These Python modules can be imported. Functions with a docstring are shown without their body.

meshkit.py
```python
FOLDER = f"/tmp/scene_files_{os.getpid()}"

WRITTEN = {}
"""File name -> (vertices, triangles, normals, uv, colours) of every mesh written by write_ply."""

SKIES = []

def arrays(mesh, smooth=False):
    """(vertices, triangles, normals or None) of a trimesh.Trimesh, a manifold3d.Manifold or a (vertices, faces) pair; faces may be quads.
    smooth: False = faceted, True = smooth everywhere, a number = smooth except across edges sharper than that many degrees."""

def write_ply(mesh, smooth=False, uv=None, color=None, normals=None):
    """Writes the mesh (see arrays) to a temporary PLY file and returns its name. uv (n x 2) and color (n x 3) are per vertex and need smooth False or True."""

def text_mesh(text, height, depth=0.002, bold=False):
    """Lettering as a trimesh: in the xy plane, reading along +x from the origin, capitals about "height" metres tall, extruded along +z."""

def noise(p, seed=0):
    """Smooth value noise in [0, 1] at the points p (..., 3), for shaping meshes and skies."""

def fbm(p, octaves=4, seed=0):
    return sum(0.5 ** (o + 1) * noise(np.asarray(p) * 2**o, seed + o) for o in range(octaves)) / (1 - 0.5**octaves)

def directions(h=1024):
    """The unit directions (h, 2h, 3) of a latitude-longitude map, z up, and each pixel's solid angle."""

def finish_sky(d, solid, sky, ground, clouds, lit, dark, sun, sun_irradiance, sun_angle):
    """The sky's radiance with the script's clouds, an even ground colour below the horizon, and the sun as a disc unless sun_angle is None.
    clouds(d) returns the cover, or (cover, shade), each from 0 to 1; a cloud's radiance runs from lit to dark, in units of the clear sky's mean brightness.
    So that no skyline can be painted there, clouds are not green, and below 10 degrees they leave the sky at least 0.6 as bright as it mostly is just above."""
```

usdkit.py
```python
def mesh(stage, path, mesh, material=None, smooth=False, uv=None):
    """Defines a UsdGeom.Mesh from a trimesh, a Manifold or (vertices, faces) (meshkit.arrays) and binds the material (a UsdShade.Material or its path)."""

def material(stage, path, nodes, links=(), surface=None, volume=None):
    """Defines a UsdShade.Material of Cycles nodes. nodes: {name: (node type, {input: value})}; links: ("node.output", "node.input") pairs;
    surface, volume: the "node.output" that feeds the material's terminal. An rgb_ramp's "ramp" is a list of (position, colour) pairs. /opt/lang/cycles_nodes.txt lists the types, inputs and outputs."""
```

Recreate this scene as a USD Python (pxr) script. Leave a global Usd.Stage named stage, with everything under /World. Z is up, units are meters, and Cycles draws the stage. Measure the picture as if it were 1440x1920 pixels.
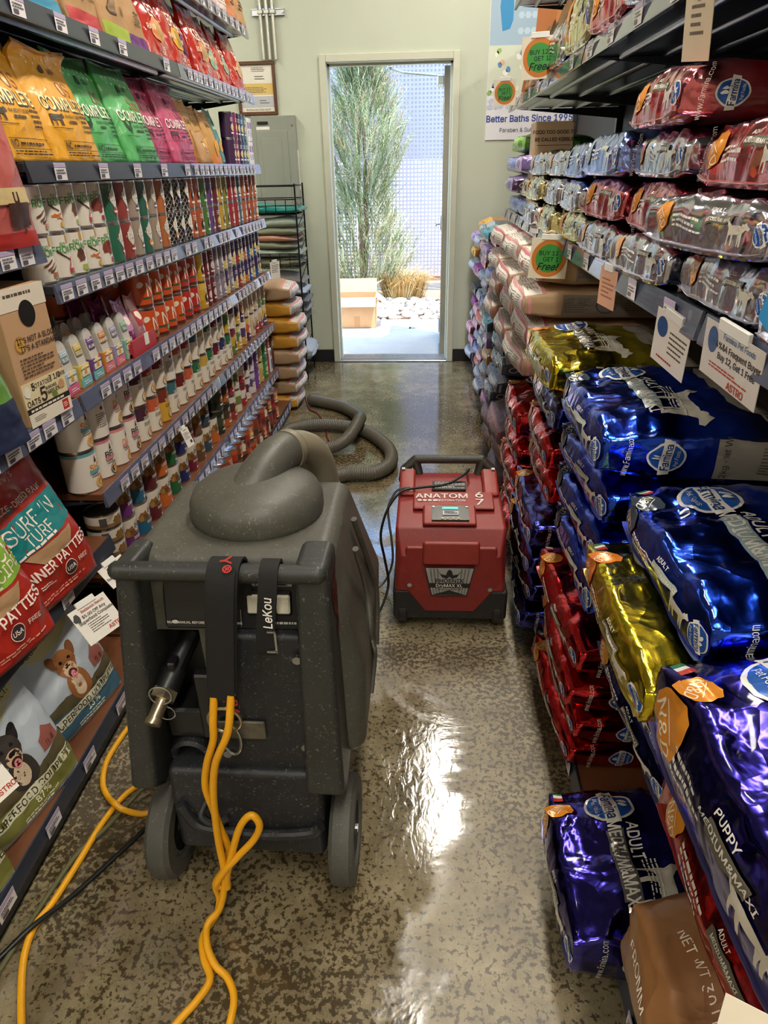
import math, random
import numpy as np, trimesh, usdkit, meshkit
import manifold3d as m3
import shapely.geometry as sg
from shapely import affinity
from pxr import Usd, UsdGeom, UsdShade, UsdLux, Gf, Sdf, Vt

stage = Usd.Stage.CreateInMemory()
UsdGeom.SetStageUpAxis(stage, 'Z')
UsdGeom.SetStageMetersPerUnit(stage, 1.0)
UsdGeom.Xform.Define(stage, '/World')
PI = math.pi
rng = np.random.default_rng(7)

# ---------------------------------------------------------------- camera
cam = UsdGeom.Camera.Define(stage, '/World/camera')
_rt = np.array([0.99800, 0.05600, -0.01900]); _fw = np.array([-0.0586, 0.8860, -0.4600])
_fw /= np.linalg.norm(_fw); _rt -= _fw * (_rt @ _fw); _rt /= np.linalg.norm(_rt); _up = np.cross(_rt, _fw)
cam.AddTransformOp().Set(Gf.Matrix4d(*_rt, 0, *_up, 0, *(-_fw), 0, 0, 0, 1.487, 1))
cam.CreateHorizontalApertureAttr(36.0)
cam.CreateVerticalApertureAttr(48.0)
cam.CreateFocalLengthAttr(36.0 * 1245.5 / 1440)
cam.CreateClippingRangeAttr((0.05, 200.0))
cam.CreateExposureAttr(0.2)

# ---------------------------------------------------------------- light: sky, sun, ceiling lamps (their fittings are built with the room)
sky = UsdLux.DomeLight.Define(stage, '/World/sky_light')
sun = UsdLux.DistantLight.Define(stage, '/World/sun_light')
sun.CreateIntensityAttr(2.7); sun.CreateNormalizeAttr(True); sun.CreateAngleAttr(0.53); sun.CreateColorAttr(Gf.Vec3f(1, .93, .82))
_sd = np.array([0.22, -0.17, 0.92]); _sd /= np.linalg.norm(_sd)      # towards the sun: high, behind the shop's roof
_sx = np.cross([0, 1, 0], _sd); _sx /= np.linalg.norm(_sx); _sy = np.cross(_sd, _sx)
sun.AddTransformOp().Set(Gf.Matrix4d(*_sx, 0, *_sy, 0, *_sd, 0, 0, 0, 0, 1))
LAMP_W = 11.0
LAMPS = [(x, y) for x in (-2.6, 0.25, 3.1) for y in (-2.6, -0.3, 2.0, 4.3)]
CEIL = 3.7
for _i, (_x, _y) in enumerate(LAMPS):
    l = UsdLux.RectLight.Define(stage, '/World/ceiling_lamp_light_%03d' % _i)
    l.CreateWidthAttr(0.22); l.CreateHeightAttr(1.25); l.CreateIntensityAttr(LAMP_W * 4.0)
    l.CreateColorAttr(Gf.Vec3f(1.0, .93, .82)); l.AddTranslateOp().Set((_x, _y, CEIL - .085))

# ---------------------------------------------------------------- helpers: colours, materials
def C(h):
    h = h.lstrip('#'); a = np.array([int(h[i:i + 2], 16) for i in (0, 2, 4)]) / 255
    return np.where(a <= .04045, a / 12.92, ((a + .055) / 1.055) ** 2.4)

def mat(name, nodes, links=(), surface='p.BSDF', volume=None):
    return usdkit.material(stage, '/World/Looks/' + name, nodes, links, surface=surface, volume=volume)

def pm(name, col, rough=.5, metal=0., var=0., vscale=8., bump=0., bscale=60., bdist=.002, coord='object', **kw):
    """plain principled with gentle noise in tone and relief"""
    col = C(col) if isinstance(col, str) else np.asarray(col, float)
    n = {'p': ('principled_bsdf', dict(base_color=col, roughness=rough, metallic=metal, **kw))}; L = []
    if var or bump:
        n['g'] = ('texture_coordinate', {})
    if var:
        n['n'] = ('noise_texture', {'scale': vscale, 'detail': 5., 'roughness': .6})
        n['r'] = ('rgb_ramp', {'ramp': [(.25, col * (1 - var)), (.5, col), (.75, np.minimum(col * (1 + var), 1))]})
        L += [('g.' + coord, 'n.vector'), ('n.fac', 'r.fac'), ('r.color', 'p.base_color')]
    if bump:
        n['bn'] = ('noise_texture', {'scale': bscale, 'detail': 3.}); n['b'] = ('bump', {'strength': bump, 'distance': bdist})
        L += [('g.' + coord, 'bn.vector'), ('bn.fac', 'b.height'), ('b.normal', 'p.normal')]
    return mat(name, n, L)

def cdmat(name, rough=.5, metal=0., bump=0., bscale=40., **kw):
    """colour from the mesh's own Cd primvar: flat print"""
    n = {'a': ('attribute', {'attribute': 'Cd'}), 'p': ('principled_bsdf', dict(roughness=rough, metallic=metal, **kw))}
    L = [('a.color', 'p.base_color')]
    if bump:
        n['g'] = ('texture_coordinate', {}); n['bn'] = ('noise_texture', {'scale': bscale, 'detail': 3.}); n['b'] = ('bump', {'strength': bump, 'distance': .004})
        L += [('g.object', 'bn.vector'), ('bn.fac', 'b.height'), ('b.normal', 'p.normal')]
    return mat(name, n, L)

# ---------------------------------------------------------------- helpers: prims
_used = set()
def numbered(parent, name):
    base, k = f'{parent}/{name}', 0
    p = base
    while p in _used:
        k += 1; p = f'{base}_{k:03d}'
    _used.add(p); return p

def tag(o, label=None, cat=None, group=None, kind=None):
    for k, v in (('label', lab(label) if label else None), ('category', cat), ('group', group), ('kind', kind)):
        if v: o.SetCustomDataByKey(k, v)
    return o

def lab(s):
    return s if len(s.split()) < 17 else ' '.join(w for w in s.split() if w not in ('a', 'an', 'the', 'and'))

def P(o): return str(o.GetPath())

def thing(name, label, cat, loc=(0, 0, 0), rotz=0., group=None, kind=None, rot=None, scale=None):
    x = UsdGeom.Xform.Define(stage, numbered('/World', name))
    x.AddTranslateOp().Set(tuple(map(float, loc)))
    x.AddRotateXYZOp().Set(tuple(map(float, rot)) if rot is not None else (0, 0, math.degrees(rotz)))
    x.AddScaleOp().Set(tuple(map(float, scale)) if scale is not None else (1, 1, 1))
    return tag(x.GetPrim(), label, cat, group, kind)

def mesh(name, m, material, parent=None, smooth=30, uv=None, label=None, cd=None):
    path = numbered(P(parent) if parent else '/World', name)
    if uv is not None or cd is not None: smooth = True if smooth else False
    o = usdkit.mesh(stage, path, m, material, smooth=smooth, uv=uv)
    if cd is not None:
        UsdGeom.PrimvarsAPI(o).CreatePrimvar('Cd', Sdf.ValueTypeNames.Color3fArray, 'vertex').Set(Vt.Vec3fArray.FromNumpy(np.asarray(cd, np.float32)))
    return tag(o.GetPrim(), label)

def struct(name, m, material, smooth=False):
    return tag(mesh(name, m, material, None, smooth), kind='structure')

def dup(root, loc, rotz=0., label=None, group=None, rot=None, scale=None, name=None):
    r = thing(name or root.GetName().rstrip('0123456789').rstrip('_'), label or root.GetCustomDataByKey('label'), root.GetCustomDataByKey('category'), loc, rotz,
              group or root.GetCustomDataByKey('group'), rot=rot, scale=scale)
    r.GetReferences().AddInternalReference(root.GetPath()); r.SetInstanceable(True)
    return r

# ---------------------------------------------------------------- helpers: shapes, all (vertices, faces)
def join(*ms):
    vs, fs, n = [], [], 0
    for v, f in ms:
        vs.append(np.asarray(v, float)); fs.append(np.asarray(f, int) + n); n += len(v)
    return np.vstack(vs), np.vstack(fs)

def tm(t): return np.array(t.vertices), np.array(t.faces)
def mf(m):
    q = m.to_mesh(); return np.array(q.vert_properties[:, :3], float), np.array(q.tri_verts, int)
def move(m, d): return np.asarray(m[0]) + np.asarray(d, float), m[1]
def rotm(m, deg, axis='z', about=(0, 0, 0)):
    a = math.radians(deg); c, s = math.cos(a), math.sin(a)
    R = {'x': [[1, 0, 0], [0, c, -s], [0, s, c]], 'y': [[c, 0, s], [0, 1, 0], [-s, 0, c]], 'z': [[c, -s, 0], [s, c, 0], [0, 0, 1]]}[axis]
    return (np.asarray(m[0]) - about) @ np.array(R).T + about, m[1]

def box(x0, x1, y0, y1, z0, z1, bev=0.):
    if bev <= 0:
        t = trimesh.creation.box(bounds=[[x0, y0, z0], [x1, y1, z1]]); return tm(t)
    b = min(bev, (x1 - x0) / 2.01, (y1 - y0) / 2.01, (z1 - z0) / 2.01); pts = []
    for sx in (0, 1):
        for sy in (0, 1):
            for sz in (0, 1):
                q = np.array([(x0, x1)[sx], (y0, y1)[sy], (z0, z1)[sz]], float); d = np.array([1 - 2 * sx, 1 - 2 * sy, 1 - 2 * sz]) * b
                pts += [q + d * [0, 1, 1], q + d * [1, 0, 1], q + d * [1, 1, 0]]
    return mf(m3.Manifold.hull_points(np.array(pts)))

def hull(pts, r=0., n=12):
    """rounded convex body around points"""
    if r <= 0: return mf(m3.Manifold.hull_points(np.asarray(pts, float)))
    return mf(m3.Manifold.batch_hull([m3.Manifold.sphere(r, n).translate(tuple(map(float, p))) for p in pts]))
def hullM(pts, r=0., n=12):
    if r <= 0: return m3.Manifold.hull_points(np.asarray(pts, float))
    return m3.Manifold.batch_hull([m3.Manifold.sphere(r, n).translate(tuple(map(float, p))) for p in pts])

def spline(pts, n=8):
    p = np.asarray(pts, float); p = np.vstack([2 * p[0] - p[1], p, 2 * p[-1] - p[-2]]); out = []
    for i in range(1, len(p) - 2):
        for t in np.arange(n) / n:
            a, b, c, d = p[i - 1:i + 3]
            out.append(.5 * (2 * b + (c - a) * t + (2 * a - 5 * b + 4 * c - d) * t * t + (3 * b - a - 3 * c + d) * t ** 3))
    return np.vstack([out, p[-2]])

def tube(pts, r, n=10, caps=True):
    p = np.asarray(pts, float); m = len(p); r = np.broadcast_to(r, (m,)).astype(float)
    t = np.gradient(p, axis=0); t /= np.linalg.norm(t, axis=1, keepdims=True) + 1e-12
    a = np.cross(t[0], [0, 0, 1.]); a = a if np.linalg.norm(a) > .1 else np.cross(t[0], [1., 0, 0]); a /= np.linalg.norm(a)
    A = []
    for k in range(m):
        a = a - t[k] * (a @ t[k]); a /= np.linalg.norm(a); A.append(a)
    A = np.array(A); B = np.cross(t, A); ang = np.arange(n) * 2 * PI / n
    v = p[:, None] + r[:, None, None] * (np.cos(ang)[None, :, None] * A[:, None] + np.sin(ang)[None, :, None] * B[:, None])
    i, j = np.meshgrid(np.arange(m - 1), np.arange(n), indexing='ij')
    q = np.stack([i * n + j, i * n + (j + 1) % n, (i + 1) * n + (j + 1) % n, (i + 1) * n + j], -1).reshape(-1, 4)
    f = np.vstack([q[:, [0, 1, 2]], q[:, [0, 2, 3]]]); v = v.reshape(-1, 3)
    if caps:
        v = np.vstack([v, p[0], p[-1]]); k = np.arange(n)
        f = np.vstack([f, np.stack([(k + 1) % n, k, np.full(n, m * n)], 1), np.stack([(m - 1) * n + k, (m - 1) * n + (k + 1) % n, np.full(n, m * n + 1)], 1)])
    return v, f

def rod(a, b, r, n=12, r2=None): return tube([a, b], [r, r if r2 is None else r2], n)

def lathe(prof, n=24, axis='z'):
    p = np.asarray(prof, float); ang = np.arange(n) * 2 * PI / n; m = len(p)
    v = np.stack([p[:, None, 0] * np.cos(ang), p[:, None, 0] * np.sin(ang), np.repeat(p[:, None, 1], n, 1)], -1).reshape(-1, 3)
    i, j = np.meshgrid(np.arange(m - 1), np.arange(n), indexing='ij')
    q = np.stack([i * n + j, i * n + (j + 1) % n, (i + 1) * n + (j + 1) % n, (i + 1) * n + j], -1).reshape(-1, 4)
    f = np.vstack([q[:, [0, 1, 2]], q[:, [0, 2, 3]]])
    if axis == 'x': v = v[:, [2, 0, 1]]
    if axis == 'y': v = v[:, [1, 2, 0]]
    return v, f

def prism(pts, d0, d1, axis='z'):
    """polygon extruded along an axis; the polygon's (a, b) are the other two axes in order"""
    t = trimesh.creation.extrude_polygon(sg.Polygon(pts).buffer(0), d1 - d0, engine='earcut'); v, f = tm(t); v[:, 2] += d0
    if axis == 'x': v = v[:, [2, 0, 1]]
    if axis == 'y': v = np.stack([v[:, 0], v[:, 2], v[:, 1]], 1); f = f[:, ::-1]
    return v, f

# flat print shapes: (v2, f) in the plane
def tri2(poly):
    vs, fs, n = [], [], 0
    for g in getattr(poly, 'geoms', [poly]):
        if g.is_empty or g.area < 1e-9: continue
        v, f = trimesh.creation.triangulate_polygon(g, engine='earcut')
        vs.append(v); fs.append(f + n); n += len(v)
    return np.vstack(vs), np.vstack(fs)
def rect2(w, h, cx=0, cy=0):
    return np.array([[cx - w / 2, cy - h / 2], [cx + w / 2, cy - h / 2], [cx + w / 2, cy + h / 2], [cx - w / 2, cy + h / 2]]), np.array([[0, 1, 2], [0, 2, 3]])
def ell2(a, b=None, cx=0, cy=0, n=20):
    b = a if b is None else b; t = np.arange(n) * 2 * PI / n
    return np.vstack([[cx, cy], np.stack([cx + a * np.cos(t), cy + b * np.sin(t)], 1)]), np.stack([np.zeros(n, int), 1 + np.arange(n), 1 + (np.arange(n) + 1) % n], 1)
def ring2(r0, r1, n=28, sy=1.):
    return tri2(affinity.scale(sg.Point(0, 0).buffer(r1, n // 4).difference(sg.Point(0, 0).buffer(r0, n // 4)), 1, sy, origin=(0, 0)))
def poly2(pts): return tri2(sg.Polygon(pts).buffer(0))
def blob2(r, seed=0, n=14, jag=.25, sy=1.):
    g = np.random.default_rng(seed); t = np.arange(n) * 2 * PI / n; q = r * (1 + jag * (g.random(n) - .5) * 2)
    return poly2(np.stack([q * np.cos(t), sy * q * np.sin(t)], 1))
_txt = {}
def txt2(s, h, bold=True, al='c'):
    if (s, bold) not in _txt:
        v, f = tm(meshkit.text_mesh(s, 1.0, .01, bold)); k = (v[f][:, :, 2] > .005).all(1); f = f[k]
        u, inv = np.unique(f, return_inverse=True); _txt[s, bold] = (v[u][:, :2], inv.reshape(-1, 3))
    v, f = _txt[s, bold]; v = v * h; x0, x1 = v[:, 0].min(), v[:, 0].max()
    return v - [{'c': (x0 + x1) / 2, 'l': x0, 'r': x1}[al], h / 2], f
def bars2(w, h, n, seed=0, al='l', fill=.5):
    g = np.random.default_rng(seed); out = []
    for k in range(n):
        ww = w * (.65 + .35 * g.random()); y = h / 2 - (k + .5) * h / n; x = -w / 2
        while x < -w / 2 + ww:
            d = w * (.04 + .1 * g.random()); out.append(rect2(d, h / n * fill, x + d / 2, y)); x += d + w * .022
    vs, fs, m = [], [], 0
    for v, f in out: vs.append(v); fs.append(f + m); m += len(v)
    return np.vstack(vs), np.vstack(fs)
def at2(s, dx=0, dy=0, rot=0, sx=1., sy=None):
    a = math.radians(rot); v = s[0] * [sx, sx if sy is None else sy]
    return v @ np.array([[math.cos(a), math.sin(a)], [-math.sin(a), math.cos(a)]]) + [dx, dy], s[1]

class Print:
    """coloured flat print laid on a surface: items are plane shapes put on a frame, then bent by the thing's own deformation"""
    def __init__(self): self.it = []
    def add(self, s, col, frame, lay=1, edge=.03):
        o, r, u = (np.asarray(q, float) for q in frame); nrm = np.cross(r, u)
        v, f = s
        if edge:
            ext = np.abs(v[f] - v[f][:, [1, 2, 0]]).max()
            if ext > edge:
                t3 = np.column_stack([v, np.zeros(len(v))]); t3, f = trimesh.remesh.subdivide_to_size(t3, f, edge); v = t3[:, :2]
        p = o + v[:, :1] * r + v[:, 1:2] * u + nrm * (.0009 * lay)
        self.it.append((p, f, np.tile(C(col) if isinstance(col, str) else col, (len(p), 1))))
    def build(self, name, material, parent, G=None, label=None):
        v, f = join(*[(a, b) for a, b, _ in self.it]); cd = np.vstack([c for _, _, c in self.it])
        if G is not None: v = G(v)
        return mesh(name, (v, f), material, parent, smooth=True, cd=cd, label=label)

def colored(name, parts, material, parent=None, smooth=True, label=None):
    """one mesh of several coloured pieces: parts = [(mesh, colour)]"""
    v, f = join(*[m for m, _ in parts]); cd = np.vstack([np.tile(C(c) if isinstance(c, str) else c, (len(m[0]), 1)) for m, c in parts])
    return mesh(name, (v, f), material, parent, smooth=smooth, cd=cd, label=label)

def sstep(a, b, x):
    t = np.clip((np.asarray(x, float) - a) / (b - a), 0, 1); return t * t * (3 - 2 * t)

def crease(p, f, seed):
    """tent-shaped folds, as in crumpled film"""
    q = np.asarray(p) * f
    a = 1 - np.abs(2 * meshkit.noise(q, seed) - 1); b = 1 - np.abs(2 * meshkit.noise(q * 2.3 + 7.1, seed + 5) - 1)
    return a ** 1.5 + .45 * b ** 1.5 - .75

def grid_box(L, W, H, n):
    """box [0,L]x[-W/2,W/2]x[0,H] of grids with edges about n, closed"""
    def face(o, a, b):
        o, a, b = map(np.asarray, (o, a, b)); na, nb = (max(1, int(round(np.linalg.norm(q) / n))) for q in (a, b))
        i, j = np.meshgrid(np.arange(na + 1), np.arange(nb + 1), indexing='ij')
        v = o + (i / na)[..., None] * a + (j / nb)[..., None] * b; k = i * (nb + 1) + j
        q = np.stack([k[:-1, :-1], k[1:, :-1], k[1:, 1:], k[:-1, 1:]], -1).reshape(-1, 4)
        return v.reshape(-1, 3), np.vstack([q[:, [0, 1, 2]], q[:, [0, 2, 3]]])
    h = W / 2
    m = join(face((0, -h, 0), (0, W, 0), (L, 0, 0)), face((0, -h, H), (L, 0, 0), (0, W, 0)), face((0, -h, 0), (0, 0, H), (0, W, 0)), face((L, -h, 0), (0, W, 0), (0, 0, H)),
             face((0, -h, 0), (L, 0, 0), (0, 0, H)), face((0, h, 0), (0, 0, H), (L, 0, 0)))
    t = trimesh.Trimesh(*m, process=False); t.merge_vertices(digits_vertex=6); return tm(t)
# ---------------------------------------------------------------- sky
usdkit.material(stage, '/World/Looks/sky', {
    's': ('sky_texture', {'sky_type': 'multiple_scattering', 'sun_disc': False, 'sun_elevation': math.radians(66), 'sun_rotation': 0.6, 'air_density': 1., 'aerosol_density': 1.4}),
    'b': ('background_shader', {'strength': .5})}, [('s.color', 'b.color')], surface='b.background')
UsdShade.MaterialBindingAPI.Apply(sky.GetPrim()).Bind(UsdShade.Material.Get(stage, '/World/Looks/sky'))

# ---------------------------------------------------------------- materials of the place
def floor_mat():
    n = {'g': ('geometry', {}), 'p': ('principled_bsdf', {'specular_ior_level': 1.0}), 'sep': ('separate_xyz', {}),
         'big': ('noise_texture', {'scale': 1.3, 'detail': 4., 'roughness': .6, 'distortion': .5}), 'mid': ('noise_texture', {'scale': 7., 'detail': 6., 'roughness': .7}),
         'spk': ('noise_texture', {'scale': 74., 'detail': 8., 'roughness': .60, 'distortion': .15}), 'fine': ('noise_texture', {'scale': 260., 'detail': 3., 'roughness': .7}),
         'base': ('rgb_ramp', {'ramp': [(.30, C('#5f553f')), (.46, C('#7b6f53')), (.60, C('#8f8365')), (.75, C('#a2977b'))]}),
         # brown pitting: small ragged spots, denser in some zones
         'zone': ('map_range', {'from_min': .30, 'from_max': .72, 'to_min': .17, 'to_max': -.13, 'clamp': True}), 'sa': ('math', {'math_type': 'add'}), 'spr': ('rgb_ramp', {'ramp': [(.54, (0, 0, 0)), (.59, (1, 1, 1))]}),
         'sm': ('math', {'math_type': 'multiply', 'value2': .85}), 'dark': ('mix', {'mix_type': 'mix', 'color2': C('#382c18')}), 'grain': ('mix', {'mix_type': 'overlay', 'fac': .45}),
         # standing water and damp: in ragged patches, more towards the door, and where the extractor has just drawn over the floor
         'ym': ('map_range', {'from_min': 1.6, 'from_max': 3.4, 'to_min': .0, 'to_max': .42, 'clamp': True}), 'wn': ('noise_texture', {'scale': 1.9, 'detail': 6., 'roughness': .62, 'distortion': .9}),
         'pm': ('mapping', {'scale': (3.2, 2.0, 1.), 'location': (.35, -2.64, 0.)}), 'pg': ('gradient_texture', {'gradient_type': 'spherical'}), 'pmul': ('math', {'math_type': 'multiply', 'value2': .44}),
         'qm': ('mapping', {'scale': (1.5, 1.15, 1.), 'location': (.68, -1.0, 0.)}), 'qg': ('gradient_texture', {'gradient_type': 'spherical'}), 'qmul': ('math', {'math_type': 'multiply', 'value2': .42}),
         'wa': ('math', {'math_type': 'add'}), 'wb': ('math', {'math_type': 'add'}), 'wc': ('math', {'math_type': 'add'}), 'wr': ('map_range', {'range_type': 'smoothstep', 'from_min': .60, 'from_max': .70, 'to_min': 0., 'to_max': 1., 'clamp': True}),
         'wet': ('mix', {'mix_type': 'multiply', 'color2': (.82, .81, .82)}), 'wf': ('math', {'math_type': 'multiply', 'value2': .9}),
         'ro': ('map_range', {'from_min': 0., 'from_max': 1., 'to_min': .42, 'to_max': .05, 'clamp': True}), 'rn': ('math', {'math_type': 'multiply_add', 'value2': .10}),
         'rm': ('mapping', {'scale': (1., .45, 1.)}), 'rip': ('noise_texture', {'scale': 34., 'detail': 2.5, 'roughness': .5, 'distortion': .9}), 'rw': ('math', {'math_type': 'multiply'}), 'rk': ('math', {'math_type': 'multiply_add', 'value2': 1.5, 'value3': .10}),
         'h1': ('math', {'math_type': 'multiply_add', 'value2': .18}), 'h2': ('math', {'math_type': 'multiply_add', 'value2': .7}), 'bump': ('bump', {'strength': .30, 'distance': .003})}
    L = [('g.position', x + '.vector') for x in ('big', 'mid', 'spk', 'fine', 'wn', 'sep', 'pm', 'qm', 'rm')] + [
        ('mid.fac', 'base.fac'), ('big.fac', 'zone.value'), ('spk.fac', 'sa.value1'), ('zone.result', 'sa.value2'), ('sa.value', 'spr.fac'), ('spr.color', 'sm.value1'),
        ('base.color', 'dark.color1'), ('sm.value', 'dark.fac'), ('dark.color', 'grain.color1'), ('fine.color', 'grain.color2'),
        ('sep.y', 'ym.value'), ('pm.vector', 'pg.vector'), ('pg.fac', 'pmul.value1'), ('pg.fac', 'rk.value1'), ('qm.vector', 'qg.vector'), ('qg.fac', 'qmul.value1'),
        ('ym.result', 'wa.value1'), ('wn.fac', 'wa.value2'), ('wa.value', 'wb.value1'), ('pmul.value', 'wb.value2'), ('wb.value', 'wc.value1'), ('qmul.value', 'wc.value2'), ('wc.value', 'wr.value'),
        ('grain.color', 'wet.color1'), ('wr.result', 'wf.value1'), ('wf.value', 'wet.fac'), ('wet.color', 'p.base_color'),
        ('wr.result', 'ro.value'), ('mid.fac', 'rn.value1'), ('ro.result', 'rn.value3'), ('rn.value', 'p.roughness'),
        ('rm.vector', 'rip.vector'), ('rip.fac', 'rw.value1'), ('rk.value', 'rw.value2'), ('spk.fac', 'h1.value1'), ('rw.value', 'h1.value3'), ('wr.result', 'h2.value1'), ('h1.value', 'h2.value3'), ('h2.value', 'bump.height'), ('bump.normal', 'p.normal')]
    return mat('floor_concrete', n, L)
M = {}
M['floor'] = floor_mat()
M['wall'] = pm('wall_paint', '#c1c8b6', .6, var=.03, vscale=3, bump=.08, bscale=300, bdist=.001)
M['shopwall'] = pm('shop_wall_paint', '#b5b2a0', .7, var=.05, vscale=2)
M['ceiling'] = pm('ceiling_paint', '#a9a698', .8, var=.05, vscale=2)
M['trimpaint'] = pm('trim_paint', '#c6c9b6', .35)
M['rubber'] = pm('black_rubber', '#17161a', .5, var=.2)
M['steel'] = pm('brushed_steel', '#b9bcc0', .3, 1., var=.08, vscale=30)
M['galv'] = pm('galvanised_steel', '#c6c6bb', .35, .7, var=.12, vscale=12)
M['white'] = pm('white_plastic', '#e8e6e0', .35)
M['paper'] = pm('white_paper', '#ece8df', .7)
M['cardboard'] = pm('cardboard', '#c99f77', .8, var=.06, vscale=10)
M['shelf'] = pm('shelf_charcoal_steel', '#3a3f47', .34, .35, var=.06, vscale=14)
M['shelfunder'] = pm('shelf_dark_steel', '#70757c', .22, .95, var=.08, vscale=10)
M['wood'] = pm('cherry_laminate', '#71452b', .4, var=.22, vscale=5)
M['backpanel'] = pm('pegboard_dark', '#1d1c1d', .6)
M['rail'] = pm('price_rail_grey', '#383d4a', .25, .2)
M['railclear'] = pm('price_rail_clear', '#5b6076', .12, .0, coat_weight=.6)
M['print'] = cdmat('print_matte', .5)
M['printg'] = cdmat('print_gloss', .25)
M['printfoil'] = cdmat('print_on_foil', .22, .25)
M['black'] = pm('black_plastic', '#141415', .4)
M['wire'] = pm('black_wire', '#16181a', .35, .5)
M['lamp'] = mat('lamp_diffuser', {'e': ('emission', {'color': (1, .9, .74), 'strength': 6.0})}, surface='e.emission')
M['asphalt'] = pm('outside_concrete', '#b9b0a6', .85, var=.08, vscale=6, bump=.3, bscale=80)
M['soil'] = pm('outside_soil', '#a08a70', .9, var=.2, vscale=8)
M['perf'] = pm('perforated_white_steel', '#a19fac', .5)

# ---------------------------------------------------------------- the setting
WY, WT = 5.70, .17                      # back wall: inner face and thickness
DX0, DX1, DH = -.727, .188, 2.165       # door opening
X0, X1, Y0 = -4.2, 4.6, -4.2
struct('floor', box(X0, X1, Y0, WY + WT, -.12, 0), M['floor'])
struct('wall_back', join(box(X0, DX0 - .049, WY, WY + WT, 0, CEIL), box(DX1 + .049, X1, WY, WY + WT, 0, CEIL), box(DX0 - .049, DX1 + .049, WY, WY + WT, DH + .049, CEIL)), M['wall'])
struct('wall_left', box(X0 - .15, X0, Y0, WY + WT, 0, CEIL), M['shopwall'])
struct('wall_right', box(X1, X1 + .15, Y0, WY + WT, 0, CEIL), M['shopwall'])
struct('wall_front', box(X0, X1, Y0 - .15, Y0, 0, CEIL), M['shopwall'])
struct('ceiling', box(X0 - .15, X1 + .15, Y0 - .15, WY + WT, CEIL, CEIL + .12), M['ceiling'])
for a, b in ((X0, DX0 - .052), (DX1 + .052, X1)):
    struct('baseboard_back', box(a, b, WY - .014, WY, 0, .105, .003), M['rubber'])
# door frame: face casing and jambs, then the stop
struct('trim_1', join(box(DX0 - .05, DX0, WY - .022, WY + WT + .01, 0, DH + .05, .004), box(DX1, DX1 + .05, WY - .022, WY + WT + .01, 0, DH + .05, .004),
                      box(DX0 + .0002, DX1 - .0002, WY - .022, WY + WT + .01, DH, DH + .05, .004), box(DX0, DX0 + .014, WY + .07, WY + .12, 0, DH), box(DX1 - .014, DX1, WY + .07, WY + .12, 0, DH),
                      box(DX0, DX1, WY + .07, WY + .12, DH - .014, DH)), M['trimpaint'])
struct('trim_2', join(box(DX0, DX1, WY - .03, WY + WT + .05, 0, .012, .004), *[box(DX0, DX1, WY + .02 + .03 * k, WY + .03 + .03 * k, .012, .016) for k in range(6)]), M['steel'])
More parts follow.
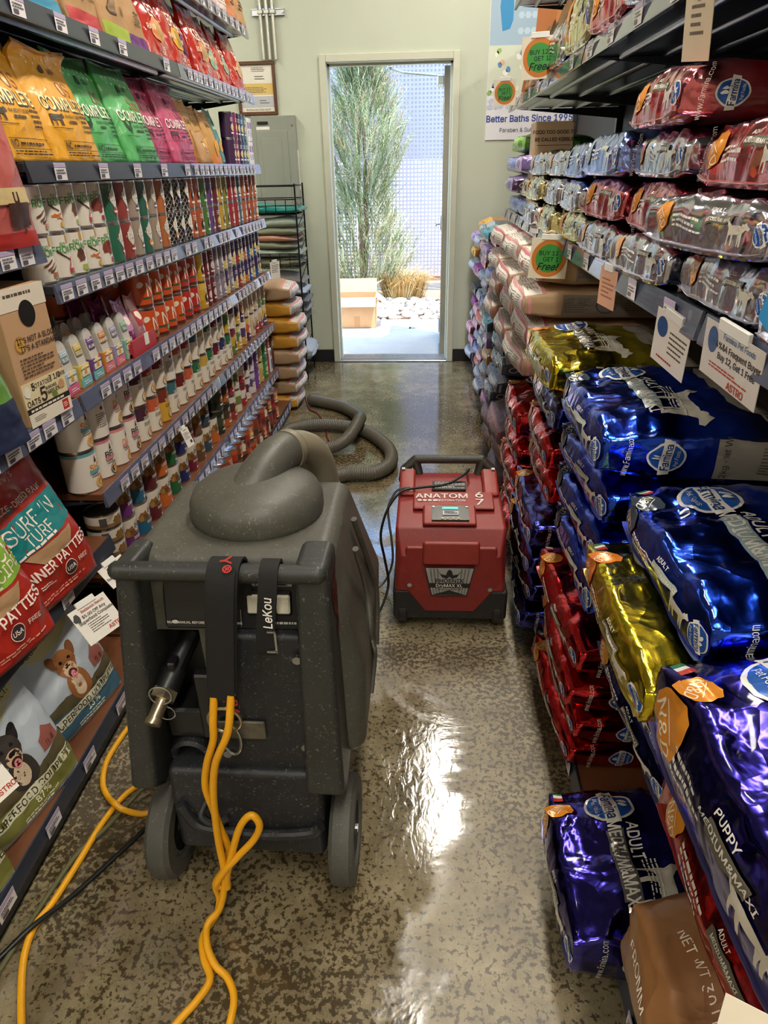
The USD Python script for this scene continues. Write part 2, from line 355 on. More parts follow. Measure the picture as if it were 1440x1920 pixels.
# door leaf, swung outwards on its right jamb
d = UsdGeom.Xform.Define(stage, numbered('/World', 'door_1')); d.AddTranslateOp().Set((DX1 - .012, WY + WT + .02, .012)); d.AddRotateZOp().Set(-1.5)
d = tag(d.GetPrim(), kind='structure')
M['doorpaint'] = pm('door_paint_tan', '#8d8473', .45, var=.03)
mesh('leaf', box(-.046, 0, 0, .90, 0, 2.14, .003), M['doorpaint'], d)
for z in (.25, 1.07, 1.88): mesh('hinge', join(box(-.05, -.046, -.012, .04, z - .055, z + .055), rod((-.05, -.012, z - .055), (-.05, -.012, z + .055), .008)), M['steel'], d)
mesh('lever_handle', join(rod((-.046, .84, 1.0), (-.1, .84, 1.0), .011), hull([(-.1, .84, 1.0), (-.1, .73, 1.0)], .011), rod((-.046, .84, 1.0), (-.052, .84, 1.0), .03)), M['steel'], d)
mesh('closer_body', box(-.1, -.046, .18, .44, 2.04, 2.10, .006), M['galv'], d)
mesh('closer_arm', join(rod((-.08, .3, 2.105), (-.36, .12, 2.115), .009), rod((-.36, .12, 2.115), (-.44, -.10, 2.12), .009)), M['galv'], d)
mesh('warning_sticker', box(-.0475, -.046, .12, .2, 1.42, 1.56), pm('sticker_red', '#a8402c', .5), d)
mesh('bottom_sweep', box(-.052, -.046, .02, .88, .0, .09), M['steel'], d)

# ceiling lamps (their light sources sit just under the diffusers)
lp = None
for x, y in LAMPS:
    n = LAMPS.index((x, y)); where = 'over the aisle' if x == .25 else 'over the aisle beyond the ' + ('cans' if x < 0 else 'foil bags')
    lb = f"white ceiling strip lamp {where}, {['hindmost', 'second', 'third', 'nearest the door wall'][n % 4]}"
    if lp is None:
        lp = thing('ceiling_lamp', lb, 'lamp', (x, y, CEIL), group='ceiling strip lamps')
        mesh('housing', box(-.15, .15, -.68, .68, -.06, 0, .008), M['white'], lp); mesh('diffuser', box(-.12, .12, -.64, .64, -.075, -.058, .006), M['lamp'], lp)
    else: dup(lp, (x, y, CEIL), label=lb)

# ---------------------------------------------------------------- outside the door
struct('pavement', box(-8, 8, WY + WT, 7.48, -.12, -.004), M['asphalt'])
struct('ground', box(-25, 25, 7.48, 40, -.16, -.05), M['soil'])
struct('kerb', box(-8, 8, 7.40, 7.49, -.1, .0, .01), M['asphalt'])
struct('roof', box(X0 - .5, X1 + .5, Y0 - .5, WY + WT + .03, CEIL + .14, CEIL + .34), M['asphalt'])
g = np.random.default_rng(3)
# river stones: a bed nobody would count
st = trimesh.creation.icosphere(1); parts = []
for k in range(1500):
    x, y = g.uniform(-2.2, 1.6), g.uniform(7.52, 8.75); r = g.uniform(.022, .055)
    v = st.vertices * [r * g.uniform(.9, 1.5), r * g.uniform(.8, 1.2), r * g.uniform(.5, .75)]; v = v * (1 + .18 * (meshkit.noise(st.vertices * 1.5 + k) - .5)[:, None])
    parts.append((move(rotm((v, st.faces), g.uniform(0, 180)), (x, y, -.045 + .6 * r + .03 * g.random())), C(['#b3a698', '#8f8176', '#c9beb0', '#a08f86', '#7d7a7a', '#bb9c88', '#d5cdc3'][g.integers(7)]) * g.uniform(.8, 1.1)))
o = colored('river_stones', parts, M['print'])
tag(o, 'bed of rounded river stones outside the doorway', 'stones', kind='stuff')
# dry ornamental grass behind the stones
def blades(n, x, y, rad, h, seed, spread=.5, w=.006):
    g = np.random.default_rng(seed); vs, fs, cs = [], [], []
    for k in range(n):
        a, q = g.uniform(0, 2 * PI), rad * math.sqrt(g.random()); b = np.array([x + q * math.cos(a), y + q * math.sin(a), -.05])
        hh = h * g.uniform(.5, 1); o = np.array([math.cos(a + g.normal() * .6), math.sin(a + g.normal() * .6), 0]) * spread * hh * g.uniform(.3, 1.2); s = np.array([-math.sin(a), math.cos(a), 0]) * w
        m = b + o * .35 + [0, 0, hh * .7]; t = b + o + [0, 0, hh * g.uniform(.55, 1)]; i = len(vs)
        vs += [b - s, b + s, m - s * .7, m + s * .7, t]; fs += [(i, i + 1, i + 3), (i, i + 3, i + 2), (i + 2, i + 3, i + 4)]
        cs += [C(['#d9b878', '#c9a566', '#e3cb98', '#b98f52'][g.integers(4)]) * g.uniform(.8, 1.1)] * 5
    return (np.array(vs), np.array(fs)), np.array(cs)
for k, (x, y, lb) in enumerate(((-.28, 9.0, 'straw-coloured clump of dry ornamental grass beside the cardboard box'), (.62, 9.0, 'straw-coloured clump of dry ornamental grass near the open door leaf'))):
    (v, f), cs = blades(1300, x, y, .26, .46, 11 + k, .8)
    tag(mesh('dry_grass_clump', (v, f), M['print'], smooth=True, cd=cs), lb, 'grass clump', kind='thing')
# junipers: upright silvery shrubs made of many feathery sprays
M['juniper'] = mat('juniper_leaf', {'a': ('attribute', {'attribute': 'Cd'}), 'd': ('principled_bsdf', {'roughness': .7}), 't': ('translucent_bsdf', {}), 'm': ('mix_closure', {'fac': .25})},
                   [('a.color', 'd.base_color'), ('a.color', 't.color'), ('d.BSDF', 'm.closure1'), ('t.BSDF', 'm.closure2')], surface='m.closure') if True else None
M['bark'] = pm('juniper_bark', '#6e5644', .9, var=.3, vscale=20)
def juniper(label, x, y, h, r, seed, lean=0):
    g = np.random.default_rng(seed); vs, fs, cs = [], [], []; t = thing('juniper_shrub', label, 'shrub', (x, y, -.05), group='junipers in front of the perforated screen')
    pal = [C(q) for q in ('#7c8a58', '#98a076', '#b5b890', '#5f6f3c', '#a8946c', '#c6c3a2')]
    trunks = [tube(spline([(0, 0, 0), (g.normal() * .05, g.normal() * .05, h * .4), (lean + g.normal() * .1, g.normal() * .1, h * .8)], 5), np.linspace(.03, .008, 11), 7) for _ in range(4)]
    mesh('stem', join(*trunks), M['bark'], t)
    for k in range(3200):
        z = h * g.uniform(.02, 1) ** .85; env = r * (1 - (z / h) ** 2.4) ** .8 * (.75 + .25 * math.sin(z * 5 + seed)) + .05
        a = g.uniform(0, 2 * PI); q = env * math.sqrt(g.uniform(.15, 1)); p = np.array([q * math.cos(a) + lean * z / h, q * math.sin(a), z])
        d = np.array([math.cos(a) * .5, math.sin(a) * .5, 1.0]) + g.normal(size=3) * .22; d /= np.linalg.norm(d); L = g.uniform(.16, .36); col = pal[g.integers(6)] * g.uniform(.75, 1.15)
        side = np.cross(d, g.normal(size=3)); side /= np.linalg.norm(side)
        for b in range(11):                       # leaflets along the spray
            u = b / 11; o = p + d * L * u; sgn = 1 if b % 2 else -1; tip = o + (d * .9 + side * sgn * .75 + g.normal(size=3) * .25) * .065 * (1.1 - u * .6); w = np.cross(d, side) * .0045
            i = len(vs); vs += [o - w, o + w, tip]; fs += [(i, i + 1, i + 2)]; cs += [col] * 3
        i = len(vs); w = side * .004; vs += [p - w, p + w, p + d * L * 1.1]; fs += [(i, i + 1, i + 2)]; cs += [col] * 3
    tag(mesh('foliage', (np.array(vs), np.array(fs)), M['juniper'], t, smooth=True, cd=np.array(cs)), kind='stuff')
juniper('tall silver-green juniper filling the left half of the doorway', -.78, 9.0, 3.3, .55, 5, .05)
juniper('tall juniper farther left, cut off by the door frame', -2.3, 9.0, 3.1, .6, 6)
# perforated screen on a rusty bottom rail, with posts
def perforated(x0, x1, y, z0, z1, pitch, hole):
    nx, nz = int((x1 - x0) / pitch), int((z1 - z0) / pitch); k = (pitch - hole) / 2; i, j = np.meshgrid(np.arange(nx), np.arange(nz), indexing='ij')
    o = np.stack([x0 + i * pitch, np.full(i.shape, y), z0 + j * pitch], -1).reshape(-1, 1, 3)
    q = np.array([(0, 0), (pitch, 0), (pitch, pitch), (0, pitch), (k, k), (pitch - k, k), (pitch - k, pitch - k), (k, pitch - k)])
    v = []
    for dy in (0., .003): v.append(o + np.stack([q[:, 0], np.full(8, dy), q[:, 1]], -1)[None])
    v = np.concatenate(v, 1); f = []
    for a, b, c_, d_ in ((0, 1, 5, 4), (1, 2, 6, 5), (2, 3, 7, 6), (3, 0, 4, 7)): f += [(a, b, c_), (a, c_, d_), (a + 8, c_ + 8, b + 8), (a + 8, d_ + 8, c_ + 8)]
    for a, b in ((4, 5), (5, 6), (6, 7), (7, 4)): f += [(a, b, b + 8), (a, b + 8, a + 8)]
    f = np.array(f)[None] + (np.arange(nx * nz) * 16)[:, None, None]
    return v.reshape(-1, 3), f.reshape(-1, 3)
sc = thing('perforated_screen', 'white perforated metal screen behind the junipers', 'screen', (0, 9.75, 0))
for k in range(3): mesh('perforated_panel', perforated(-2.12 + 1.25 * k, -.90 + 1.25 * k, 0, .14, 3.7, .0475, .026), M['perf'], sc, smooth=False)
mesh('bottom_rail', box(-2.3, 1.8, -.03, .05, .08, .14, .004), pm('rusty_brown_steel', '#8a5f4c', .6, var=.15), sc)
for x in (-2.17, -.885, .365, 1.62): mesh('post', box(x - .03, x + .03, .02, .08, -.1, 3.7, .004), M['perf'], sc)
# the yard beyond: a pale building face seen through the holes
bd = thing('neighbouring_building', 'pale stucco building beyond the perforated screen', 'building', (0, 15, -.05))
mesh('stucco_wall', box(-9, 9, 0, 6, 0, 1.55), pm('stucco_pale', '#efe6da', .9, var=.05), bd); mesh('upper_wall', box(-9, 9, 2, 6, 1.5, 7.), pm('far_wall_grey', '#6d6a70', .9, var=.05), bd); mesh('coping', box(-9.1, 9.1, -.1, 6.1, 1.55, 1.68), M['trimpaint'], bd)
# open cardboard box
cb = thing('cardboard_box', 'open empty cardboard box on the pavement outside the door', 'box', (-.71, 7.22, -.004), .03)
w, dp, hh, th = .20, .16, .31, .006
mesh('box_wall', join(box(-w, w, -dp, -dp + th, 0, hh), box(-w, w, dp - th, dp, 0, hh), box(-w, -w + th, -dp, dp, 0, hh), box(w - th, w, -dp, dp, 0, hh), box(-w, w, -dp, dp, 0, th)), M['cardboard'], cb, smooth=False)
for ang, m in ((118, box(-w, w, 0, .11, 0, th)), ):
    mesh('flap', move(rotm(m, 180 + 48, 'x'), (0, -dp, hh)), M['cardboard'], cb, smooth=False)
mesh('flap', move(rotm(box(-w, w, 0, .15, 0, th), 62, 'x'), (0, dp, hh)), M['cardboard'], cb, smooth=False)
mesh('flap', move(rotm(box(0, .12, -dp, dp, 0, th), 38, 'y'), (w, 0, hh)), M['cardboard'], cb, smooth=False)
mesh('flap', move(rotm(box(-.12, 0, -dp, dp, 0, th), 50, 'y'), (-w, 0, hh)), M['cardboard'], cb, smooth=False)
mesh('sealing_tape', box(-.03, .03, -dp - .0008, -dp, 0, .12), pm('tan_tape', '#b98a5d', .25), cb)
dm = thing('ground_grate', 'small blue-grey metal grate let into the pavement by the door leaf', 'grate', (.0, 7.22, -.004))
mesh('grate_frame', join(box(-.16, .16, -.2, -.185, 0, .012), box(-.16, .16, .185, .2, 0, .012), box(-.16, -.145, -.2, .2, 0, .012), box(.145, .16, -.2, .2, 0, .012)), M['galv'], dm)
for k in range(12): mesh('slat', box(-.145, .145, -.175 + .03 * k, -.160 + .03 * k, .001, .010), M['galv'], dm)
# ================================================================ LEFT: gondola shelving
M['tag'] = cdmat('price_tag_print', .3)
def tag_mesh(y, x, z, w=.045, h=.036, nrm=1, seed=0):
    """a small printed price ticket on a rail facing +x (nrm=1) or -x"""
    s = Print(); fr = ((x, y, z), (0, nrm, 0), (0, 0, 1))
    s.add(rect2(w, h), '#e9e4e6', fr, 2, 0); s.add(rect2(w, h * .25, 0, h * .36), '#b9a9c9', fr, 3, 0)
    s.add(bars2(w * .8, h * .3, 2, seed), '#4a4650', ((x, y, z), (0, nrm, 0), (0, 0, 1)), 3.5, 0); s.add(rect2(w * .35, h * .22, -w * .2, -h * .3), '#55505c', fr, 3.5, 0)
    return s
def gondola(name, label, side, xf, xb, base_x, bays, ztop):
    """side=+1: faces +x. bays: [(y0, y1, [(shelf height, front x, rail style, tag pitch)])]"""
    t = thing(name, label, 'shelving', (0, 0, 0)); s = side
    bx = lambda a, b: (min(a, b), max(a, b))
    y0, y1 = bays[0][0], bays[-1][1]
    mesh('back_panel', box(*bx(xb, xb - s * .03), y0, y1, .02, ztop), M['backpanel'], t)
    for y in [b[0] for b in bays] + [y1]:
        mesh('upright', box(*bx(xb, xb + s * .03), y - .018, y + .018, 0, ztop + .03, .003), M['shelf'], t)
    for a, b, shelves in bays:
        for z, x, style, pitch in shelves:
            base = z < .16; x = base_x if base else x
            sh = mesh('base_deck' if base else 'shelf', box(*bx(xb + s * .005, x), a + .003, b - .003, z - .022, z, .002), M['wood'] if z < 1.0 else M['shelf'], t)
            if base:
                mesh('kick_plate', box(*bx(x - s * .012, x - s * .03), a + .003, b - .003, 0, z - .02), M['black'], sh)
            else:   # folded steel ribs under the shelf, running along it
                W = abs(xb - x); ribs = [hull([(x - s * W * q, a + .02, z - .028), (x - s * W * q, b - .02, z - .028)], .011, 8) for q in (.16, .36, .56, .76)]
                mesh('underside', join(box(*bx(xb + s * .03, x - s * .01), a + .01, b - .01, z - .028, z - .0225), *ribs), M['shelfunder'], sh)
                for y in (a + .006, b - .006): mesh('bracket', prism([(x - s * .03, z - .03), (xb + s * .02, z - .03), (xb + s * .02, z - .085)] if s > 0 else [(x - s * .03, z - .03), (xb + s * .02, z - .085), (xb + s * .02, z - .03)], y - .003, y + .003, 'y'), M['shelf'], sh)
            zr = (z - .045, z + .004) if not base else (z - .035, z + .006)
            pr = [(x, zr[1]), (x + s * .004, zr[1]), (x + s * .012, zr[0] + .006), (x + s * .012, zr[0]), (x, zr[0])]
            mesh('price_rail', prism(pr if s > 0 else pr[::-1], a + .004, b - .004, 'y'), M[style], sh)
            if pitch:
                k, y = 0, a + pitch * .6; g = np.random.default_rng(int(z * 1000 + a * 77))
                while y < b - .03:
                    if g.random() < .9: tag_mesh(y + g.uniform(-.006, .006), x + s * .012, (zr[0] + zr[1]) / 2, max(.042, min(.062, pitch * .72)), .041, s, k).build('price_tag', M['tag'], sh)
                    y += pitch; k += 1
    return t
ZF = [.10, .325, .625, .93, 1.228, 1.515, 1.86, 2.16]
XS = -.97
far = [(.10, XS, 'rail', .11), (.325, XS, 'railclear', .085), (.625, XS, 'railclear', .085), (.93, XS, 'railclear', .085), (1.228, XS, 'railclear', .085), (1.515, XS, 'rail', .26), (1.86, XS, 'rail', .20), (2.16, XS, 'rail', .14)]
near = [(.10, XS, 'rail', .20), (.49, XS, 'rail', .20), (.93, XS, 'railclear', .09), (1.335, XS, 'railclear', .09), (1.86, XS, 'rail', .2), (2.16, XS, 'rail', .2)]
gondola('shelving_unit', 'long dark steel shelving unit filled with cans and standing pouches', 1, XS, -1.46, -.905,
        [(.52, 1.745, near), (1.755, 3.03, far), (3.03, 4.305, [(z, x, 'railclear' if z > 1.4 else st, .075 if z < 2 else .12) for z, x, st, p in far])], 2.42)

# ---------------------------------------------------------------- cans
M['tin'] = pm('tin', '#c9c7c2', .25, 1.)
M['lidtin'] = pm('can_lid', '#d5d6da', .22, 1.)
M['darklid'] = pm('dark_can_lid', '#57544f', .35, .8)
M['canlabel'] = cdmat('can_label', .28, coat_weight=.3)
def can(r, h, bands, prints=(), lid='tin', name='food_can', tab=False):
    """bands: (from, to, colour) as fractions of height; prints: (shape, colour, s, z) with s and z in can radii / heights, s towards the reader's right"""
    t = thing(name, 'x', 'can'); rb = r * .985
    mesh('tin', lathe([(0, .0015), (r * .93, .0015), (r, 0), (r, .003), (rb, .0045), (rb, h - .0045), (r, h - .003), (r, h), (r * .93, h), (r * .92, h - .004), (r * .92, h - .0045)], 24), M['tin'], t)
    lm = [lathe([(r * .925, h - .0045), (r * .85, h - .003), (r * .55, h - .0028), (r * .5, h - .0038), (0, h - .0038)], 20)]
    if tab: lm += [box(-r * .1, r * .62, -r * .22, r * .22, h - .0036, h - .0016, .0008)]
    mesh('lid', join(*lm), M['lidtin' if lid == 'tin' else 'darklid'], t)
    z0, z1 = .0055, h - .0055; parts = []
    for a, b, c_ in bands: parts.append((lathe([(rb + .0008, z0 + (z1 - z0) * a), (rb + .0008, z0 + (z1 - z0) * b)], 24), c_))
    pr = Print()
    for n, (s, c_, sx, sz) in enumerate(prints): pr.add(at2(s, sx * r, z0 + (z1 - z0) * sz), c_, ((0, 0, 0), (1, 0, 0), (0, 0, 1)), 1 + n * .12, .012)
    def G(p):
        R = rb + .0008 - p[:, 1]; th = p[:, 0] / rb
        return np.stack([R * np.cos(th), R * np.sin(th), p[:, 2]], 1)
    if pr.it:
        v, f = join(*[(a, b) for a, b, _ in pr.it]); cd = np.vstack([c_ for _, _, c_ in pr.it])
        parts_v, parts_f = join(*[m for m, _ in parts]); pc = np.vstack([np.tile(C(c_), (len(m[0]), 1)) for m, c_ in parts])
        mesh('label', join((parts_v, parts_f), (G(v), f)), M['canlabel'], t, smooth=True, cd=np.vstack([pc, cd]))
    else: colored('label', parts, M['canlabel'], t)
    return t
def food(r, cols, seed=0, n=6):
    g = np.random.default_rng(seed); return [(at2(blob2(r * g.uniform(.3, .5), seed + k, 9, .3), r * .55 * math.cos(k * 2.4) * g.uniform(.4, 1), r * .4 * math.sin(k * 2.4)), cols[k % len(cols)]) for k in range(n)]
def bowl(r, x, z, rim, cols, seed):
    out = [(ell2(r, r * .8), rim, x, z), (ell2(r * .88, r * .68), '#f0dfb8', x, z)]
    return out + [(s, c_, x, z) for s, c_ in food(r * .8, cols, seed, 7)]
ORD = ['nearest', 'second', 'third', 'fourth', 'fifth', 'sixth', 'seventh', 'eighth', 'ninth', 'tenth', 'eleventh', 'twelfth', 'thirteenth', 'fourteenth', 'fifteenth', 'sixteenth', 'seventeenth', 'eighteenth', 'nineteenth', 'twentieth',
       '21st', '22nd', '23rd', '24th', '25th', '26th', '27th', '28th', '29th', '30th', '31st', '32nd']
DESC, LIB, FIRST = {}, {}, {}
def design(key, desc, *a, **k): LIB[key] = (a, k); DESC[key] = desc
def put(key, loc, label, group, turn=0.):
    """the first one built at its place, the rest as copies of it"""
    if key not in FIRST:
        t = can(*LIB[key][0], **LIB[key][1]); FIRST[key] = t
        x = UsdGeom.Xformable(t); o = x.GetOrderedXformOps(); o[0].Set(tuple(map(float, loc))); o[1].Set((0, 0, float(turn)))
        return tag(t, label, None, group)
    return dup(FIRST[key], loc, math.radians(turn), label, group)
def row(shelf, z, x, y0, pitch, h, cols, group, n_high=2, turn=5, face=-20):
    g = np.random.default_rng(int(y0 * 100 + z * 1000))
    for i, col in enumerate(cols):
        col = col if isinstance(col, tuple) else (col,) * n_high
        for k, key in enumerate(col):
            if key is None: continue
            put(key, (x + g.uniform(-.003, .003), y0 + pitch * i, z + k * (h + .0006)), f"{DESC[key]}, {ORD[i]} from near end, {['lower', 'upper', 'third'][k]}, {shelf}", group, face + g.normal() * turn)
# -- white cans and patterned ones, third shelf from the eye-level bags down
r3, h3 = .0435, .1185
GREEN = '#4f9a52'
def whitecan(key, desc, pic, tagcol, plate=None):
    pr = [(rect2(.012, .022), '#c79a3a', .45, .91), (txt2('FRONT', .017), GREEN, .12, .66), (txt2('SO', .010), GREEN, .0, .78)] + pic + [(rect2(.026, .013), tagcol, .45, .14), (rect2(.02, .004), '#7fae58', .5, .06)]
    design(key, desc, r3, h3, [(0, 1, '#e8e0d2')], pr)
stick = lambda a, c_, x, z, w=.034: (at2(hullstrip(w, .005), 0, 0, a), c_, x, z)
def hullstrip(w, t): return poly2([(-w / 2, -t * .4), (-w * .2, -t * .8), (w / 2, -t * .2), (w / 2, t * .5), (0, t * .2), (-w / 2, t * .5)])
whitecan('w_stick', 'white can with green lettering and brown sticks', [stick(28, '#6b4535', 0, .42), stick(30, '#7d5442', .2, .34), stick(24, '#5d3c30', .35, .28)], '#b06a48')
whitecan('w_carrot', 'white can with green lettering and carrots', [stick(-32, '#4a3c28', -.1, .52), stick(8, '#d9773a', .05, .36, .04), stick(-25, '#cc6a35', .2, .30, .04), stick(35, '#d98a4a', .25, .36, .03)], '#d9a53e')
whitecan('w_berry', 'white can with green lettering and a brown berry heap', [(blob2(.016, 3, 12, .3), '#6d4636', .25, .42), (blob2(.010, 4, 10, .3), '#57372c', .2, .52)], '#a9b94c')
whitecan('w_pod', 'white can with green lettering and a dark pod', [stick(-35, '#4b3a2c', -.05, .52, .046), stick(70, '#c25560', .35, .34, .03)], '#b53e46')
whitecan('w_meat', 'white can with green lettering and red meat', [(blob2(.020, 9, 12, .35), '#8a4339', .1, .44), (blob2(.013, 8, 10, .3), '#6d2f2a', .25, .50)], '#a13a5a')
def dican(key, desc, base, fruit, plate='#d9d2c6', checker=None):
    pr = []
    if checker:
        for i in range(-4, 5):
            for k in range(9):
                if (i + k) % 2: pr.append((at2(rect2(.0125, .0125), 0, 0, 45), checker, i * .21, .06 + k * .112))
    pr += [(poly2([(-.024, 0), (0, .034), (.024, 0), (0, -.034)]), plate, .3, .62), (txt2('DI', .022), '#5a4632', .2, .64), (txt2('DI', .020), '#efe6d2', .22, .645),
           (blob2(.013, hash(key) % 97 if False else len(key), 10, .35), fruit, .35, .27), (rect2(.024, .006), '#f0e8d8', .38, .25)]
    design(key, desc, r3, h3, [(0, 1, base)], pr)
dican('d_green', 'dark green can with a pale diamond and a red fruit', '#2f6a52', '#b8413f')
dican('d_red', 'brick red can with a pale diamond', '#93403a', '#a83c38')
dican('d_tan', 'tan can with a pale diamond and purple berries', '#a39382', '#5a3f77')
dican('d_teal', 'green can with a pale diamond and an orange fruit', '#2d6450', '#e0953f')
dican('d_orange', 'rust-orange can with a pale diamond', '#b56a3c', '#c8743c')
dican('c_orange', 'black and white chequered can with an orange fruit', '#e9e4da', '#e0953f', '#e9e4da', '#1b1a1c')
dican('c_purple', 'black and white chequered can with purple berries', '#e9e4da', '#6c4a86', '#e9e4da', '#1b1a1c')
dican('c_red', 'black and white chequered can with a red fruit', '#e9e4da', '#b4473e', '#e9e4da', '#1b1a1c')
def plain(key, desc, base, spot, band=None, r=r3, h=h3, txt='#efe8da', lid='tin', tab=False, top=None):
    b = [(0, 1, base)] if not (band or top) else [(0, .34, band or base), (.34, .74, base), (.74, 1, top or base)]
    pr = [(ell2(.016, .018), spot, .3, .42), (bars2(.028, .02, 3, len(key)), txt, .25, .74), (rect2(.03, .008), txt, .25, .18), (ell2(.008), '#e6d9b8', .36, .45)]
    design(key, desc, r, h, b, pr, lid=lid, tab=tab)
for key, desc, base, spot in (('p_rust', 'rust can with a dark plum spot', '#b05a35', '#3a2430'), ('p_green', 'leaf green can with a dark spot', '#4d7a3c', '#2c3524'), ('p_violet', 'violet can with a dark spot', '#6a4680', '#33204a'), ('p_wine', 'wine-red can with a yellow spot', '#6e2f38', '#d3b14c'),
                              ('p_yellow', 'yellow can with a brown spot', '#c9a544', '#5b3d26'), ('p_olive', 'olive-green can with a dark spot', '#8a8a3a', '#39371f'), ('p_crimson', 'crimson can with a pale spot', '#a3363c', '#e4c9b0'), ('p_slate', 'slate-blue can with a pale spot', '#56707c', '#d5cfc0'),
                              ('p_terra', 'terracotta can with a cream spot', '#b86a4a', '#ead9ba'), ('p_brick', 'brick can with a dark spot', '#a5473a', '#3c1f1c')): plain(key, desc, base, spot)
cols3 = ['w_stick', ('w_pod', 'w_carrot'), 'w_berry', ('w_carrot', 'w_pod'), 'w_meat', 'd_green', 'd_red', 'd_tan', 'd_teal', 'd_tan', 'd_orange', 'c_orange', 'c_purple', 'c_red', 'p_rust', 'p_rust', 'p_green', 'p_violet', 'p_wine', 'p_yellow', 'p_olive', 'p_crimson', 'p_crimson', 'p_slate', 'p_terra', 'p_brick', 'p_rust', 'p_terra']
row('white-can shelf', 1.2285, -1.030, 1.822, .0895, h3, cols3, 'cans on the shelf with the white cans')
# -- orange N cans and dark patterned ones
def ncan(key, desc, base):
    design(key, desc, .049, .119, [(0, .10, '#5a2a1c'), (.10, 1, base)], [(txt2('N', .046, False), '#f2e6d0', .25, .56), (rect2(.06, .006), '#3e5a3a', .1, .30), (blob2(.012, 5, 9), '#f0e2c8', -.6, .72), (ell2(.012, .008), '#6b7a3a', .5, .22)], lid='dark')
ncan('n_orange', 'orange can with a big white N', '#d0552a'); ncan('n_red', 'red can with a big white N', '#b5332d')
cN = ['n_orange'] * 4 + ['n_red'] * 2
row('orange-can shelf', .931, -1.036, 2.44, .104, .119, cN, 'orange lettered cans')
for dd in (1, 2, 3):
    for i in range(-2, 6):
        for q in range(2):
            if q == 0 and dd == 1 or i >= 0 and q == 0: continue
            key = 'n_orange' if i < 3 else 'n_red'
            put(key, (-1.036 - .104 * dd, 2.44 + .104 * i, .931 + (q if i >= 0 else 1 - q) * .1196 * (0 if i < 0 and dd == 1 else 1)), f"{DESC[key]}, {['', 'second', 'third', 'fourth'][dd]} from the shelf edge, {ORD[i + 2]} row, {['lower', 'upper'][q]}", 'orange cans behind the front row')
        if i >= 0: put('n_orange' if i < 3 else 'n_red', (-1.036 - .104 * dd, 2.44 + .104 * i, .931), f"{DESC['n_orange' if i < 3 else 'n_red']}, {['', 'second', 'third', 'fourth'][dd]} from the shelf edge, {ORD[i + 2]} row, lower", 'orange cans behind the front row')
for key, desc, base, spot, band, top in (('q_gold', 'gold can with black drawings', '#d2a93c', '#2c2118', '#c7982f', '#dcb950'), ('q_maroon', 'maroon can with pale cloud print', '#6c2430', '#cfc0c0', None, None), ('q_grey', 'grey-lilac can with pale print', '#8d8391', '#d9d2d6', None, '#756a7c'), ('q_cream', 'purple can with a cream and yellow band', '#4a3a63', '#e6d28a', '#d8c474', '#3a2d55'),
                                          ('q_redband', 'purple can with a red band', '#43345e', '#d8c474', '#a8383a', '#3a2d55'), ('q_orangeband', 'purple can with an orange band', '#43345e', '#e0d0a0', '#cf7a3d', '#3a2d55'), ('q_blueband', 'deep purple can with a blue band', '#352c58', '#d8c474', '#2f5aa0', '#2d2450'), ('q_night', 'deep purple can with a thin yellow band', '#33284f', '#b7a25a', '#d0bf78', '#2b2146')):
    plain(key, desc, base, spot, band, .0385, .119, '#e4d9c8', 'dark', top=top)
row('patterned orange-can shelf', .931, -1.026, 3.072, .0800, .119, ['q_gold', 'q_maroon', 'q_maroon', 'q_grey', 'q_grey', 'q_cream', 'q_grey', 'q_cream', 'q_redband', 'q_cream', 'q_orangeband', 'q_blueband', 'q_night', 'q_blueband', 'q_night'], 'purple patterned cans')
# -- big white and picture cans
def big(key, desc, band, word, wcol, rim, fcols, base='#ebe3d6'):
    pr = [(poly2([(-.006, -.010), (.006, -.010), (.0, .012)]), '#5c2c2a', .34, .80), (txt2(word, .019), wcol, .28, .60), (rect2(.05, .011), band, .28, .49), (bars2(.04, .012, 2, 3, fill=.4), '#4a423c', .25, .39)] + bowl(.026, .55, .17, rim, fcols, len(key))
    design(key, desc, .0505, .131, [(0, .92, base), (.92, 1, band)], pr)
FC = ['#8a4a2a', '#d98a3a', '#7a8a3a', '#b5683a', '#e0b070']
big('b_blue', 'white can with orange SHI lettering and a blue band', '#6aa6ae', 'SHI', '#e59a3c', '#d9a24a', FC)
big('b_pink', 'white can with dark BEL lettering and a pink band', '#d8808a', 'BEL', '#3a3436', '#4a3430', FC)
big('b_peach', 'white can with peach DEL lettering and a pink band', '#dc8f8f', 'DEL', '#e9b06a', '#d9a24a', FC)
design('b_back', 'white can turned to show its fine-print side', .0505, .131, [(0, .92, '#e6ddd0'), (.92, 1, '#d8808a')], [(bars2(.05, .045, 7, 1, fill=.45), '#6a625c', .1, .45), (ell2(.006), '#57403c', .1, .75)])
def wcan(key, desc, top, low='#e6ddcb', base_band=None):
    pr = [(blob2(.017, 2, 12, .15), top, .3, .78), (at2(ring2(.008, .011), 0, 0), '#d98a3a', .32, .82), (bars2(.04, .012, 2, 5), '#f0e6d4', .28, .68), (bars2(.042, .014, 3, 7, fill=.4), '#5a5048', .25, .50)] + bowl(.024, .5, .2, base_band or '#8a5a34', FC, len(key))
    design(key, desc, .0505, .131, [(0, .62, low), (.62, 1, top)], pr)
wcan('k_plum', 'can with a plum top and stew', '#4a2f3c'); wcan('k_red', 'can with a red top and stew', '#a5423a'); wcan('k_maroon', 'can with a maroon top and stew', '#6d2a28'); wcan('k_coral', 'can with a coral top and stew', '#c8603f')
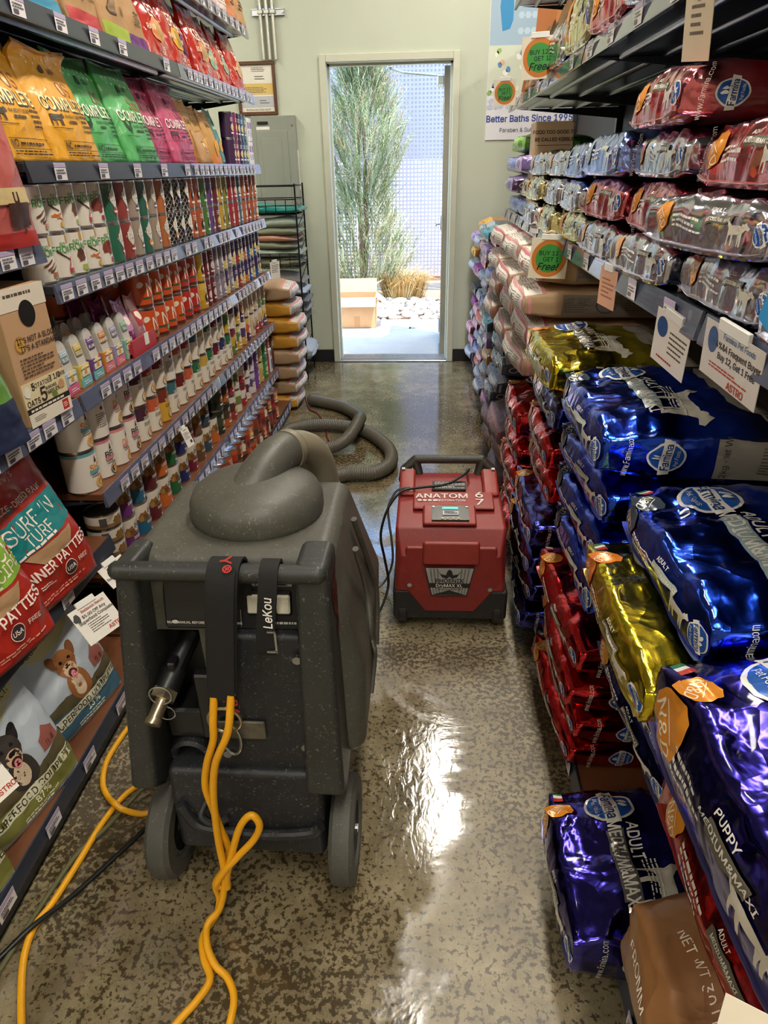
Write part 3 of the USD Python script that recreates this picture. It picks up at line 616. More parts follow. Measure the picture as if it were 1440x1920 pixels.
wcan('k_teal', 'can with a teal top and stew', '#3f6f78'); wcan('k_corn', 'golden honeycomb can with a maroon top', '#7d3a2a', '#d8a63f'); wcan('k_green', 'can with a green top and stew', '#2f7048'); wcan('k_cream', 'can with a yellow top and stew', '#c9a54a'); wcan('k_navy', 'can with a navy top and stew', '#353a66'); wcan('k_wine', 'can with a wine top and stew', '#6d2336')
for key, desc, base, spot, band, top in (('m_yellowgreen', 'yellow can with a green foot', '#d0a63f', '#7a4a2a', '#5c8040', '#8a2f30'), ('m_greenyellow', 'green can with a yellow foot', '#5c8040', '#e8d9b0', '#d0a63f', '#d8c890'), ('m_purpleyellow', 'purple can with a yellow foot', '#583a74', '#e0c070', '#d0a63f', '#eadfc8'), ('m_orangeplum', 'orange can with a plum foot', '#d0653a', '#f0dfb0', '#4c2c58', '#d9b05a'),
                                          ('m_tan', 'beige can with a brown picture', '#cbb292', '#7a4a30', None, '#d9c8aa'), ('m_rose', 'beige can with a red foot', '#cdb08c', '#7a5a40', '#a33a3c', '#e0d0b4'), ('m_sand', 'sand can with a green foot', '#c8ae88', '#8a5a3a', '#5f7a3f', '#dccaae'), ('m_violetgold', 'gold can with a violet foot', '#d3ab45', '#6a4a2a', '#5a3f86', '#d8c48a')):
    plain(key, desc, base, spot, band, .049, .131, '#f0e8d8', 'dark', top=top)
cols5 = [('b_blue', 'b_blue'), ('b_pink', 'b_back'), ('b_peach', 'b_peach'), ('b_pink', 'b_pink'), ('k_plum', 'k_plum'), ('k_coral', 'k_red'), ('k_corn', 'k_maroon'), ('k_teal', 'b_back'), ('k_maroon', 'k_coral'), ('k_coral', 'k_red'), ('k_green', 'k_teal'), ('k_cream', 'k_cream'), ('k_green', 'k_green'), ('k_wine', 'k_wine'), ('k_navy', 'k_navy'), ('k_green', 'm_greenyellow'),
         ('m_yellowgreen', 'k_maroon'), ('m_greenyellow', 'm_purpleyellow'), ('m_purpleyellow', 'm_orangeplum'), ('m_orangeplum', 'm_tan'), 'm_tan', ('m_rose', 'm_tan'), ('m_rose', 'm_sand'), ('m_violetgold', 'm_sand')]
row('picture-can shelf', .6255, -1.038, 1.80, .1045, .131, cols5, 'large cans on the picture-can shelf')
# -- brown-topped cans with a coloured foot
def nut(key, desc, foot):
    pr = [(blob2(.018, 4, 12, .3), '#8a6236', -.25, .62), (blob2(.012, 6, 10, .3), '#6b4a28', -.05, .57), (blob2(.010, 7, 10, .3), '#a5773f', -.45, .56), (at2(ring2(.014, .0155), 0, 0), '#4a3c30', .42, .75), (txt2('Nutri', .008), '#3c3028', .42, .78), (txt2('SOURCE', .0065), '#3c3028', .42, .71),
          (bars2(.034, .012, 2, 4), '#efe6d8', .25, .38), (blob2(.005, 3, 8, .3), '#f2ede2', .3, .10), (rect2(.014, .002), '#f2ede2', .55, .10)]
    design(key, desc, .0545, .126, [(0, .48, foot), (.48, .56, '#7d5c3a'), (.56, 1, '#ded3c2')], pr, lid='dark')
for key, nm, col in (('u_purple', 'purple', '#6b2d6e'), ('u_blue', 'petrol-blue', '#24607f'), ('u_maroon', 'maroon', '#5f2028'), ('u_orange', 'orange', '#c8672c'), ('u_green', 'green', '#23633a'), ('u_navy', 'navy', '#27306e'), ('u_ruby', 'ruby', '#7d2438'), ('u_brown', 'brown', '#6b4a34'), ('u_slate', 'slate', '#3a4a58')):
    nut(key, f'cream can with a {nm} foot', col)
for key, desc, base, spot, band, top in (('v_dark', 'dark green can with stew picture', '#3c4636', '#a5683a', '#2a3528', '#262a22'), ('v_rust', 'dark can with an orange foot', '#4a3a2c', '#b5683a', '#b8602f', '#2c2a24'), ('v_red', 'dark can with a red foot', '#55322c', '#d9a060', '#a0383a', '#d9cfbc'), ('v_olive', 'cream can with an olive band', '#75803f', '#8a5a3a', '#ddd2bc', '#ddd2bc'), ('v_white', 'white can with a red foot', '#e0d6c6', '#a5523a', '#a3303a', '#7d2a30'),
                                          ('v_plum', 'white can with a plum band', '#5a2a44', '#d8c0a0', '#e0d6c6', '#e0d6c6'), ('v_violet', 'violet can with a pale top', '#5c4a8c', '#e0d0b0', '#d9cfe0', '#cfc4d8'), ('v_purple', 'bright purple can', '#7a4a94', '#e0d0e6', None, '#6a3c86'), ('v_yellow', 'yellow-tan can', '#c9aa58', '#8a6a3a', None, '#d8c080'), ('v_green', 'bright green can', '#3f8a48', '#d0e0b0', None, '#2f7a3c'),
                                          ('v_crimson', 'crimson tall can', '#b03a4a', '#eac0b0', None, '#a02f40'), ('v_mauve', 'mauve-pink can', '#a05a86', '#eacfe0', None, '#8f4c78'), ('v_teal', 'teal-green can', '#3f8a74', '#d0e0d0', None, '#347a66')):
    plain(key, desc, base, spot, band, .0535, .126, '#efe8da', 'dark', top=top)
cols6 = ['u_purple', 'u_blue', 'u_maroon', 'u_orange', 'u_green', 'u_navy', 'u_ruby', 'u_brown', 'u_slate', ('u_orange', None), 'v_dark', 'v_rust', 'v_red', 'v_olive', 'v_white', 'v_plum', 'v_violet', 'v_purple', 'v_yellow', 'v_green', 'v_crimson']
cols6 = cols6[:21]
row('cream-can shelf', .3255, -1.041, 1.955, .1125, .126, cols6, 'cans on the cream-can shelf')
design('short', 'short cream tin with a brown picture', .056, .052, [(0, .3, '#8a6a45'), (.3, 1, '#ddd3c4')], [(rect2(.022, .03), '#57504c', -1.1, .5), (blob2(.016, 4, 12, .3), '#8a6236', -.25, .45), (txt2('Nutri', .009), '#3c3028', .3, .66), (txt2('SOURCE', .007), '#3c3028', .3, .48), (rect2(.02, .03), '#6b3d86', 1.1, .5)], lid='dark')
for k in range(4): put('short', (-1.036 + .002 * k, 1.838, .3255 + k * .0526), f"short cream tin with a brown picture, {['lowest', 'second from below', 'third from below', 'topmost'][k]} of the stack of four", 'stack of four short tins')
# -- silver-lidded cans on the base deck
for key, desc, base, spot, band, top in (('s_orange', 'silver-lidded orange can', '#c8702f', '#7a2f1c', '#e0a040', '#a03828'), ('s_red', 'silver-lidded red can', '#a8382a', '#e0a860', '#7a2a20', '#c85a30'), ('s_gold', 'silver-lidded golden can', '#d29a35', '#7a3a20', '#b5602c', '#d8b050'), ('s_brown', 'silver-lidded brown can', '#7d4a30', '#d08a40', '#5a3020', '#a03a2c'), ('s_wine', 'silver-lidded wine-red can', '#7a2a2c', '#e6dccb', '#a83a30', '#5f2024')):
    plain(key, desc, base, spot, band, .0415, .096, '#f0e4cc', 'tin', True, top)
cols7 = ['s_red', 's_red', 's_orange', 's_brown', 's_red', 's_orange', 's_brown', 's_orange', 's_gold', 's_gold', 's_orange', 's_red', 's_red', 's_brown', 's_wine', 's_red', 's_red', 's_brown', 's_wine', 's_red', 's_wine', 's_brown', 's_wine', 's_red']
row('base deck', .1005, -.950, 1.90, .0885, .096, cols7, 'silver-lidded cans on the base deck', turn=40)
# -- slim cans at the far end of the bag shelf
for key, desc, base in (('t_plum', 'slim plum-coloured can', '#4a2f52'), ('t_magenta', 'slim magenta can', '#8a3a62'), ('t_blue', 'slim blue can', '#3a5a8c'), ('t_sea', 'slim sea-green can', '#5a7a7c')):
    plain(key, desc, base, '#e0c080', None, .0335, .119, '#e8dfd0')
row('yellow-bag shelf', 1.5155, -1.02, 3.87, .0695, .119, ['t_plum', 't_magenta', 't_plum', 't_blue', 't_sea'], 'slim cans at the far end of the bag shelf')

# ---------------------------------------------------------------- cartons
M['carton'] = cdmat('carton_print', .45)
def carton(name, label, cat, w, d, h, loc, rotz, faces, prints, group=None, bev=.003):
    """upright carton: local front towards -y, width along x; faces = side colour; prints on the front"""
    t = thing(name, label, cat, loc, rotz, group); colored('carton_body', [(box(-w / 2, w / 2, 0, d, 0, h, bev), faces)], M['carton'], t, smooth=False)
    pr = Print()
    for n, (s, c_, x, z) in enumerate(prints): pr.add(at2(s, x, z), c_, ((0, 0, 0), (1, 0, 0), (0, 0, 1)), 1 + n * .15, 0)
    if pr.it: pr.build('front_print', M['carton'], t)
    return t
t = carton('food_carton', 'tall tan carton with a round hole and a small red emblem beside the treat tubs', 'carton', .175, .13, .325, (-.958, 1.585, .9305), PI / 2 - .10, '#c79f78', [
    (rect2(.175, .05), '#e8ddca', 0, .300), (bars2(.13, .008, 1, 2, fill=.9), '#5a4c40', 0, .309), (ell2(.030, .031, n=28), '#0d0b0a', .005, .262), (at2(ring2(.018, .020), 0, 0), '#b8862e', -.048, .197), (ell2(.017), '#d0a04a', -.048, .197), (bars2(.02, .014, 3, 1), '#8a6220', -.048, .197),
    (txt2("IT'S NOT A SLOGAN.", .0125), '#3f3128', .028, .205), (txt2("IT'S A STANDARD.", .0125), '#3f3128', .026, .186), (bars2(.13, .05, 6, 3, fill=.4), '#5a4638', 0, .142), (rect2(.175, .062), '#e4d5ac', 0, .078), (txt2('5', .018), '#3a3028', -.045, .094), (txt2('POTATOES', .011), '#3a3028', -.008, .094), (txt2('7 1/2', .014), '#3a3028', .045, .097), (txt2('EGGS', .009), '#3a3028', .072, .097),
    (txt2('OATS', .014), '#3a3028', -.055, .058), (txt2('5', .034), '#3a3028', -.012, .068), (txt2('BUNCHES', .007), '#3a3028', .022, .078), (txt2('PARSLEY', .010), '#3a3028', .024, .066), (blob2(.014, 3, 10, .2), '#f0e8d6', -.07, .086), (blob2(.013, 5, 10, .2), '#c99a6a', .062, .072), (blob2(.010, 6, 12, .4), '#6a8a3c', .03, .056),
    (rect2(.175, .014), '#2c2622', 0, .040), (bars2(.15, .006, 1, 6, fill=.9), '#e8ddca', 0, .040), (rect2(.175, .034), '#ebe2d0', 0, .017), (rect2(.026, .026), '#c0302c', .062, .018), (bars2(.018, .014, 3, 2), '#f2e8dc', .062, .018), (bars2(.05, .014, 3, 2, fill=.35), '#5a4c40', -.045, .018)])
for k, (y, c1) in enumerate(((4.215, '#e4e2ea'), (4.265, '#d9d8e4'))):
    for q in range(2):
        carton('small_carton', f"small white carton at the far end of the bag shelf, {['nearer', 'farther'][k]} column, {['lower', 'upper'][q]} one", 'carton', .044, .09, .115, (-.99, y, 1.5155 + .1155 * q), PI / 2, c1, [(rect2(.03, .03), '#8a6a9a', 0, .08), (bars2(.03, .03, 3, k + q), '#8a8aa0', 0, .04)], 'white cartons on the bag shelf')
for k, (y, h, cols, lb) in enumerate(((4.225 - .02, .15, ('#d8e2ea', '#3a76a8', '#b03038'), 'pale blue carton with a red corner'), (4.262, .20, ('#6b3a34', '#1f1c20', '#d9cfc0'), 'dark red carton with pale print'), (4.29, .21, ('#3a2a2c', '#a03a30', '#d9cfc0'), 'narrow black and red carton'))):
    carton('small_carton', f'{lb} at the far end of the cream-can shelf', 'carton', [.05, .026, .018][k], .10, h, (-.985, y, .3255), PI / 2, cols[0], [(rect2(.03 if k == 0 else .018, h * .4), cols[1], 0, h * .35), (rect2(.03 if k == 0 else .016, h * .2), cols[2], 0, h * .8)], 'cartons at the far end')
# ================================================================ BAGS: two kinds of body, each bent from a box by its own deformation
def pouch_G(W, H, D, lean=0., amp=.006, seed=0, curl=0., top=.06, tuck=0.):
    """stand-up pouch: x across, y depth (0 = front), z up"""
    def G(p):
        p = np.asarray(p, float); x, y, z = p.T; u = np.clip(2 * x / W, -1.05, 1.05); t = np.clip(z / H, 0, 1)
        d = top + (1 - top) * (1 - t ** 1.7); d = d * (1 - .5 * np.abs(u) ** 4 * (.25 + .75 * t))
        Y = D / 2 + (y - D / 2) * d; Y = Y + lean * t ** 1.3 - .012 * np.exp(-((t - .42) / .3) ** 2) * (1 - u * u) * np.sign(D / 2 - y)
        X = x * (1 + .035 * np.sin(PI * np.clip(t * 1.1, 0, 1)) - .05 * (1 - t) * (t < 0)); Z = z - .012 * (1 - np.abs(u)) * (t > .985)
        k = np.clip((t - .72) / .28, 0, 1); Y = Y - curl * k ** 2; Z = Z - abs(curl) * .5 * k ** 2
        s = sstep(0, .06, t); q = np.stack([x, y, z], 1) * [1, .4, 1]
        c1 = crease(q, 9, seed); c2 = crease(q * [1.6, 1, .8], 17, seed + 31)
        Y = Y + amp * s * (c1 + .5 * c2); X = X + amp * .45 * s * crease(q, 8, seed + 60)
        return np.stack([X, Y, Z + .0008], 1)
    return G
def pouch(name, label, W, H, D, loc, rotz, body, prints, lean=.05, amp=.006, seed=0, curl=0., group=None, cat='bag', bands=(), printmat=None, rot=None, seal=None):
    """body: material, or (colour-primvar material, colour) with bands [(z from, z to, colour)] as fractions of height"""
    t = thing(name, label, cat, loc, rotz, group, rot=rot); G = pouch_G(W, H, D, lean, amp, seed, curl)
    v, f = grid_box(W, D, H, .0125 if W < .3 else .016); v = np.stack([v[:, 0] - W / 2, v[:, 1] + D / 2, v[:, 2]], 1); f = f
    mesh('bag_body', (G(v), f), body, t, smooth=True, uv=np.stack([v[:, 0] / W + .5, v[:, 2] / H], 1))
    fr = ((0, -.0004, 0), (1, 0, 0), (0, 0, 1)); pr = Print()
    for a, b, c_ in bands: pr.add(at2(rect2(W * .99, H * (b - a)), 0, H * (a + b) / 2), c_, fr, .7, .02)
    for n, (s, c_, x, z) in enumerate(prints): pr.add(at2(s, x, z), c_, fr, 1.8 + n * (.45 if len(prints) < 22 else .22), .012)
    if pr.it: pr.build('front_print', printmat or M['print'], t, G)
    s = box(-W / 2, W / 2, D / 2 - .002, D / 2 + .002, H - .02, H + .008); tt = trimesh.remesh.subdivide_to_size(*s, .03); mesh('top_seal', (G(np.clip(tt[0], None, [9, 9, H])) + np.c_[np.zeros((len(tt[0]), 2)), np.clip(tt[0][:, 2] - H, 0, 1)], tt[1]), seal or body, t, smooth=True)
    return t
def film(name, col, rough=.3, metal=0., bump=.5, scale=14., coat=.4, var=.0):
    """bag film: crumpled in fine folds"""
    col = C(col)
    n = {'g': ('texture_coordinate', {}), 'm': ('mapping', {'scale': (1., 1., 1.)}), 'v': ('noise_texture', {'type': 'ridged_multifractal', 'scale': scale, 'detail': 2., 'roughness': .45, 'offset': .9, 'gain': 1.2, 'use_normalize': True, 'distortion': .3}),
         'b': ('bump', {'strength': bump, 'distance': .006}), 'p': ('principled_bsdf', dict(base_color=col, roughness=rough, metallic=metal, coat_weight=coat, coat_roughness=.12))}
    L = [('g.object', 'm.vector'), ('m.vector', 'v.vector'), ('v.fac', 'b.height'), ('b.normal', 'p.normal')]
    if coat: L.append(('b.normal', 'p.coat_normal'))
    return mat(name, n, L)
# animal silhouettes (flat print)
DOG = poly2([(-.5, .0), (-.44, .0), (-.42, .28), (-.30, .34), (-.26, .02), (-.19, .02), (-.18, .34), (.12, .34), (.14, .0), (.21, .0), (.24, .32), (.28, .0), (.35, .0), (.36, .42), (.46, .52), (.60, .50), (.64, .58), (.54, .68), (.44, .78), (.40, .70), (.33, .70), (.28, .60), (-.34, .58), (-.46, .66), (-.60, .82), (-.56, .62), (-.48, .48)])
COW = poly2([(-.5, 0), (-.43, 0), (-.42, .25), (-.2, .25), (-.2, .0), (-.13, 0), (-.12, .28), (.18, .28), (.2, 0), (.26, 0), (.28, .3), (.36, .0), (.42, 0), (.42, .4), (.56, .38), (.66, .42), (.62, .54), (.56, .62), (.46, .60), (.40, .56), (-.46, .58), (-.52, .4), (-.56, .1), (-.53, .1)])
HEN = poly2([(-.05, 0), (.0, .0), (.02, .18), (.10, .18), (.10, 0), (.15, 0), (.18, .2), (.32, .34), (.36, .58), (.44, .62), (.40, .74), (.34, .82), (.26, .80), (.22, .66), (.10, .50), (-.12, .50), (-.30, .72), (-.42, .74), (-.38, .50), (-.28, .30), (-.08, .18)])
RABBIT = poly2([(-.3, 0), (.26, 0), (.22, .08), (.24, .3), (.36, .42), (.34, .54), (.22, .60), (.16, .62), (.04, 1.0), (-.03, .98), (.06, .6), (.02, .98), (-.08, .94), (.0, .54), (-.18, .42), (-.34, .22), (-.42, .18), (-.4, .08)])
DUCK = poly2([(-.5, .12), (-.2, .0), (.22, .04), (.30, .2), (.22, .40), (.24, .56), (.40, .60), (.40, .66), (.24, .72), (.14, .76), (.04, .68), (.08, .48), (.02, .34), (-.2, .36)])
LEAF = poly2([(0, -.5), (.26, -.36), (.42, -.1), (.40, .25), (.2, .5), (-.05, .52), (-.32, .34), (-.44, .0), (-.34, -.3)])
def dogface(s, fur, dark, x, z, mouth=True):
    """a small flat picture of a dog's head and chest"""
    r = s; e = lambda a, b, dx, dz: ell2(a * r, b * r, x + dx * r, z + dz * r)
    o = [(e(.62, .7, .05, -1.0), fur, 0, 0), (e(.34, .5, .0, -1.0), '#d9c3a5', 0, 0), (at2(ell2(.24 * r, .42 * r), x - .52 * r, z + .38 * r, 38), dark, 0, 0), (at2(ell2(.22 * r, .42 * r), x + .52 * r, z + .42 * r, -38), dark, 0, 0), (e(.56, .60, 0, .08), fur, 0, 0), (e(.34, .34, .04, -.28), '#c9a988' if mouth else fur, 0, 0),
         (e(.085, .075, -.22, .20), '#15100c', 0, 0), (e(.085, .075, .24, .20), '#15100c', 0, 0), (e(.15, .11, .03, -.10), '#1b1413', 0, 0)]
    if mouth: o += [(e(.22, .17, .04, -.42), '#3a1715', 0, 0), (e(.15, .17, .05, -.50), '#d9868a', 0, 0)]
    return o
LAT = -.985         # x of the front of the bags on the upper left shelves
M['f_yellow'] = film('bag_yellow', '#d99a1e', .42, coat=.15); M['f_green'] = film('bag_green', '#4fa55c', .40, coat=.15); M['f_pink'] = film('bag_rose', '#b5446a', .42, coat=.15)
M['f_kraft'] = film('bag_kraft', '#b38a5c', .65, bump=.35, coat=0.); M['f_red'] = film('bag_red_gloss', '#b52418', .22, coat=.8); M['f_red2'] = film('bag_red_matte', '#a82a20', .35, coat=.35)
M['f_tan'] = film('bag_tan', '#b98a4a', .5, coat=.1); M['f_cream'] = film('bag_cream', '#c9bf9c', .4, coat=.2, scale=9.); M['f_salmon'] = film('bag_salmon', '#b5564f', .4, coat=.2)
M['f_black'] = film('bag_black', '#17171a', .3, coat=.5); M['f_clear'] = film('bag_frosted', '#e3c9c6', .2, coat=.6); M['f_orange'] = film('bag_orange', '#c86a2c', .25, coat=.6)
M['f_teal'] = pm('teal_strip', '#157a7a', .35)
# -- eye-level shelf: yellow, green, rose and small tan pouches
def complete(name, label, y, mt, word, animal, pal, seed, W=.275, dz=0, curl=0., gate=1, x=LAT, rz=0.):
    ink, wh, br = pal
    pr = [(txt2(word, .034, False), br, .045, .180), (txt2('COMPLETE', .030), '#3a2a1c', .004, .139), (txt2('COMPLETE', .030), wh, .0, .142), (at2(animal, 0, 0, 0, .048), ink, -.075, .088), (rect2(.085, .0014), ink, -.062, .083), (txt2('for ADULT DOGS', .0075), ink, .005, .112), (bars2(.06, .010, 1, seed, fill=.7), ink, .005, .099), (rect2(.0016, .06), ink, .048, .098), (bars2(.075, .048, 4, seed + 3, fill=.4), ink, .094, .098),
          (rect2(.2, .0014), ink, .02, .052), (txt2('NO', .016), ink, -.06, .041), (bars2(.13, .007, 1, seed, fill=.8), ink, .03, .041), (rect2(.2, .0014), ink, .02, .030), (bars2(.19, .012, 2, seed + 1, fill=.5), ink, .02, .021)]
    for i in range(7):
        for k in range(2): pr.append((ell2(.004, n=8), '#ffffff' if False else wh, -.09 + .03 * i + .012 * k, .250 - .016 * k))
    pr += [(blob2(.012, seed, 9, .3), ink, -.02, .222), (bars2(.04, .014, 3, seed), ink, .03, .222)]
    return pouch(name, label, W, .287, .10, (x, y, 1.5155), PI / 2 + rz, mt, pr, .045, .007, seed, curl)
complete('food_bag', 'yellow pouch with a cow, standing behind the salmon pouch', 1.835, M['f_yellow'], 'OS', COW, ('#3a2a18', '#f0dca0', '#8a3f1c'), 1)
complete('food_bag', 'yellow pouch with curled-over top and a black cow, beside the green ones', 2.085, M['f_yellow'], 'OS', COW, ('#3a2a18', '#f0dca0', '#8a3f1c'), 2, curl=.035, x=LAT + .012)
complete('food_bag', 'green pouch with a black hen, beside the yellow pouches', 2.335, M['f_green'], 'OS', HEN, ('#1f3a28', '#dcecc8', '#8a3f2c'), 3, x=LAT - .01)
complete('food_bag', 'green pouch with a black hen, beside the rose pouches', 2.59, M['f_green'], 'Soos', HEN, ('#1f3a28', '#dcecc8', '#a8502c'), 4, x=LAT + .008)
complete('food_bag', 'rose-pink pouch behind the second green one', 2.84, M['f_pink'], 'OS', COW, ('#4a1830', '#f2cfd6', '#5a1a30'), 5, x=LAT - .02)
complete('food_bag', 'rose-pink pouch in front, beside the small tan pouches', 3.06, M['f_pink'], 'OS', COW, ('#4a1830', '#f2cfd6', '#5a1a30'), 6, x=LAT + .004)
for k, (y, x) in enumerate(((3.27, -1.0), (3.42, -1.01), (3.56, -.995))):
    pouch('treat_bag', f"small tan pouch with an orange foot, {['nearest', 'middle', 'farthest'][k]} of the three", .155, .245 - .012 * k, .07, (x, y, 1.5155), PI / 2, M['f_tan'],
          [(txt2('RAW', .02), '#5a3c1c', 0, .165), (blob2(.034, k, 12, .2), '#d9932e', .0, .07), (blob2(.022, k + 5, 10, .25), '#e6b04a', .02, .085), (rect2(.12, .0014), '#5a3c1c', 0, .20)], .03, .005, 20 + k, group='small tan pouches', bands=[(0, .2, '#c8762a')])
pouch('treat_bag', 'small kraft bag with a drawn jar and a hanging tag, in front of the tan pouches', .13, .13, .05, (-.972, 3.30, 1.5155), PI / 2, M['f_kraft'], [(rect2(.028, .036), '#d9c4a0', 0, .065), (ell2(.011), '#b0503a', 0, .06), (rect2(.02, .008), '#6a4a2a', 0, .087)], .015, .003, 29)
pouch('treat_bag', 'sea-green pouch between the tan pouches and the slim cans', .11, .235, .06, (-1.01, 3.70, 1.5155), PI / 2, film('bag_sea', '#3f7a6c', .4), [(blob2(.026, 3, 12, .2), '#d99a3e', .0, .08), (txt2('RAW', .016), '#e0e6d0', 0, .16)], .03, .005, 30)
# -- shelf above: kraft animal bags and glossy red treat bags
for k, (y, foot, an, lb) in enumerate(((2.10, '#3f93b5', COW, 'blue foot and a cow'), (2.31, '#b8323a', HEN, 'red foot and a hen'), (2.515, '#9cb03a', RABBIT, 'lime foot and a rabbit'), (2.715, '#6c2f78', DUCK, 'purple foot and a round stamp'))):
    pr = [(at2(an, 0, 0, 0, .085), '#4a3826', -.02, .065), (at2(an, 0, 0, 0, .072), '#8a6a48', -.019, .071), (bars2(.05, .022, 4, k), '#4a3826', .06, .085), (txt2('RAW', .024), '#f0e2c8', -.02, .19), (bars2(.07, .012, 2, k + 3), '#5a4630', .01, .165)]
    if k == 3: pr = [(at2(ring2(.030, .032), 0, 0), '#8a6a58', .01, .20), (at2(ring2(.026, .027), 0, 0), '#8a6a58', .01, .20), (blob2(.018, 3, 14, .3), '#9a7a60', .01, .20), (bars2(.07, .03, 5, k), '#3f3022', .02, .085), (rect2(.06, .004), '#3f3022', .02, .107)]
    pouch('treat_bag', f'kraft paper pouch with a {lb}, on the top-left bag shelf', .205, .272, .075, (LAT + [-.01, .004, .012, -.004][k], y, 1.8605), PI / 2, M['f_kraft'], pr, .035, .006, 40 + k, bands=[(0, .15, foot)], group='kraft pouches on the upper shelf')
pouch('treat_bag', 'black bag at the near end of the kraft pouch row', .24, .25, .09, (-.99, 1.87, 1.8605), PI / 2, M['f_black'], [(rect2(.1, .03), '#d9cdb8', 0, .12)], .04, .006, 47)
RED = [(2.93, 'ER', ('#e0905a', '#c9a060'), 'round biscuits and a swirled word'), (3.12, "'ERS", ('#d9a22a', '#a8923c'), 'a yellow patch'), (3.27, 'ERS', ('#5a2a5a', '#a0303a'), 'a plum patch'), (3.46, 'KERS', ('#d98a5a', '#c0a878'), 'a clear window showing a biscuit'), (3.69, 'KERS', ('#8ab8a0', '#d0b890'), 'a mint swirl'), (3.90, 'RS', ('#8ab8a0', '#c8a890'), 'mint swirl and a pale window'), (4.10, 'RS', ('#d9a080', '#c0a878'), 'pale window and a creased top')]
for k, (y, w, (c1, c2), lb) in enumerate(RED):
    pr = [(txt2(w, .040), '#f2d9cc', .01, .152), (blob2(.055, k, 16, .08, .7), c1, .01, .092), (ell2(.030, .030, .015, .092), c2, 0, 0), (at2(ring2(.016, .022), 0, 0), C(c2) * .8, .015, .092), (txt2('15', .020), '#f0c8b8', .025, .034), (rect2(.03, .003), '#f0c8b8', .03, .020), (txt2('BEEF' if k == 3 else 'RAW', .016), '#f0d0b0', -.045, .095), (bars2(.05, .012, 2, k), '#e8b8a8', .0, .21)]
    pouch('treat_bag', f"glossy red treat pouch with {lb}, {ORD[k]} of its row", .20, .268 - .006 * (k % 3), .08, (LAT + [.0, .012, -.012, .012, -.008, -.006, .010][k], y, 1.8605), PI / 2 + .05 * (k % 3 - 1), M['f_red'], pr, .045, .009, 50 + k, group='red treat pouches on the upper shelf')
# -- the highest shelf
for k, (y, h, mt, lb) in enumerate(((3.62, .20, 'f_clear', 'frosted bag of pink and white chews'), (3.84, .23, 'f_clear', 'frosted bag of pale chews hanging over the rail'), (4.06, .20, 'f_orange', 'orange glossy bag at the end of the highest shelf'), (4.22, .25, 'f_kraft', 'kraft bag at the very end of the highest shelf'))):
    pr = [(blob2(.045, k, 14, .3), '#b5303a', 0, .10), (bars2(.1, .05, 4, k), '#e9d9d4', 0, .05)] if k < 2 else [(bars2(.08, .06, 4, k), '#4a3020', 0, .09)]
    pouch('chew_bag', f'{lb}, left of the wall conduits', .20, h, .10, (LAT + .02, y, 2.1605), PI / 2, M[mt], pr, .03, .011, 70 + k, group='bags on the highest shelf')
# -- near bay: salmon pouches, red dinner bags, pale ranch bags, green bag
pouch('food_bag', 'salmon pouch with a dark brown label, at the left edge of view', .24, .37, .10, (-.955, 1.585, 1.3355), PI / 2 - .12, M['f_salmon'],
      [(rect2(.15, .085), '#3a241c', -.04, .215), (rect2(.14, .075), '#d9b98a', -.04, .215), (rect2(.13, .066), '#3f281e', -.04, .215), (txt2('OS', .05), '#e6d2b0', -.01, .215), (rect2(.24, .034), '#d9c088', 0, .110), (txt2('u', .03), '#4a2a20', .05, .110), (rect2(.08, .05), '#42261f', .06, .07), (blob2(.006, 2, 8), '#42261f', .07, .035)], -.01, .006, 80, bands=[(0, .09, '#a8231c')])
pouch('food_bag', 'salmon pouch cut by the left edge, in front of the labelled one', .24, .33, .10, (-.958, 1.38, 1.3355), PI / 2 - .12, M['f_salmon'], [(rect2(.24, .05), '#3a241c', 0, .10)], .05, .006, 81, bands=[(0, .09, '#a8231c')])
def dinner(label, y, band, bcol, l1, l2, pic, seed, x=-.93, rz=-.22):
    w = '#f0ded2'
    pr = [(at2(rect2(.272, .088), 0, 0, 6), bcol, 0, .195), (at2(txt2(l1, .036, False), 0, 0, 6), w, 0, .212), (at2(txt2(l2, .028, False), 0, 0, 6), w, .0, .176), (at2(bars2(.18, .007, 1, seed, fill=.8), 0, 0, 6), w, 0, .156)] + pic + [(at2(txt2('FREEZE-DRIED RAW', .014), 0, 0, 4), w, 0, .262),
          (poly2([(-.09, .0), (.09, .012), (.05, -.03), (-.05, -.032)]), '#a5825e', .01, .142), (at2(txt2('DINNER PATTIES', .024), 0, 0, 5), w, 0, .100), (at2(ring2(.019, .021), 0, 0), w, .03, .062), (ell2(.018), '#3a3034', .03, .062), (txt2('USA', .011), w, .03, .062), (txt2('FREE', .012), w, .085, .064), (bars2(.05, .012, 2, seed), w, -.06, .062), (bars2(.2, .014, 2, seed + 1), '#d99a88', 0, .028),
          (blob2(.018, 3, 11, .2), '#7a2420', -.03, .352), (txt2('& Chewy’s', .016, False), '#e0b8a8', -.01, .322), (rect2(.12, .0012), '#e0b8a8', -.01, .338)]
    return pouch('food_bag', label, .272, .385, .12, (x, y, .4905), PI / 2 + rz, M['f_red2'], pr, .10, .010, seed, group=None)
dinner('red dinner bag with a lime-green band and a green duck', 1.15, 0, '#7da838', 'DUCK DUCK', 'GOOSE RECIPE', [(at2(DUCK, 0, 0, 0, .055), '#86b83c', -.015, .237), (at2(rect2(.2, .11), 0, 0, -2), '#26352a', -.09, .32), (at2(rect2(.2, .035), 0, 0, -2), '#2a3f7a', -.09, .385), (at2(txt2('FREEZE DRIED', .018), 0, 0, -2), '#f0ede6', -.09, .383), (at2(bars2(.17, .05, 4, 3, fill=.4), 0, 0, -2), '#e8e6dc', -.09, .32), (ell2(.017), '#58a860', -.01, .325)], 90)
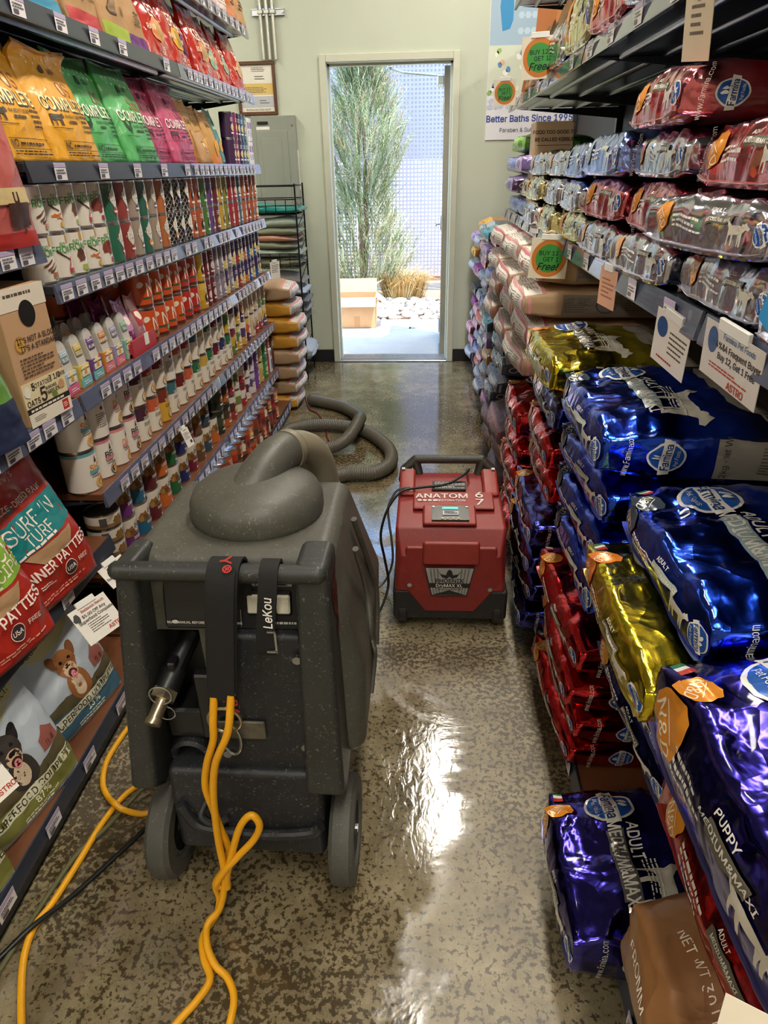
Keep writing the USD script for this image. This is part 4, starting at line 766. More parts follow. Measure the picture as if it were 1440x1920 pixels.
dinner("red dinner bag with a teal band, beside the white cans", 1.435, 0, '#157a7c', "SURF 'N", 'TURF', [(blob2(.012, 2, 10, .4, .5), '#2a7a86', -.03, .252)], 91, x=-.945, rz=-.16)
def ranch(label, y, fur, dark, foot, words, seed, x=-.925, rz=-.22, mouth=True):
    ink = '#3a3a26'
    pr = [(poly2([(-.135, .26), (-.06, .228), (.02, .235), (.09, .262), (.135, .30), (.135, .38), (-.135, .38)]), '#c2b98c', 0, 0), (poly2([(-.02, 0), (-.02, .03), (-.012, .03), (-.012, .015), (0, .04), (.012, .015), (.012, .03), (.02, .03), (.02, 0)]), ink, -.03, .292), (at2(txt2('Badlands Ranch', .019, False), 0, 0, 8), ink, -.005, .268),
          (poly2([(-.135, .095), (-.06, .112), (.04, .10), (.135, .12), (.135, .05), (-.135, .05)]), '#5b5238', 0, 0), (poly2([(-.03, 0), (-.03, .03), (0, .052), (.03, .03), (.03, 0)]), '#9a5a50', .095, .115), (rect2(.01, .014), '#6a3a36', .085, .127), (rect2(.01, .014), '#6a3a36', .105, .127)] + dogface(.062, fur, dark, -.005, .178, mouth) + [
          (rect2(.27, .062), foot, 0, .046), (at2(rect2(.262, .026), 0, 0, 3), '#d9d4b8', 0, .064), (at2(txt2('SUPERFOOD COMPLETE', .0165), 0, 0, 3), ink, 0, .064), (at2(txt2(words, .016), 0, 0, 3), '#e8e4cc', .01, .041), (bars2(.12, .014, 2, seed), '#d9d4b8', .0, .020)]
    return pouch('food_bag', label, .272, .40, .11, (x, y, .1005), PI / 2 + rz, M['f_bad'], pr, .13, .008, seed, group='pale bags with dog portraits on the bottom shelf')
M['f_bad'] = film('bag_pale_blue', '#b9c2cc', .38, coat=.25, scale=8.)
ranch('pale bag with a tan dog portrait and blue foot, beside the extractor', 1.385, '#9a6238', '#7a4a2a', '#3f6478', '13%', 95, x=-.94)
ranch('pale bag with a black dog with open mouth and olive foot', 1.07, '#3a3430', '#1d1a19', '#7a7a3c', '87%', 96)
ranch('pale bag with a dark dog, nearest the camera at the left edge', .765, '#5a4438', '#2a2220', '#7a7a3c', '13%', 97)
ranch('pale bag standing behind the black-dog bag', 1.20, '#6b5a4a', '#3a2f28', '#7a7a3c', '13%', 98, x=-1.08, rz=-.1)
pouch('food_bag', 'big green and navy bag at the left edge beside the tan carton', .26, .36, .12, (-.955, 1.30, .9305), PI / 2 - .25, film('bag_grass', '#5a8a34', .35), [(rect2(.262, .10), '#1d2744', 0, .05), (blob2(.05, 3, 14, .1), '#6a2a20', -.05, .2), (blob2(.03, 4, 14, .2), '#86b04a', .06, .26)], .06, .007, 99)
# small cards clipped to the rails
M['card'] = cdmat('card_print', .4)
def card(name, label, w, h, loc, rot, prints, base='#ece6dc', group=None, clip=None, mt='card'):
    """flat card in its own xz plane, front towards -y, hung from its top edge at the origin"""
    t = thing(name, label, 'sign', loc, rot=rot, group=group); colored('card', [(box(-w / 2, w / 2, 0, .0012, -h, 0), base)], M[mt], t, smooth=False)
    pr = Print()
    for n, (s, c_, x, z) in enumerate(prints): pr.add(at2(s, x, z), c_, ((0, -.0001, 0), (1, 0, 0), (0, 0, 1)), .4 + n * .12, 0)
    if pr.it: pr.build('printing', M[mt], t)
    mesh('clip', box(-w * .25, w * .25, -.003, .004, -.006, .012, .001), M['white'] if clip is None else clip, t)
    return t
ad = lambda: [(blob2(.012, 3, 10, .3), '#4a4a4a', -.045, -.025), (txt2('Badlands Ranch', .007), '#a03a30', .01, -.014), (txt2('$5.00 Off Any', .008), '#3a3634', .005, -.028), (txt2('Superfood Complete', .008), '#3a3634', .005, -.040), (bars2(.06, .03, 5, 3, fill=.35), '#57524e', 0, -.062), (txt2('ASTRO', .010), '#b53a30', .035, -.086)]
card('offer_card', 'white offer card lying over the tan-dog bag', .115, .10, (-.872, 1.375, .50), (-38, 0, 66), ad(), group='offer cards')
card('offer_card', 'white offer card at the left edge by the black-dog bag', .115, .10, (-.84, .815, .53), (-32, 0, 70), ad(), group='offer cards')
card('offer_card', 'white offer card under the rail, above the tan-dog bag', .105, .07, (-.945, 1.66, .445), (-40, 0, 75), ad()[1:5], group='offer cards')
card('offer_card', 'cream card hanging from the rail of the picture-can shelf', .05, .075, (-.950, 2.44, .585), (-18, 0, 78), [(bars2(.038, .03, 6, 3, fill=.4), '#4a4540', 0, -.03), (rect2(.012, .012), '#3f3a3a', .012, -.058)], group='offer cards')
card('offer_card', 'white card at the far end of the orange-can shelf', .085, .10, (-.93, 4.31, .985), (0, 0, 60), [(bars2(.06, .05, 5, 4, fill=.35), '#4a4540', 0, -.04)], group='offer cards')
# -- treat tubs in their display cartons, pouches behind, between the carton and the orange cans
M['tubclear'] = pm('clear_tub', '#cfcac0', .12, coat_weight=.5)
def tub(label, loc, rz, base, foot, lidc, word, group):
    w, d, h = .062, .105, .088; t = thing('treat_tub', label, 'tub', loc, rz, group)
    colored('tray', [(prism([(-w / 2, 0), (w / 2, 0), (w / 2, .062), (-w / 2, .062)], 0, d, 'y'), base), (box(-w / 2 - .0006, w / 2 + .0006, -.0008, .002, 0, .026), foot)], M['carton'], t, smooth=False)
    arch = [(-.022, .03), (.022, .03), (.026, .11)] + [(.026 * math.cos(a), .125 + .026 * math.sin(a)) for a in np.linspace(0, PI, 9)] + [(-.026, .11)]
    ms = rotm(prism(arch, -.003, .018, 'y'), -10, 'x', (0, 0, .03)); colored('blister', [(ms, lidc)], M['tubclear'], t, smooth=False)
    pr = Print(); pb = pr; c10, s10 = math.cos(math.radians(-10)), math.sin(math.radians(-10)); fr = ((0, -.0042 + .03 * 0, .03), (1, 0, 0), (0, -s10 * 0 + .17, .985))
    for n, (s, c_, x, z) in enumerate([(rect2(.040, .03), base, 0, .078), (rect2(.036, .018), C(base) * .35, 0, .068), (txt2(word, .009), '#f2eee4', 0, .068), (bars2(.03, .012, 2, n_ := 3), '#efe8da', 0, .088), (at2(ell2(.012, .007), 0, 0), '#e9d38a', 0, .030)]): pr.add(at2(s, x, z), c_, ((0, -.0050, .03), (1, 0, 0), (0, .1736, .9848)), .5 + n * .3, 0)
    pb.build('blister_print', M['carton'], t); pr = Print()
    for n, (s, c_, x, z) in enumerate([(rect2(.046, .030), '#efe6cf', 0, .044), (rect2(.05, .004), C(base) * .4, 0, .050), (blob2(.010, 3, 10, .3), '#d9a04a', 0, .042), (bars2(.04, .012, 2, 3), '#f4e6e6', 0, .012)]): pr.add(at2(s, x, z), c_, ((0, -.0014, 0), (1, 0, 0), (0, 0, 1)), .5 + n * .3, 0)
    pr.build('tray_print', M['carton'], t)
    return t
TUBS = [('pale-blue', '#b5d2de', '#d96a92', '#a9b9c4', 'BLUE'), ('yellow', '#e0c45a', '#6fb8bc', '#d9c060', 'GOLD'), ('purple', '#7a5096', '#6fb8bc', '#8a6a9c', 'PLUM'), ('orange', '#e09040', '#dc7f8c', '#d98a3c', 'ORANGE'), ('lilac', '#a9a4c8', '#e0788f', '#7f7a9a', 'NAVY'), ('green', '#8fc4a8', '#a8cfc0', '#4f8a84', 'TEAL')]
for i, (nm, b, ft, lc, wd) in enumerate(TUBS):
    first = None
    for dd in range(4 if i else 2):
        lb = f"{nm} treat tub, {['front', 'second', 'third', 'rearmost'][dd]} of its column beside the orange cans"
        loc = (-.995 - .108 * dd, 1.79 + .082 * i, .931)
        if first is None: first = tub(lb, loc, PI / 2, b, ft, lc, wd, 'treat tubs')
        else: dup(first, loc, PI / 2, lb)
M['f_magenta'] = film('bag_magenta', '#8a2a72', .25, .3, coat=.6); M['f_silverpk'] = film('bag_silver_pink', '#d0a0a8', .2, .5, coat=.4)
mg = None
for dd in range(5):
    for i in range(2):
        lb = f"slim {'magenta' if i == 0 else 'silver-red'} treat pouch, {['front', 'second', 'third', 'fourth', 'rearmost'][dd]} of its column behind the tubs"
        pouch('treat_pouch', lb, .085, .165, .03, (-1.0 - .075 * dd, 2.245 + .10 * i, .945), PI / 2, M['f_magenta' if i == 0 else 'f_silverpk'], [(rect2(.05, .05), '#c58ab0' if i == 0 else '#b03a3a', 0, .09), (blob2(.016, dd, 10, .3), '#efe0d0', 0, .10)], .02, .004, 110 + dd * 2 + i, group='slim treat pouches')
tr = thing('display_tray', 'red cardboard display tray holding the slim treat pouches', 'tray', (0, 0, 0)); colored('tray_body', [(box(-1.39, -.985, 2.185, 2.395, .931, .942), '#a8282c'), (box(-.985, -.978, 2.185, 2.395, .931, .985), '#b5303a'), (box(-1.39, -.985, 2.185, 2.190, .931, .975), '#b5303a'), (box(-1.39, -.985, 2.39, 2.395, .931, .975), '#b5303a')], M['carton'], tr, smooth=False)
mesh('tray_ticket', box(-.9778, -.976, 2.29, 2.325, .95, .99), M['paper'], tr)
for k, (y, z, c_) in enumerate(((1.86, .98, '#a89484'), (2.03, 1.06, '#b5aaa8'))):
    carton('display_card', f"{['tan', 'grey'][k]} display card at the back, over the {['pale', 'purple'][k]} tubs", 'display card', .15, .02, .10, (-1.40, y, z + .04), PI / 2, c_, [(blob2(.03, k, 12, .2), '#6b4a34', .03, .055), (rect2(.15, .014), '#b03a6a', 0, .008), (bars2(.06, .03, 2, k), '#e8e0d6', -.04, .06)])
# ================================================================ RIGHT: gondola and the lying bags
RX = .465
rs = lambda mid: [(.10, .40, 'rail', .20), (mid, .44, 'rail', .16), (1.262, RX, 'railclear', .24), (1.79, RX, 'railclear', .24), (2.25, RX, 'rail', .3)]
gondola('shelving_unit', 'long dark steel shelving unit loaded with lying foil and paper bags', -1, RX, 1.08, .40,
        [(-.07, 1.145, rs(.555)), (1.155, 2.365, rs(.555)), (2.375, 3.585, rs(.765)), (3.595, 4.33, rs(.765)), (4.34, 5.62, rs(.765)[:2])], 2.45)

def bag_G(L, W, T, amp, seed, droop=0., nose=.02, foil=True, block=False):
    """lying bag: x from its foot at the aisle (0) into the shelf, y across, z up"""
    def G(p):
        p = np.asarray(p, float); x, y, z = p.T; u = x / L; uc = np.clip(u, 0, 1); v = np.clip(2 * y / W, -1.05, 1.05); w = np.clip(2 * z / T - 1, -1.2, 1.2)
        side = 1 - .26 * np.abs(v) ** 6; fr = (.95 + .05 * sstep(0, .2, uc)) if block else .72 + .28 * sstep(0, .22, uc); bk = .6 + .4 * (1 - sstep(.85, 1, uc))
        Z = T * .46 + (z - T * .46) * side * fr * bk
        Z = Z + .10 * T * (1 - v * v) * sstep(0, .3, uc) * (w + 1) / 2 - droop * np.clip(1 - uc / .4, 0, 2) ** 2
        X = x - nose * (1 - w * w) * (1 - v * v) * (1 - uc) ** 2
        Y = y * (1 + .02 * (1 - w * w) - .025 * (1 - sstep(0, .12, uc)))
        near = 1 - .55 * sstep(.2, .7, uc); q = np.stack([x, y, z * 1.4], 1); k = amp * near
        X = X + k * .6 * crease(q * [1, 1, .6], 8, seed) * np.clip(1 - 2 * uc, .1, 1)
        Y = Y + k * .5 * crease(q, 9, seed + 3)
        Z = Z + k * (crease(q * [1., 1.3, 1], 7.5, seed + 9) + (.55 if foil else .2) * crease(q * [1.4, .9, 1], 16, seed + 12)) * sstep(-1.1, .2, w)
        if block:                                   # pleated block bottom
            X = X + .0055 * crease(np.stack([y, z * .22, z * 0], 1), 34, seed + 20) * np.clip(1 - 8 * uc, 0, 1) + .012 * np.clip(w, 0, 1) ** 2 * np.clip(1 - 4 * uc, 0, 1)
        return np.stack([X, Y, Z], 1)
    return G
FR = lambda L, W, T: {'front': ((-.0005, 0, 0), (0, -1, 0), (0, 0, 1)), 'top': ((0, 0, T), (0, -1, 0), (1, 0, 0)), 'side': ((0, -W / 2, 0), (1, 0, 0), (0, 0, 1))}
def foil(name, front, deep, u0=.20, u1=.50, rough=.16, metal=1.):
    """metallised film at the foot of the bag running into matt printed film behind; fine crumples"""
    n = {'a': ('attribute', {'attribute': 'st'}), 's': ('separate_xyz', {}), 'r': ('rgb_ramp', {'ramp': [(u0, C(front)), (u1, C(deep))]}), 'm': ('rgb_ramp', {'ramp': [(u0 + .05, (metal,) * 3), (u1 + .05, (.1,) * 3)]}), 'ro': ('rgb_ramp', {'ramp': [(u0, (rough,) * 3), (u1, (.36,) * 3)]}),
         'g': ('texture_coordinate', {}), 'n1': ('noise_texture', {'scale': 9., 'detail': 2.5, 'roughness': .5, 'distortion': .8}), 'v': ('voronoi_texture', {'scale': 17., 'randomness': 1.}), 'ad': ('math', {'math_type': 'multiply_add', 'value2': .55}),
         'b': ('bump', {'strength': .75, 'distance': .012}), 'p': ('principled_bsdf', {'coat_weight': .35, 'coat_roughness': .06})}
    return mat(name, n, [('a.vector', 's.vector'), ('s.x', 'r.fac'), ('s.x', 'm.fac'), ('s.x', 'ro.fac'), ('r.color', 'p.base_color'), ('m.color', 'p.metallic'), ('ro.color', 'p.roughness'), ('g.object', 'n1.vector'), ('g.object', 'v.vector'), ('v.distance', 'ad.value1'), ('n1.fac', 'ad.value3'),
                         ('ad.value', 'b.height'), ('b.normal', 'p.normal')])
F = {'blue': foil('foil_blue', '#2047cc', '#0a0e26'), 'purple': foil('foil_purple', '#322b8c', '#0b0b20'), 'navy': foil('foil_navy', '#2a2f88', '#0a0c20', .12, .4), 'red': foil('foil_red', '#c8242a', '#2c0608', .22, .55), 'gold': foil('foil_gold', '#d6c028', '#24260c', .22, .55),
     'silver': foil('foil_silver', '#cfd0e2', '#12143a', .07, .16, .14), 'rose': foil('foil_rose', '#d8707c', '#6a1016', .06, .3, .16), 'paleg': foil('foil_pale_gold', '#e6dfa8', '#4a480e', .06, .3, .15), 'deepblue': foil('foil_deep_blue', '#8fa6ee', '#0f1a5c', .06, .22, .15)}
SEAL = {k: pm('seal_' + k, c_, .2, .8) for k, c_ in (('blue', '#8f9ad0'), ('purple', '#9a94c8'), ('navy', '#8d8fb4'), ('red', '#c06a68'), ('gold', '#cfc68a'), ('silver', '#d6d6e2'), ('rose', '#e0b8b8'), ('paleg', '#e2ddc0'), ('deepblue', '#c2cce8'))}
def logo(k, rot=0.):
    """round blue emblem with a white plate across"""
    o = [(ell2(.56 * k, .50 * k, n=26), '#e9e6e0'), (ell2(.50 * k, .44 * k, n=26), '#2457a8'), (poly2([(-.62 * k, -.14 * k), (.62 * k, -.14 * k), (.66 * k, .14 * k), (-.66 * k, .14 * k)]), '#ece9e2'), (txt2('Farmina', .20 * k), '#23407c'), (at2(txt2('Pet Foods', .10 * k, False), 0, -.26 * k), '#e9edf4'),
         (at2(blob2(.07 * k, 3, 8, .2, 1.6), -.06 * k, .25 * k), '#eef0f4'), (at2(blob2(.06 * k, 4, 8, .2, 1.5), .08 * k, .24 * k), '#eef0f4')]
    return [(at2(s, 0, 0, rot), c_) for s, c_ in o]
def leaf(k, col, ink='#f2ead0'):
    return [(at2(LEAF, 0, 0, -20, k), col), (at2(txt2('N&D', .26 * k, False), -.02 * k, -.08 * k, -38), ink), (at2(rect2(.5 * k, .02 * k), .05 * k, .12 * k, -35), ink)]
PROTO = {}
def nd_bag(key, L, W, T, seed, leafcol, small=False, age='ADULT'):
    """proto of a foil bag; built at the origin of the first thing that needs it"""
    def make(t):
        amp = .0075 if small else .011; G = bag_G(L, W, T, amp, seed, nose=.004 if small else .02, block=small); v, f = grid_box(L, W, T, .0135 if not small else .011)
        mesh('bag_body', (G(v), f), F[key], t, smooth=True, uv=np.stack([v[:, 0] / L, v[:, 2] / T], 1))
        fr = FR(L, W, T); W_ = '#e8e4da'
        pf, pt_, ps = Print(), Print(), Print(); k = T
        def add(p, items, f_, x, z, l0=1.8):
            for n, (s, c_) in enumerate(items): p.add(at2(s, x, z), c_, fr[f_], l0 + .55 * n, .011)
        add(pf, leaf(.72 * k, leafcol), 'front', -.33 * W, .56 * k)
        add(pf, [(bars2(.24 * W, .30 * k, 3, seed, fill=.45), W_)], 'front', -.10 * W, .50 * k)
        add(pf, [(rect2(.20 * W, .16 * k), '#b7c0b0' if key in ('blue', 'deepblue') else '#6a6458'), (txt2('MEDIUM&MAXI', .07 * k), W_)], 'front', .14 * W, .62 * k)
        add(pf, [(at2(txt2(age, .07 * k), 0, 0), W_)], 'front', .10 * W, .78 * k)
        add(pf, [(at2(DOG, 0, 0, 0, .50 * k), '#d9d3c4')], 'front', .29 * W, .22 * k)
        add(pf, logo(.42 * k, -60), 'front', .44 * W, .45 * k)
        if not small:
            add(pt_, logo(.105, 0), 'top', -.30 * W, .19 * L)
            add(pt_, [(txt2(age, .022), W_), (at2(rect2(.20, .034), .065, -.034), '#9fb2b4' if key == 'blue' else '#5f5a58'), (at2(txt2('MEDIUM&MAXI', .024), .065, -.034), W_), (at2(bars2(.13, .03, 4, seed, fill=.4), .12, .012), W_)], 'top', -.04 * W, .245 * L)
            add(pt_, [(at2(DOG, 0, 0, 0, .13), '#cfc8b8')], 'top', .28 * W, .20 * L)
            add(pt_, leaf(.06, leafcol), 'top', -.33 * W, .012)
            add(pt_, [(poly2([(-.5 * W, .52 * L), (-.2 * W, .44 * L), (.2 * W, .46 * L), (.5 * W, .56 * L), (.5 * W, .98 * L), (-.5 * W, .98 * L)]), '#8d867a'), (at2(txt2('Nutrition System for Carnivores', .020, False), 0, .55 * L), '#5a5248')], 'top', 0, 0)
            add(pt_, [(at2(rect2(.012, .020), -.012, 0), '#2f6a40'), (rect2(.012, .020), '#e6e2da'), (at2(rect2(.012, .020), .012, 0), '#a8302c')], 'top', -.45 * W, .03 * L)
        add(ps, [(at2(txt2('www.Farmina.com', .012 if not small else .010, False), 0, 0, 90), W_)], 'side', .085 * L, .5 * k)
        add(ps, logo(.62 * k, 90), 'side', .21 * L, .5 * k)
        if not small:
            add(ps, [(rect2(.58 * L, .84 * k), '#a39c8f'), (at2(txt2('12kg - Net Wt', .013, False), -.26 * L, 0, 90), '#4a443c'), (at2(bars2(.40 * L, .6 * k, 9, seed, fill=.4), .05 * L, 0), '#6a645a')], 'side', .66 * L, .5 * k)
        pf.build('foot_print', M['printfoil'], t, G); ps.build('side_print', M['printfoil'], t, G)
        if not small: pt_.build('top_print', M['printfoil'], t, G)
        s = box(-.007, .004, -W / 2 * .97, W / 2 * .97, .000, .0018); vv, ff = trimesh.remesh.subdivide_to_size(*s, .022); q = G(vv); q[:, 2] += .006
        mesh('foot_seal', (q, ff), SEAL[key], t, smooth=True)
    return make
def kraft_bag(L, W, T, seed, trim, side, white='#d9d2c8', green=False):
    def make(t):
        G = bag_G(L, W, T, .007, seed, foil=False, nose=.035); v, f = grid_box(L, W, T, .016)
        mesh('bag_body', (G(v), f), side, t, smooth=True, uv=np.stack([v[:, 0] / L, v[:, 2] / T], 1)); fr = FR(L, W, T)
        pf, ps = Print(), Print()
        pf.add(at2(rect2(W * .97, T * .98), 0, T / 2), white, fr['front'], 1, .022); pf.add(at2(rect2(W * .97, T * .10), 0, T * .93), trim, fr['front'], 1.5, .022); pf.add(at2(rect2(W * .05, T * .9), W * .45, T * .5), trim, fr['front'], 1.6, .022)
        for n in range(5): pf.add(at2(bars2(W * .16, T * .7, 7, seed + n, fill=.35), -.36 * W + n * .17 * W, T * .46), '#7d7670', fr['front'], 2, .03)
        pf.add(at2(blob2(T * .16, seed, 12, .3), .1 * W, T * .5), ['#3f8a78', '#c0504a', '#b03a6a', '#d98a4a', '#5a6aa0'][seed % 5], fr['front'], 2.4, .03)
        tp = box(.0, .14 * L, -W * .48, W * .48, T, T + .0006); tv, tf_ = trimesh.remesh.subdivide_to_size(*tp, .03); pt_ = Print(); pt_.add(at2(rect2(W * .97, .10 * L), 0, .05 * L), white, fr['top'], 1, .022); pt_.add(at2(rect2(W * .97, .012), 0, .105 * L), trim, fr['top'], 1.2, .022)
        for n in range(4): pt_.add(at2(bars2(W * .16, .07 * L, 4, seed + n + 9, fill=.35), -.3 * W + n * .2 * W, .05 * L), '#8a8078', fr['top'], 1.6, .03)
        ps.add(at2(rect2(.78 * L, T * .86), .60 * L, T / 2), '#7d726a', fr['side'], 1, .03); ps.add(at2(bars2(.16 * L, T * .6, 7, seed, fill=.4), .30 * L, T * .5), '#554c45', fr['side'], 1.6, .03); ps.add(at2(ring2(T * .28, T * .33), .46 * L, T * .5), '#554c45', fr['side'], 1.6, .03); ps.add(at2(bars2(.3 * L, T * .5, 5, seed + 4, fill=.4), .72 * L, T * .5), '#554c45', fr['side'], 1.6, .03); ps.add(at2(rect2(.012, T * .9), .015, T * .5), trim, fr['side'], 1.2, .03)
        if green: ps.add(at2(ell2(T * .40, T * .40), .30 * L, T * .5), '#2f9a4a', fr['side'], 2.2, .03); ps.add(at2(txt2('OPEN', T * .16), .30 * L, T * .56), '#d9eed6', fr['side'], 2.6, 0); ps.add(at2(txt2('TAB', T * .16), .30 * L, T * .36), '#d9eed6', fr['side'], 2.6, 0); ps.add(at2(bars2(.05 * L, T * .4, 5, 3, fill=.5), .13 * L, T * .5), '#e0d8d0', fr['side'], 2.2, 0)
        pf.build('foot_print', M['print'], t, G); ps.build('side_print', M['print'], t, G); pt_.build('top_print', M['print'], t, G)
    return make
M['paperbag'] = film('paper_kraft', '#a98a6a', .7, bump=.3, coat=0.); M['mauve'] = film('paper_mauve', '#6b4650', .55, bump=.3, coat=.1); M['darkside'] = film('bag_dark_side', '#2a2c36', .4, coat=.3)
def simple_bag(L, W, T, seed, front, side, word):
    def make(t):
        G = bag_G(L, W, T, .006, seed); v, f = grid_box(L, W, T, .02)
        mesh('bag_body', (G(v), f), F_[side], t, smooth=True); fr = FR(L, W, T); pf = Print()
        pf.add(at2(rect2(W * .96, T * .96), 0, T / 2), front, fr['front'], 1, .022); pf.add(at2(txt2(word, T * .22), -.15 * W, T * .6), '#efe9ea', fr['front'], 2, 0); pf.add(at2(blob2(T * .28, seed, 12, .25), .28 * W, T * .5), C(front) * .45, fr['front'], 2, .03); pf.add(at2(bars2(W * .3, T * .2, 2, seed), -.15 * W, T * .3), '#efe9ea', fr['front'], 2, .03)
        pf.add(at2(rect2(W * .96, .07), 0, .035), front, fr['top'], 1, .03); ps = Print(); ps.add(at2(ring2(T * .2, T * .25), .15 * L, T * .5), '#d9d3d6', fr['side'], 1.2, 0)
        pf.build('foot_print', M['printg'], t, G); ps.build('side_print', M['printg'], t, G)
    return make
F_ = {n: film('film_' + n, c_, .3, coat=.5) for n, c_ in (('magenta', '#7a1f5e'), ('teal', '#14404a'), ('wine', '#5f1a30'), ('amber', '#b0741e'), ('plum', '#4a2a5a'), ('navyf', '#1a2350'), ('black', '#16161c'), ('leaf', '#3f7a24'), ('lilac', '#6f5a94'), ('slate', '#3f4a58'))}
KINDS = {'blue': ('blue foil bag', nd_bag('blue', .60, .46, .125, 201, '#3a4450')), 'purple': ('purple foil bag', nd_bag('purple', .60, .46, .125, 207, '#d98a2e')), 'navy': ('dark navy foil bag', nd_bag('navy', .60, .46, .125, 213, '#c98a34')), 'red': ('red foil bag', nd_bag('red', .60, .48, .10, 219, '#d98f32')), 'gold': ('gold-green foil bag', nd_bag('gold', .60, .46, .12, 225, '#dd7f2a')),
         'puppy': ('large purple puppy-food foil bag', nd_bag('purple', .62, .46, .18, 291, '#d98a2e', age='PUPPY')),
         'silver': ('silver and navy foil bag', nd_bag('silver', .40, .36, .085, 231, '#d98a2e', True)), 'rose': ('rose-red foil bag', nd_bag('rose', .40, .36, .095, 237, '#d98a2e', True)), 'paleg': ('pale gold foil bag', nd_bag('paleg', .40, .36, .085, 243, '#d98a2e', True)), 'deepblue': ('small blue foil bag', nd_bag('deepblue', .40, .36, .095, 249, '#8fa0b0', True)),
         'kraft': ('kraft paper bag with white foot and pink trim', kraft_bag(.60, .50, .11, 255, '#c98a88', M['paperbag'])), 'kraft2': ('kraft paper bag with white foot and rose trim', kraft_bag(.60, .50, .11, 261, '#b5606e', M['paperbag'])), 'mauve': ('mauve paper bag with a green tab', kraft_bag(.55, .46, .11, 267, '#8a6068', M['mauve'], '#6b525c', True)), 'ochre': ('ochre-trimmed mauve paper bag', kraft_bag(.55, .46, .11, 273, '#c08a4a', M['mauve'], '#7d5a58')),
         'grey': ('small grey bag with a pale foot', kraft_bag(.36, .30, .09, 279, '#8a94a8', M['darkside'], '#b9bcc6'))}
for n, (fr_, sd, wd, lb) in {'magenta': ('#a0389a', 'magenta', 'BELLA', 'small magenta bag'), 'teal': ('#4a9aa8', 'teal', 'ZEST', 'small teal bag'), 'pinkwine': ('#d9a0b8', 'wine', 'LAMB', 'small pink and wine bag'), 'amber': ('#e0a83a', 'amber', 'GOLD', 'small amber bag'), 'plum': ('#8a78b0', 'plum', 'SALMON', 'small plum bag'), 'bluebag': ('#6f86c8', 'navyf', 'OCEAN', 'small blue bag'),
                             'black': ('#3a3a44', 'black', 'WILD', 'small black bag'), 'leaf': ('#86c04a', 'leaf', 'GREEN', 'small leaf-green bag'), 'lilac': ('#b49ad0', 'lilac', 'DUCK', 'small lilac bag'), 'coral': ('#c8443c', 'wine', 'BEEF', 'small coral-red bag'), 'slate': ('#a9b2bc', 'slate', 'TURKEY', 'small slate bag')}.items():
    KINDS[n] = (lb, simple_bag(.36, .30, .095, 300 + len(KINDS), fr_, sd, wd))
DIM = {'red': (.60, .48, .10), 'puppy': (.62, .46, .18), 'gold': (.60, .46, .12), 'rose': (.40, .36, .095), 'deepblue': (.40, .36, .095), 'silver': (.40, .36, .085), 'paleg': (.40, .36, .085), 'kraft': (.6, .5, .11), 'kraft2': (.6, .5, .11), 'mauve': (.55, .46, .11), 'ochre': (.55, .46, .11), 'grey': (.36, .30, .09)}
def lay(key, x, y, z, w, t, label, group, rotz=0., tilt=0.):
    nm, make = KINDS[key]; d = DIM.get(key, (.60, .46, .125) if key in ('blue', 'purple', 'navy') else (.36, .30, .095)); sc_ = (1, w / d[1], t / d[2])
    name = 'paper_bag' if key in ('kraft', 'kraft2', 'mauve', 'ochre') else ('food_bag' if d[0] < .5 and key not in ('silver', 'rose', 'paleg', 'deepblue') else 'foil_bag')
    if key not in PROTO:
        o = thing(name, label, 'bag', (x, y, z), group=group, rot=(0, tilt, rotz), scale=sc_); PROTO[key] = o; make(o); return o
    return dup(PROTO[key], (x, y, z), label=label, group=group, rot=(0, tilt, rotz), scale=sc_)
def pile(where, y, w, items, group, seed=0):
    """items: (kind, x, z, thickness[, tilt])"""
    g = np.random.default_rng(seed); n = len(items); cnt = {}
    for it in items: cnt[it[0]] = cnt.get(it[0], 0) + 1
    seen = {}
    for k, (key, x, z, t, *r) in enumerate(items):
        seen[key] = seen.get(key, 0) + 1; pos = '' if cnt[key] == 1 else (['lowest', 'second', 'third', 'fourth', 'fifth', 'sixth', 'seventh'][seen[key] - 1] + ' such, ')
        lay(key, x + g.normal() * .006, y + g.normal() * .006, z, w, t * .97, f"{KINDS[key][0]}, {pos}{where}", group, g.normal() * (4. if z > 1.2 else 1.6), r[0] if r else 0)
GB = 'bags lying in piles opposite the cans'
pile('in the pile nearest the camera', .52, .42, [('purple', .44, .1015, .13), ('navy', .44, .232, .125), ('red', .375, .575, .15, 1), ('puppy', .325, .74, .19, 2)], GB, 1)
pile('bottom shelf, beside the red pile', .90, .34, [('purple', .285, .1015, .16)], GB, 2)
pile('middle shelf, second pile from the camera', .965, .44, [('navy', .37, .5565, .085), ('purple', .375, .642, .085), ('gold', .338, .728, .105, 2), ('blue', .375, .832, .125, 1)], GB, 3)
pile('bottom shelf, before the dehumidifier', 1.475, .48, [('red', .37, .1015, .098), ('red', .375, .20, .098), ('red', .365, .298, .098), ('red', .355, .397, .115)], GB, 4)
pile('middle shelf, third pile from the camera', 1.49, .47, [('blue', .385, .5565, .115), ('blue', .375, .673, .115), ('blue', .38, .79, .115), ('blue', .35, .906, .135, 2)], GB, 5)
pile('bottom shelf, behind the dehumidifier', 2.03, .48, [('navy', .335, .1015, .105), ('navy', .34, .207, .105), ('navy', .33, .312, .105), ('navy', .335, .418, .115)], GB, 6)
pile('middle shelf, pile under the gold bag', 2.03, .46, [('red', .38, .5565, .115), ('red', .37, .673, .115), ('navy', .375, .79, .115), ('gold', .345, .906, .13, 3)], GB, 7)
pile('bottom shelf, beyond the dehumidifier', 2.60, .44, [('red', .365, .1015, .11), ('red', .37, .212, .11), ('red', .36, .323, .11), ('red', .355, .434, .11), ('red', .35, .545, .15)], GB, 8)
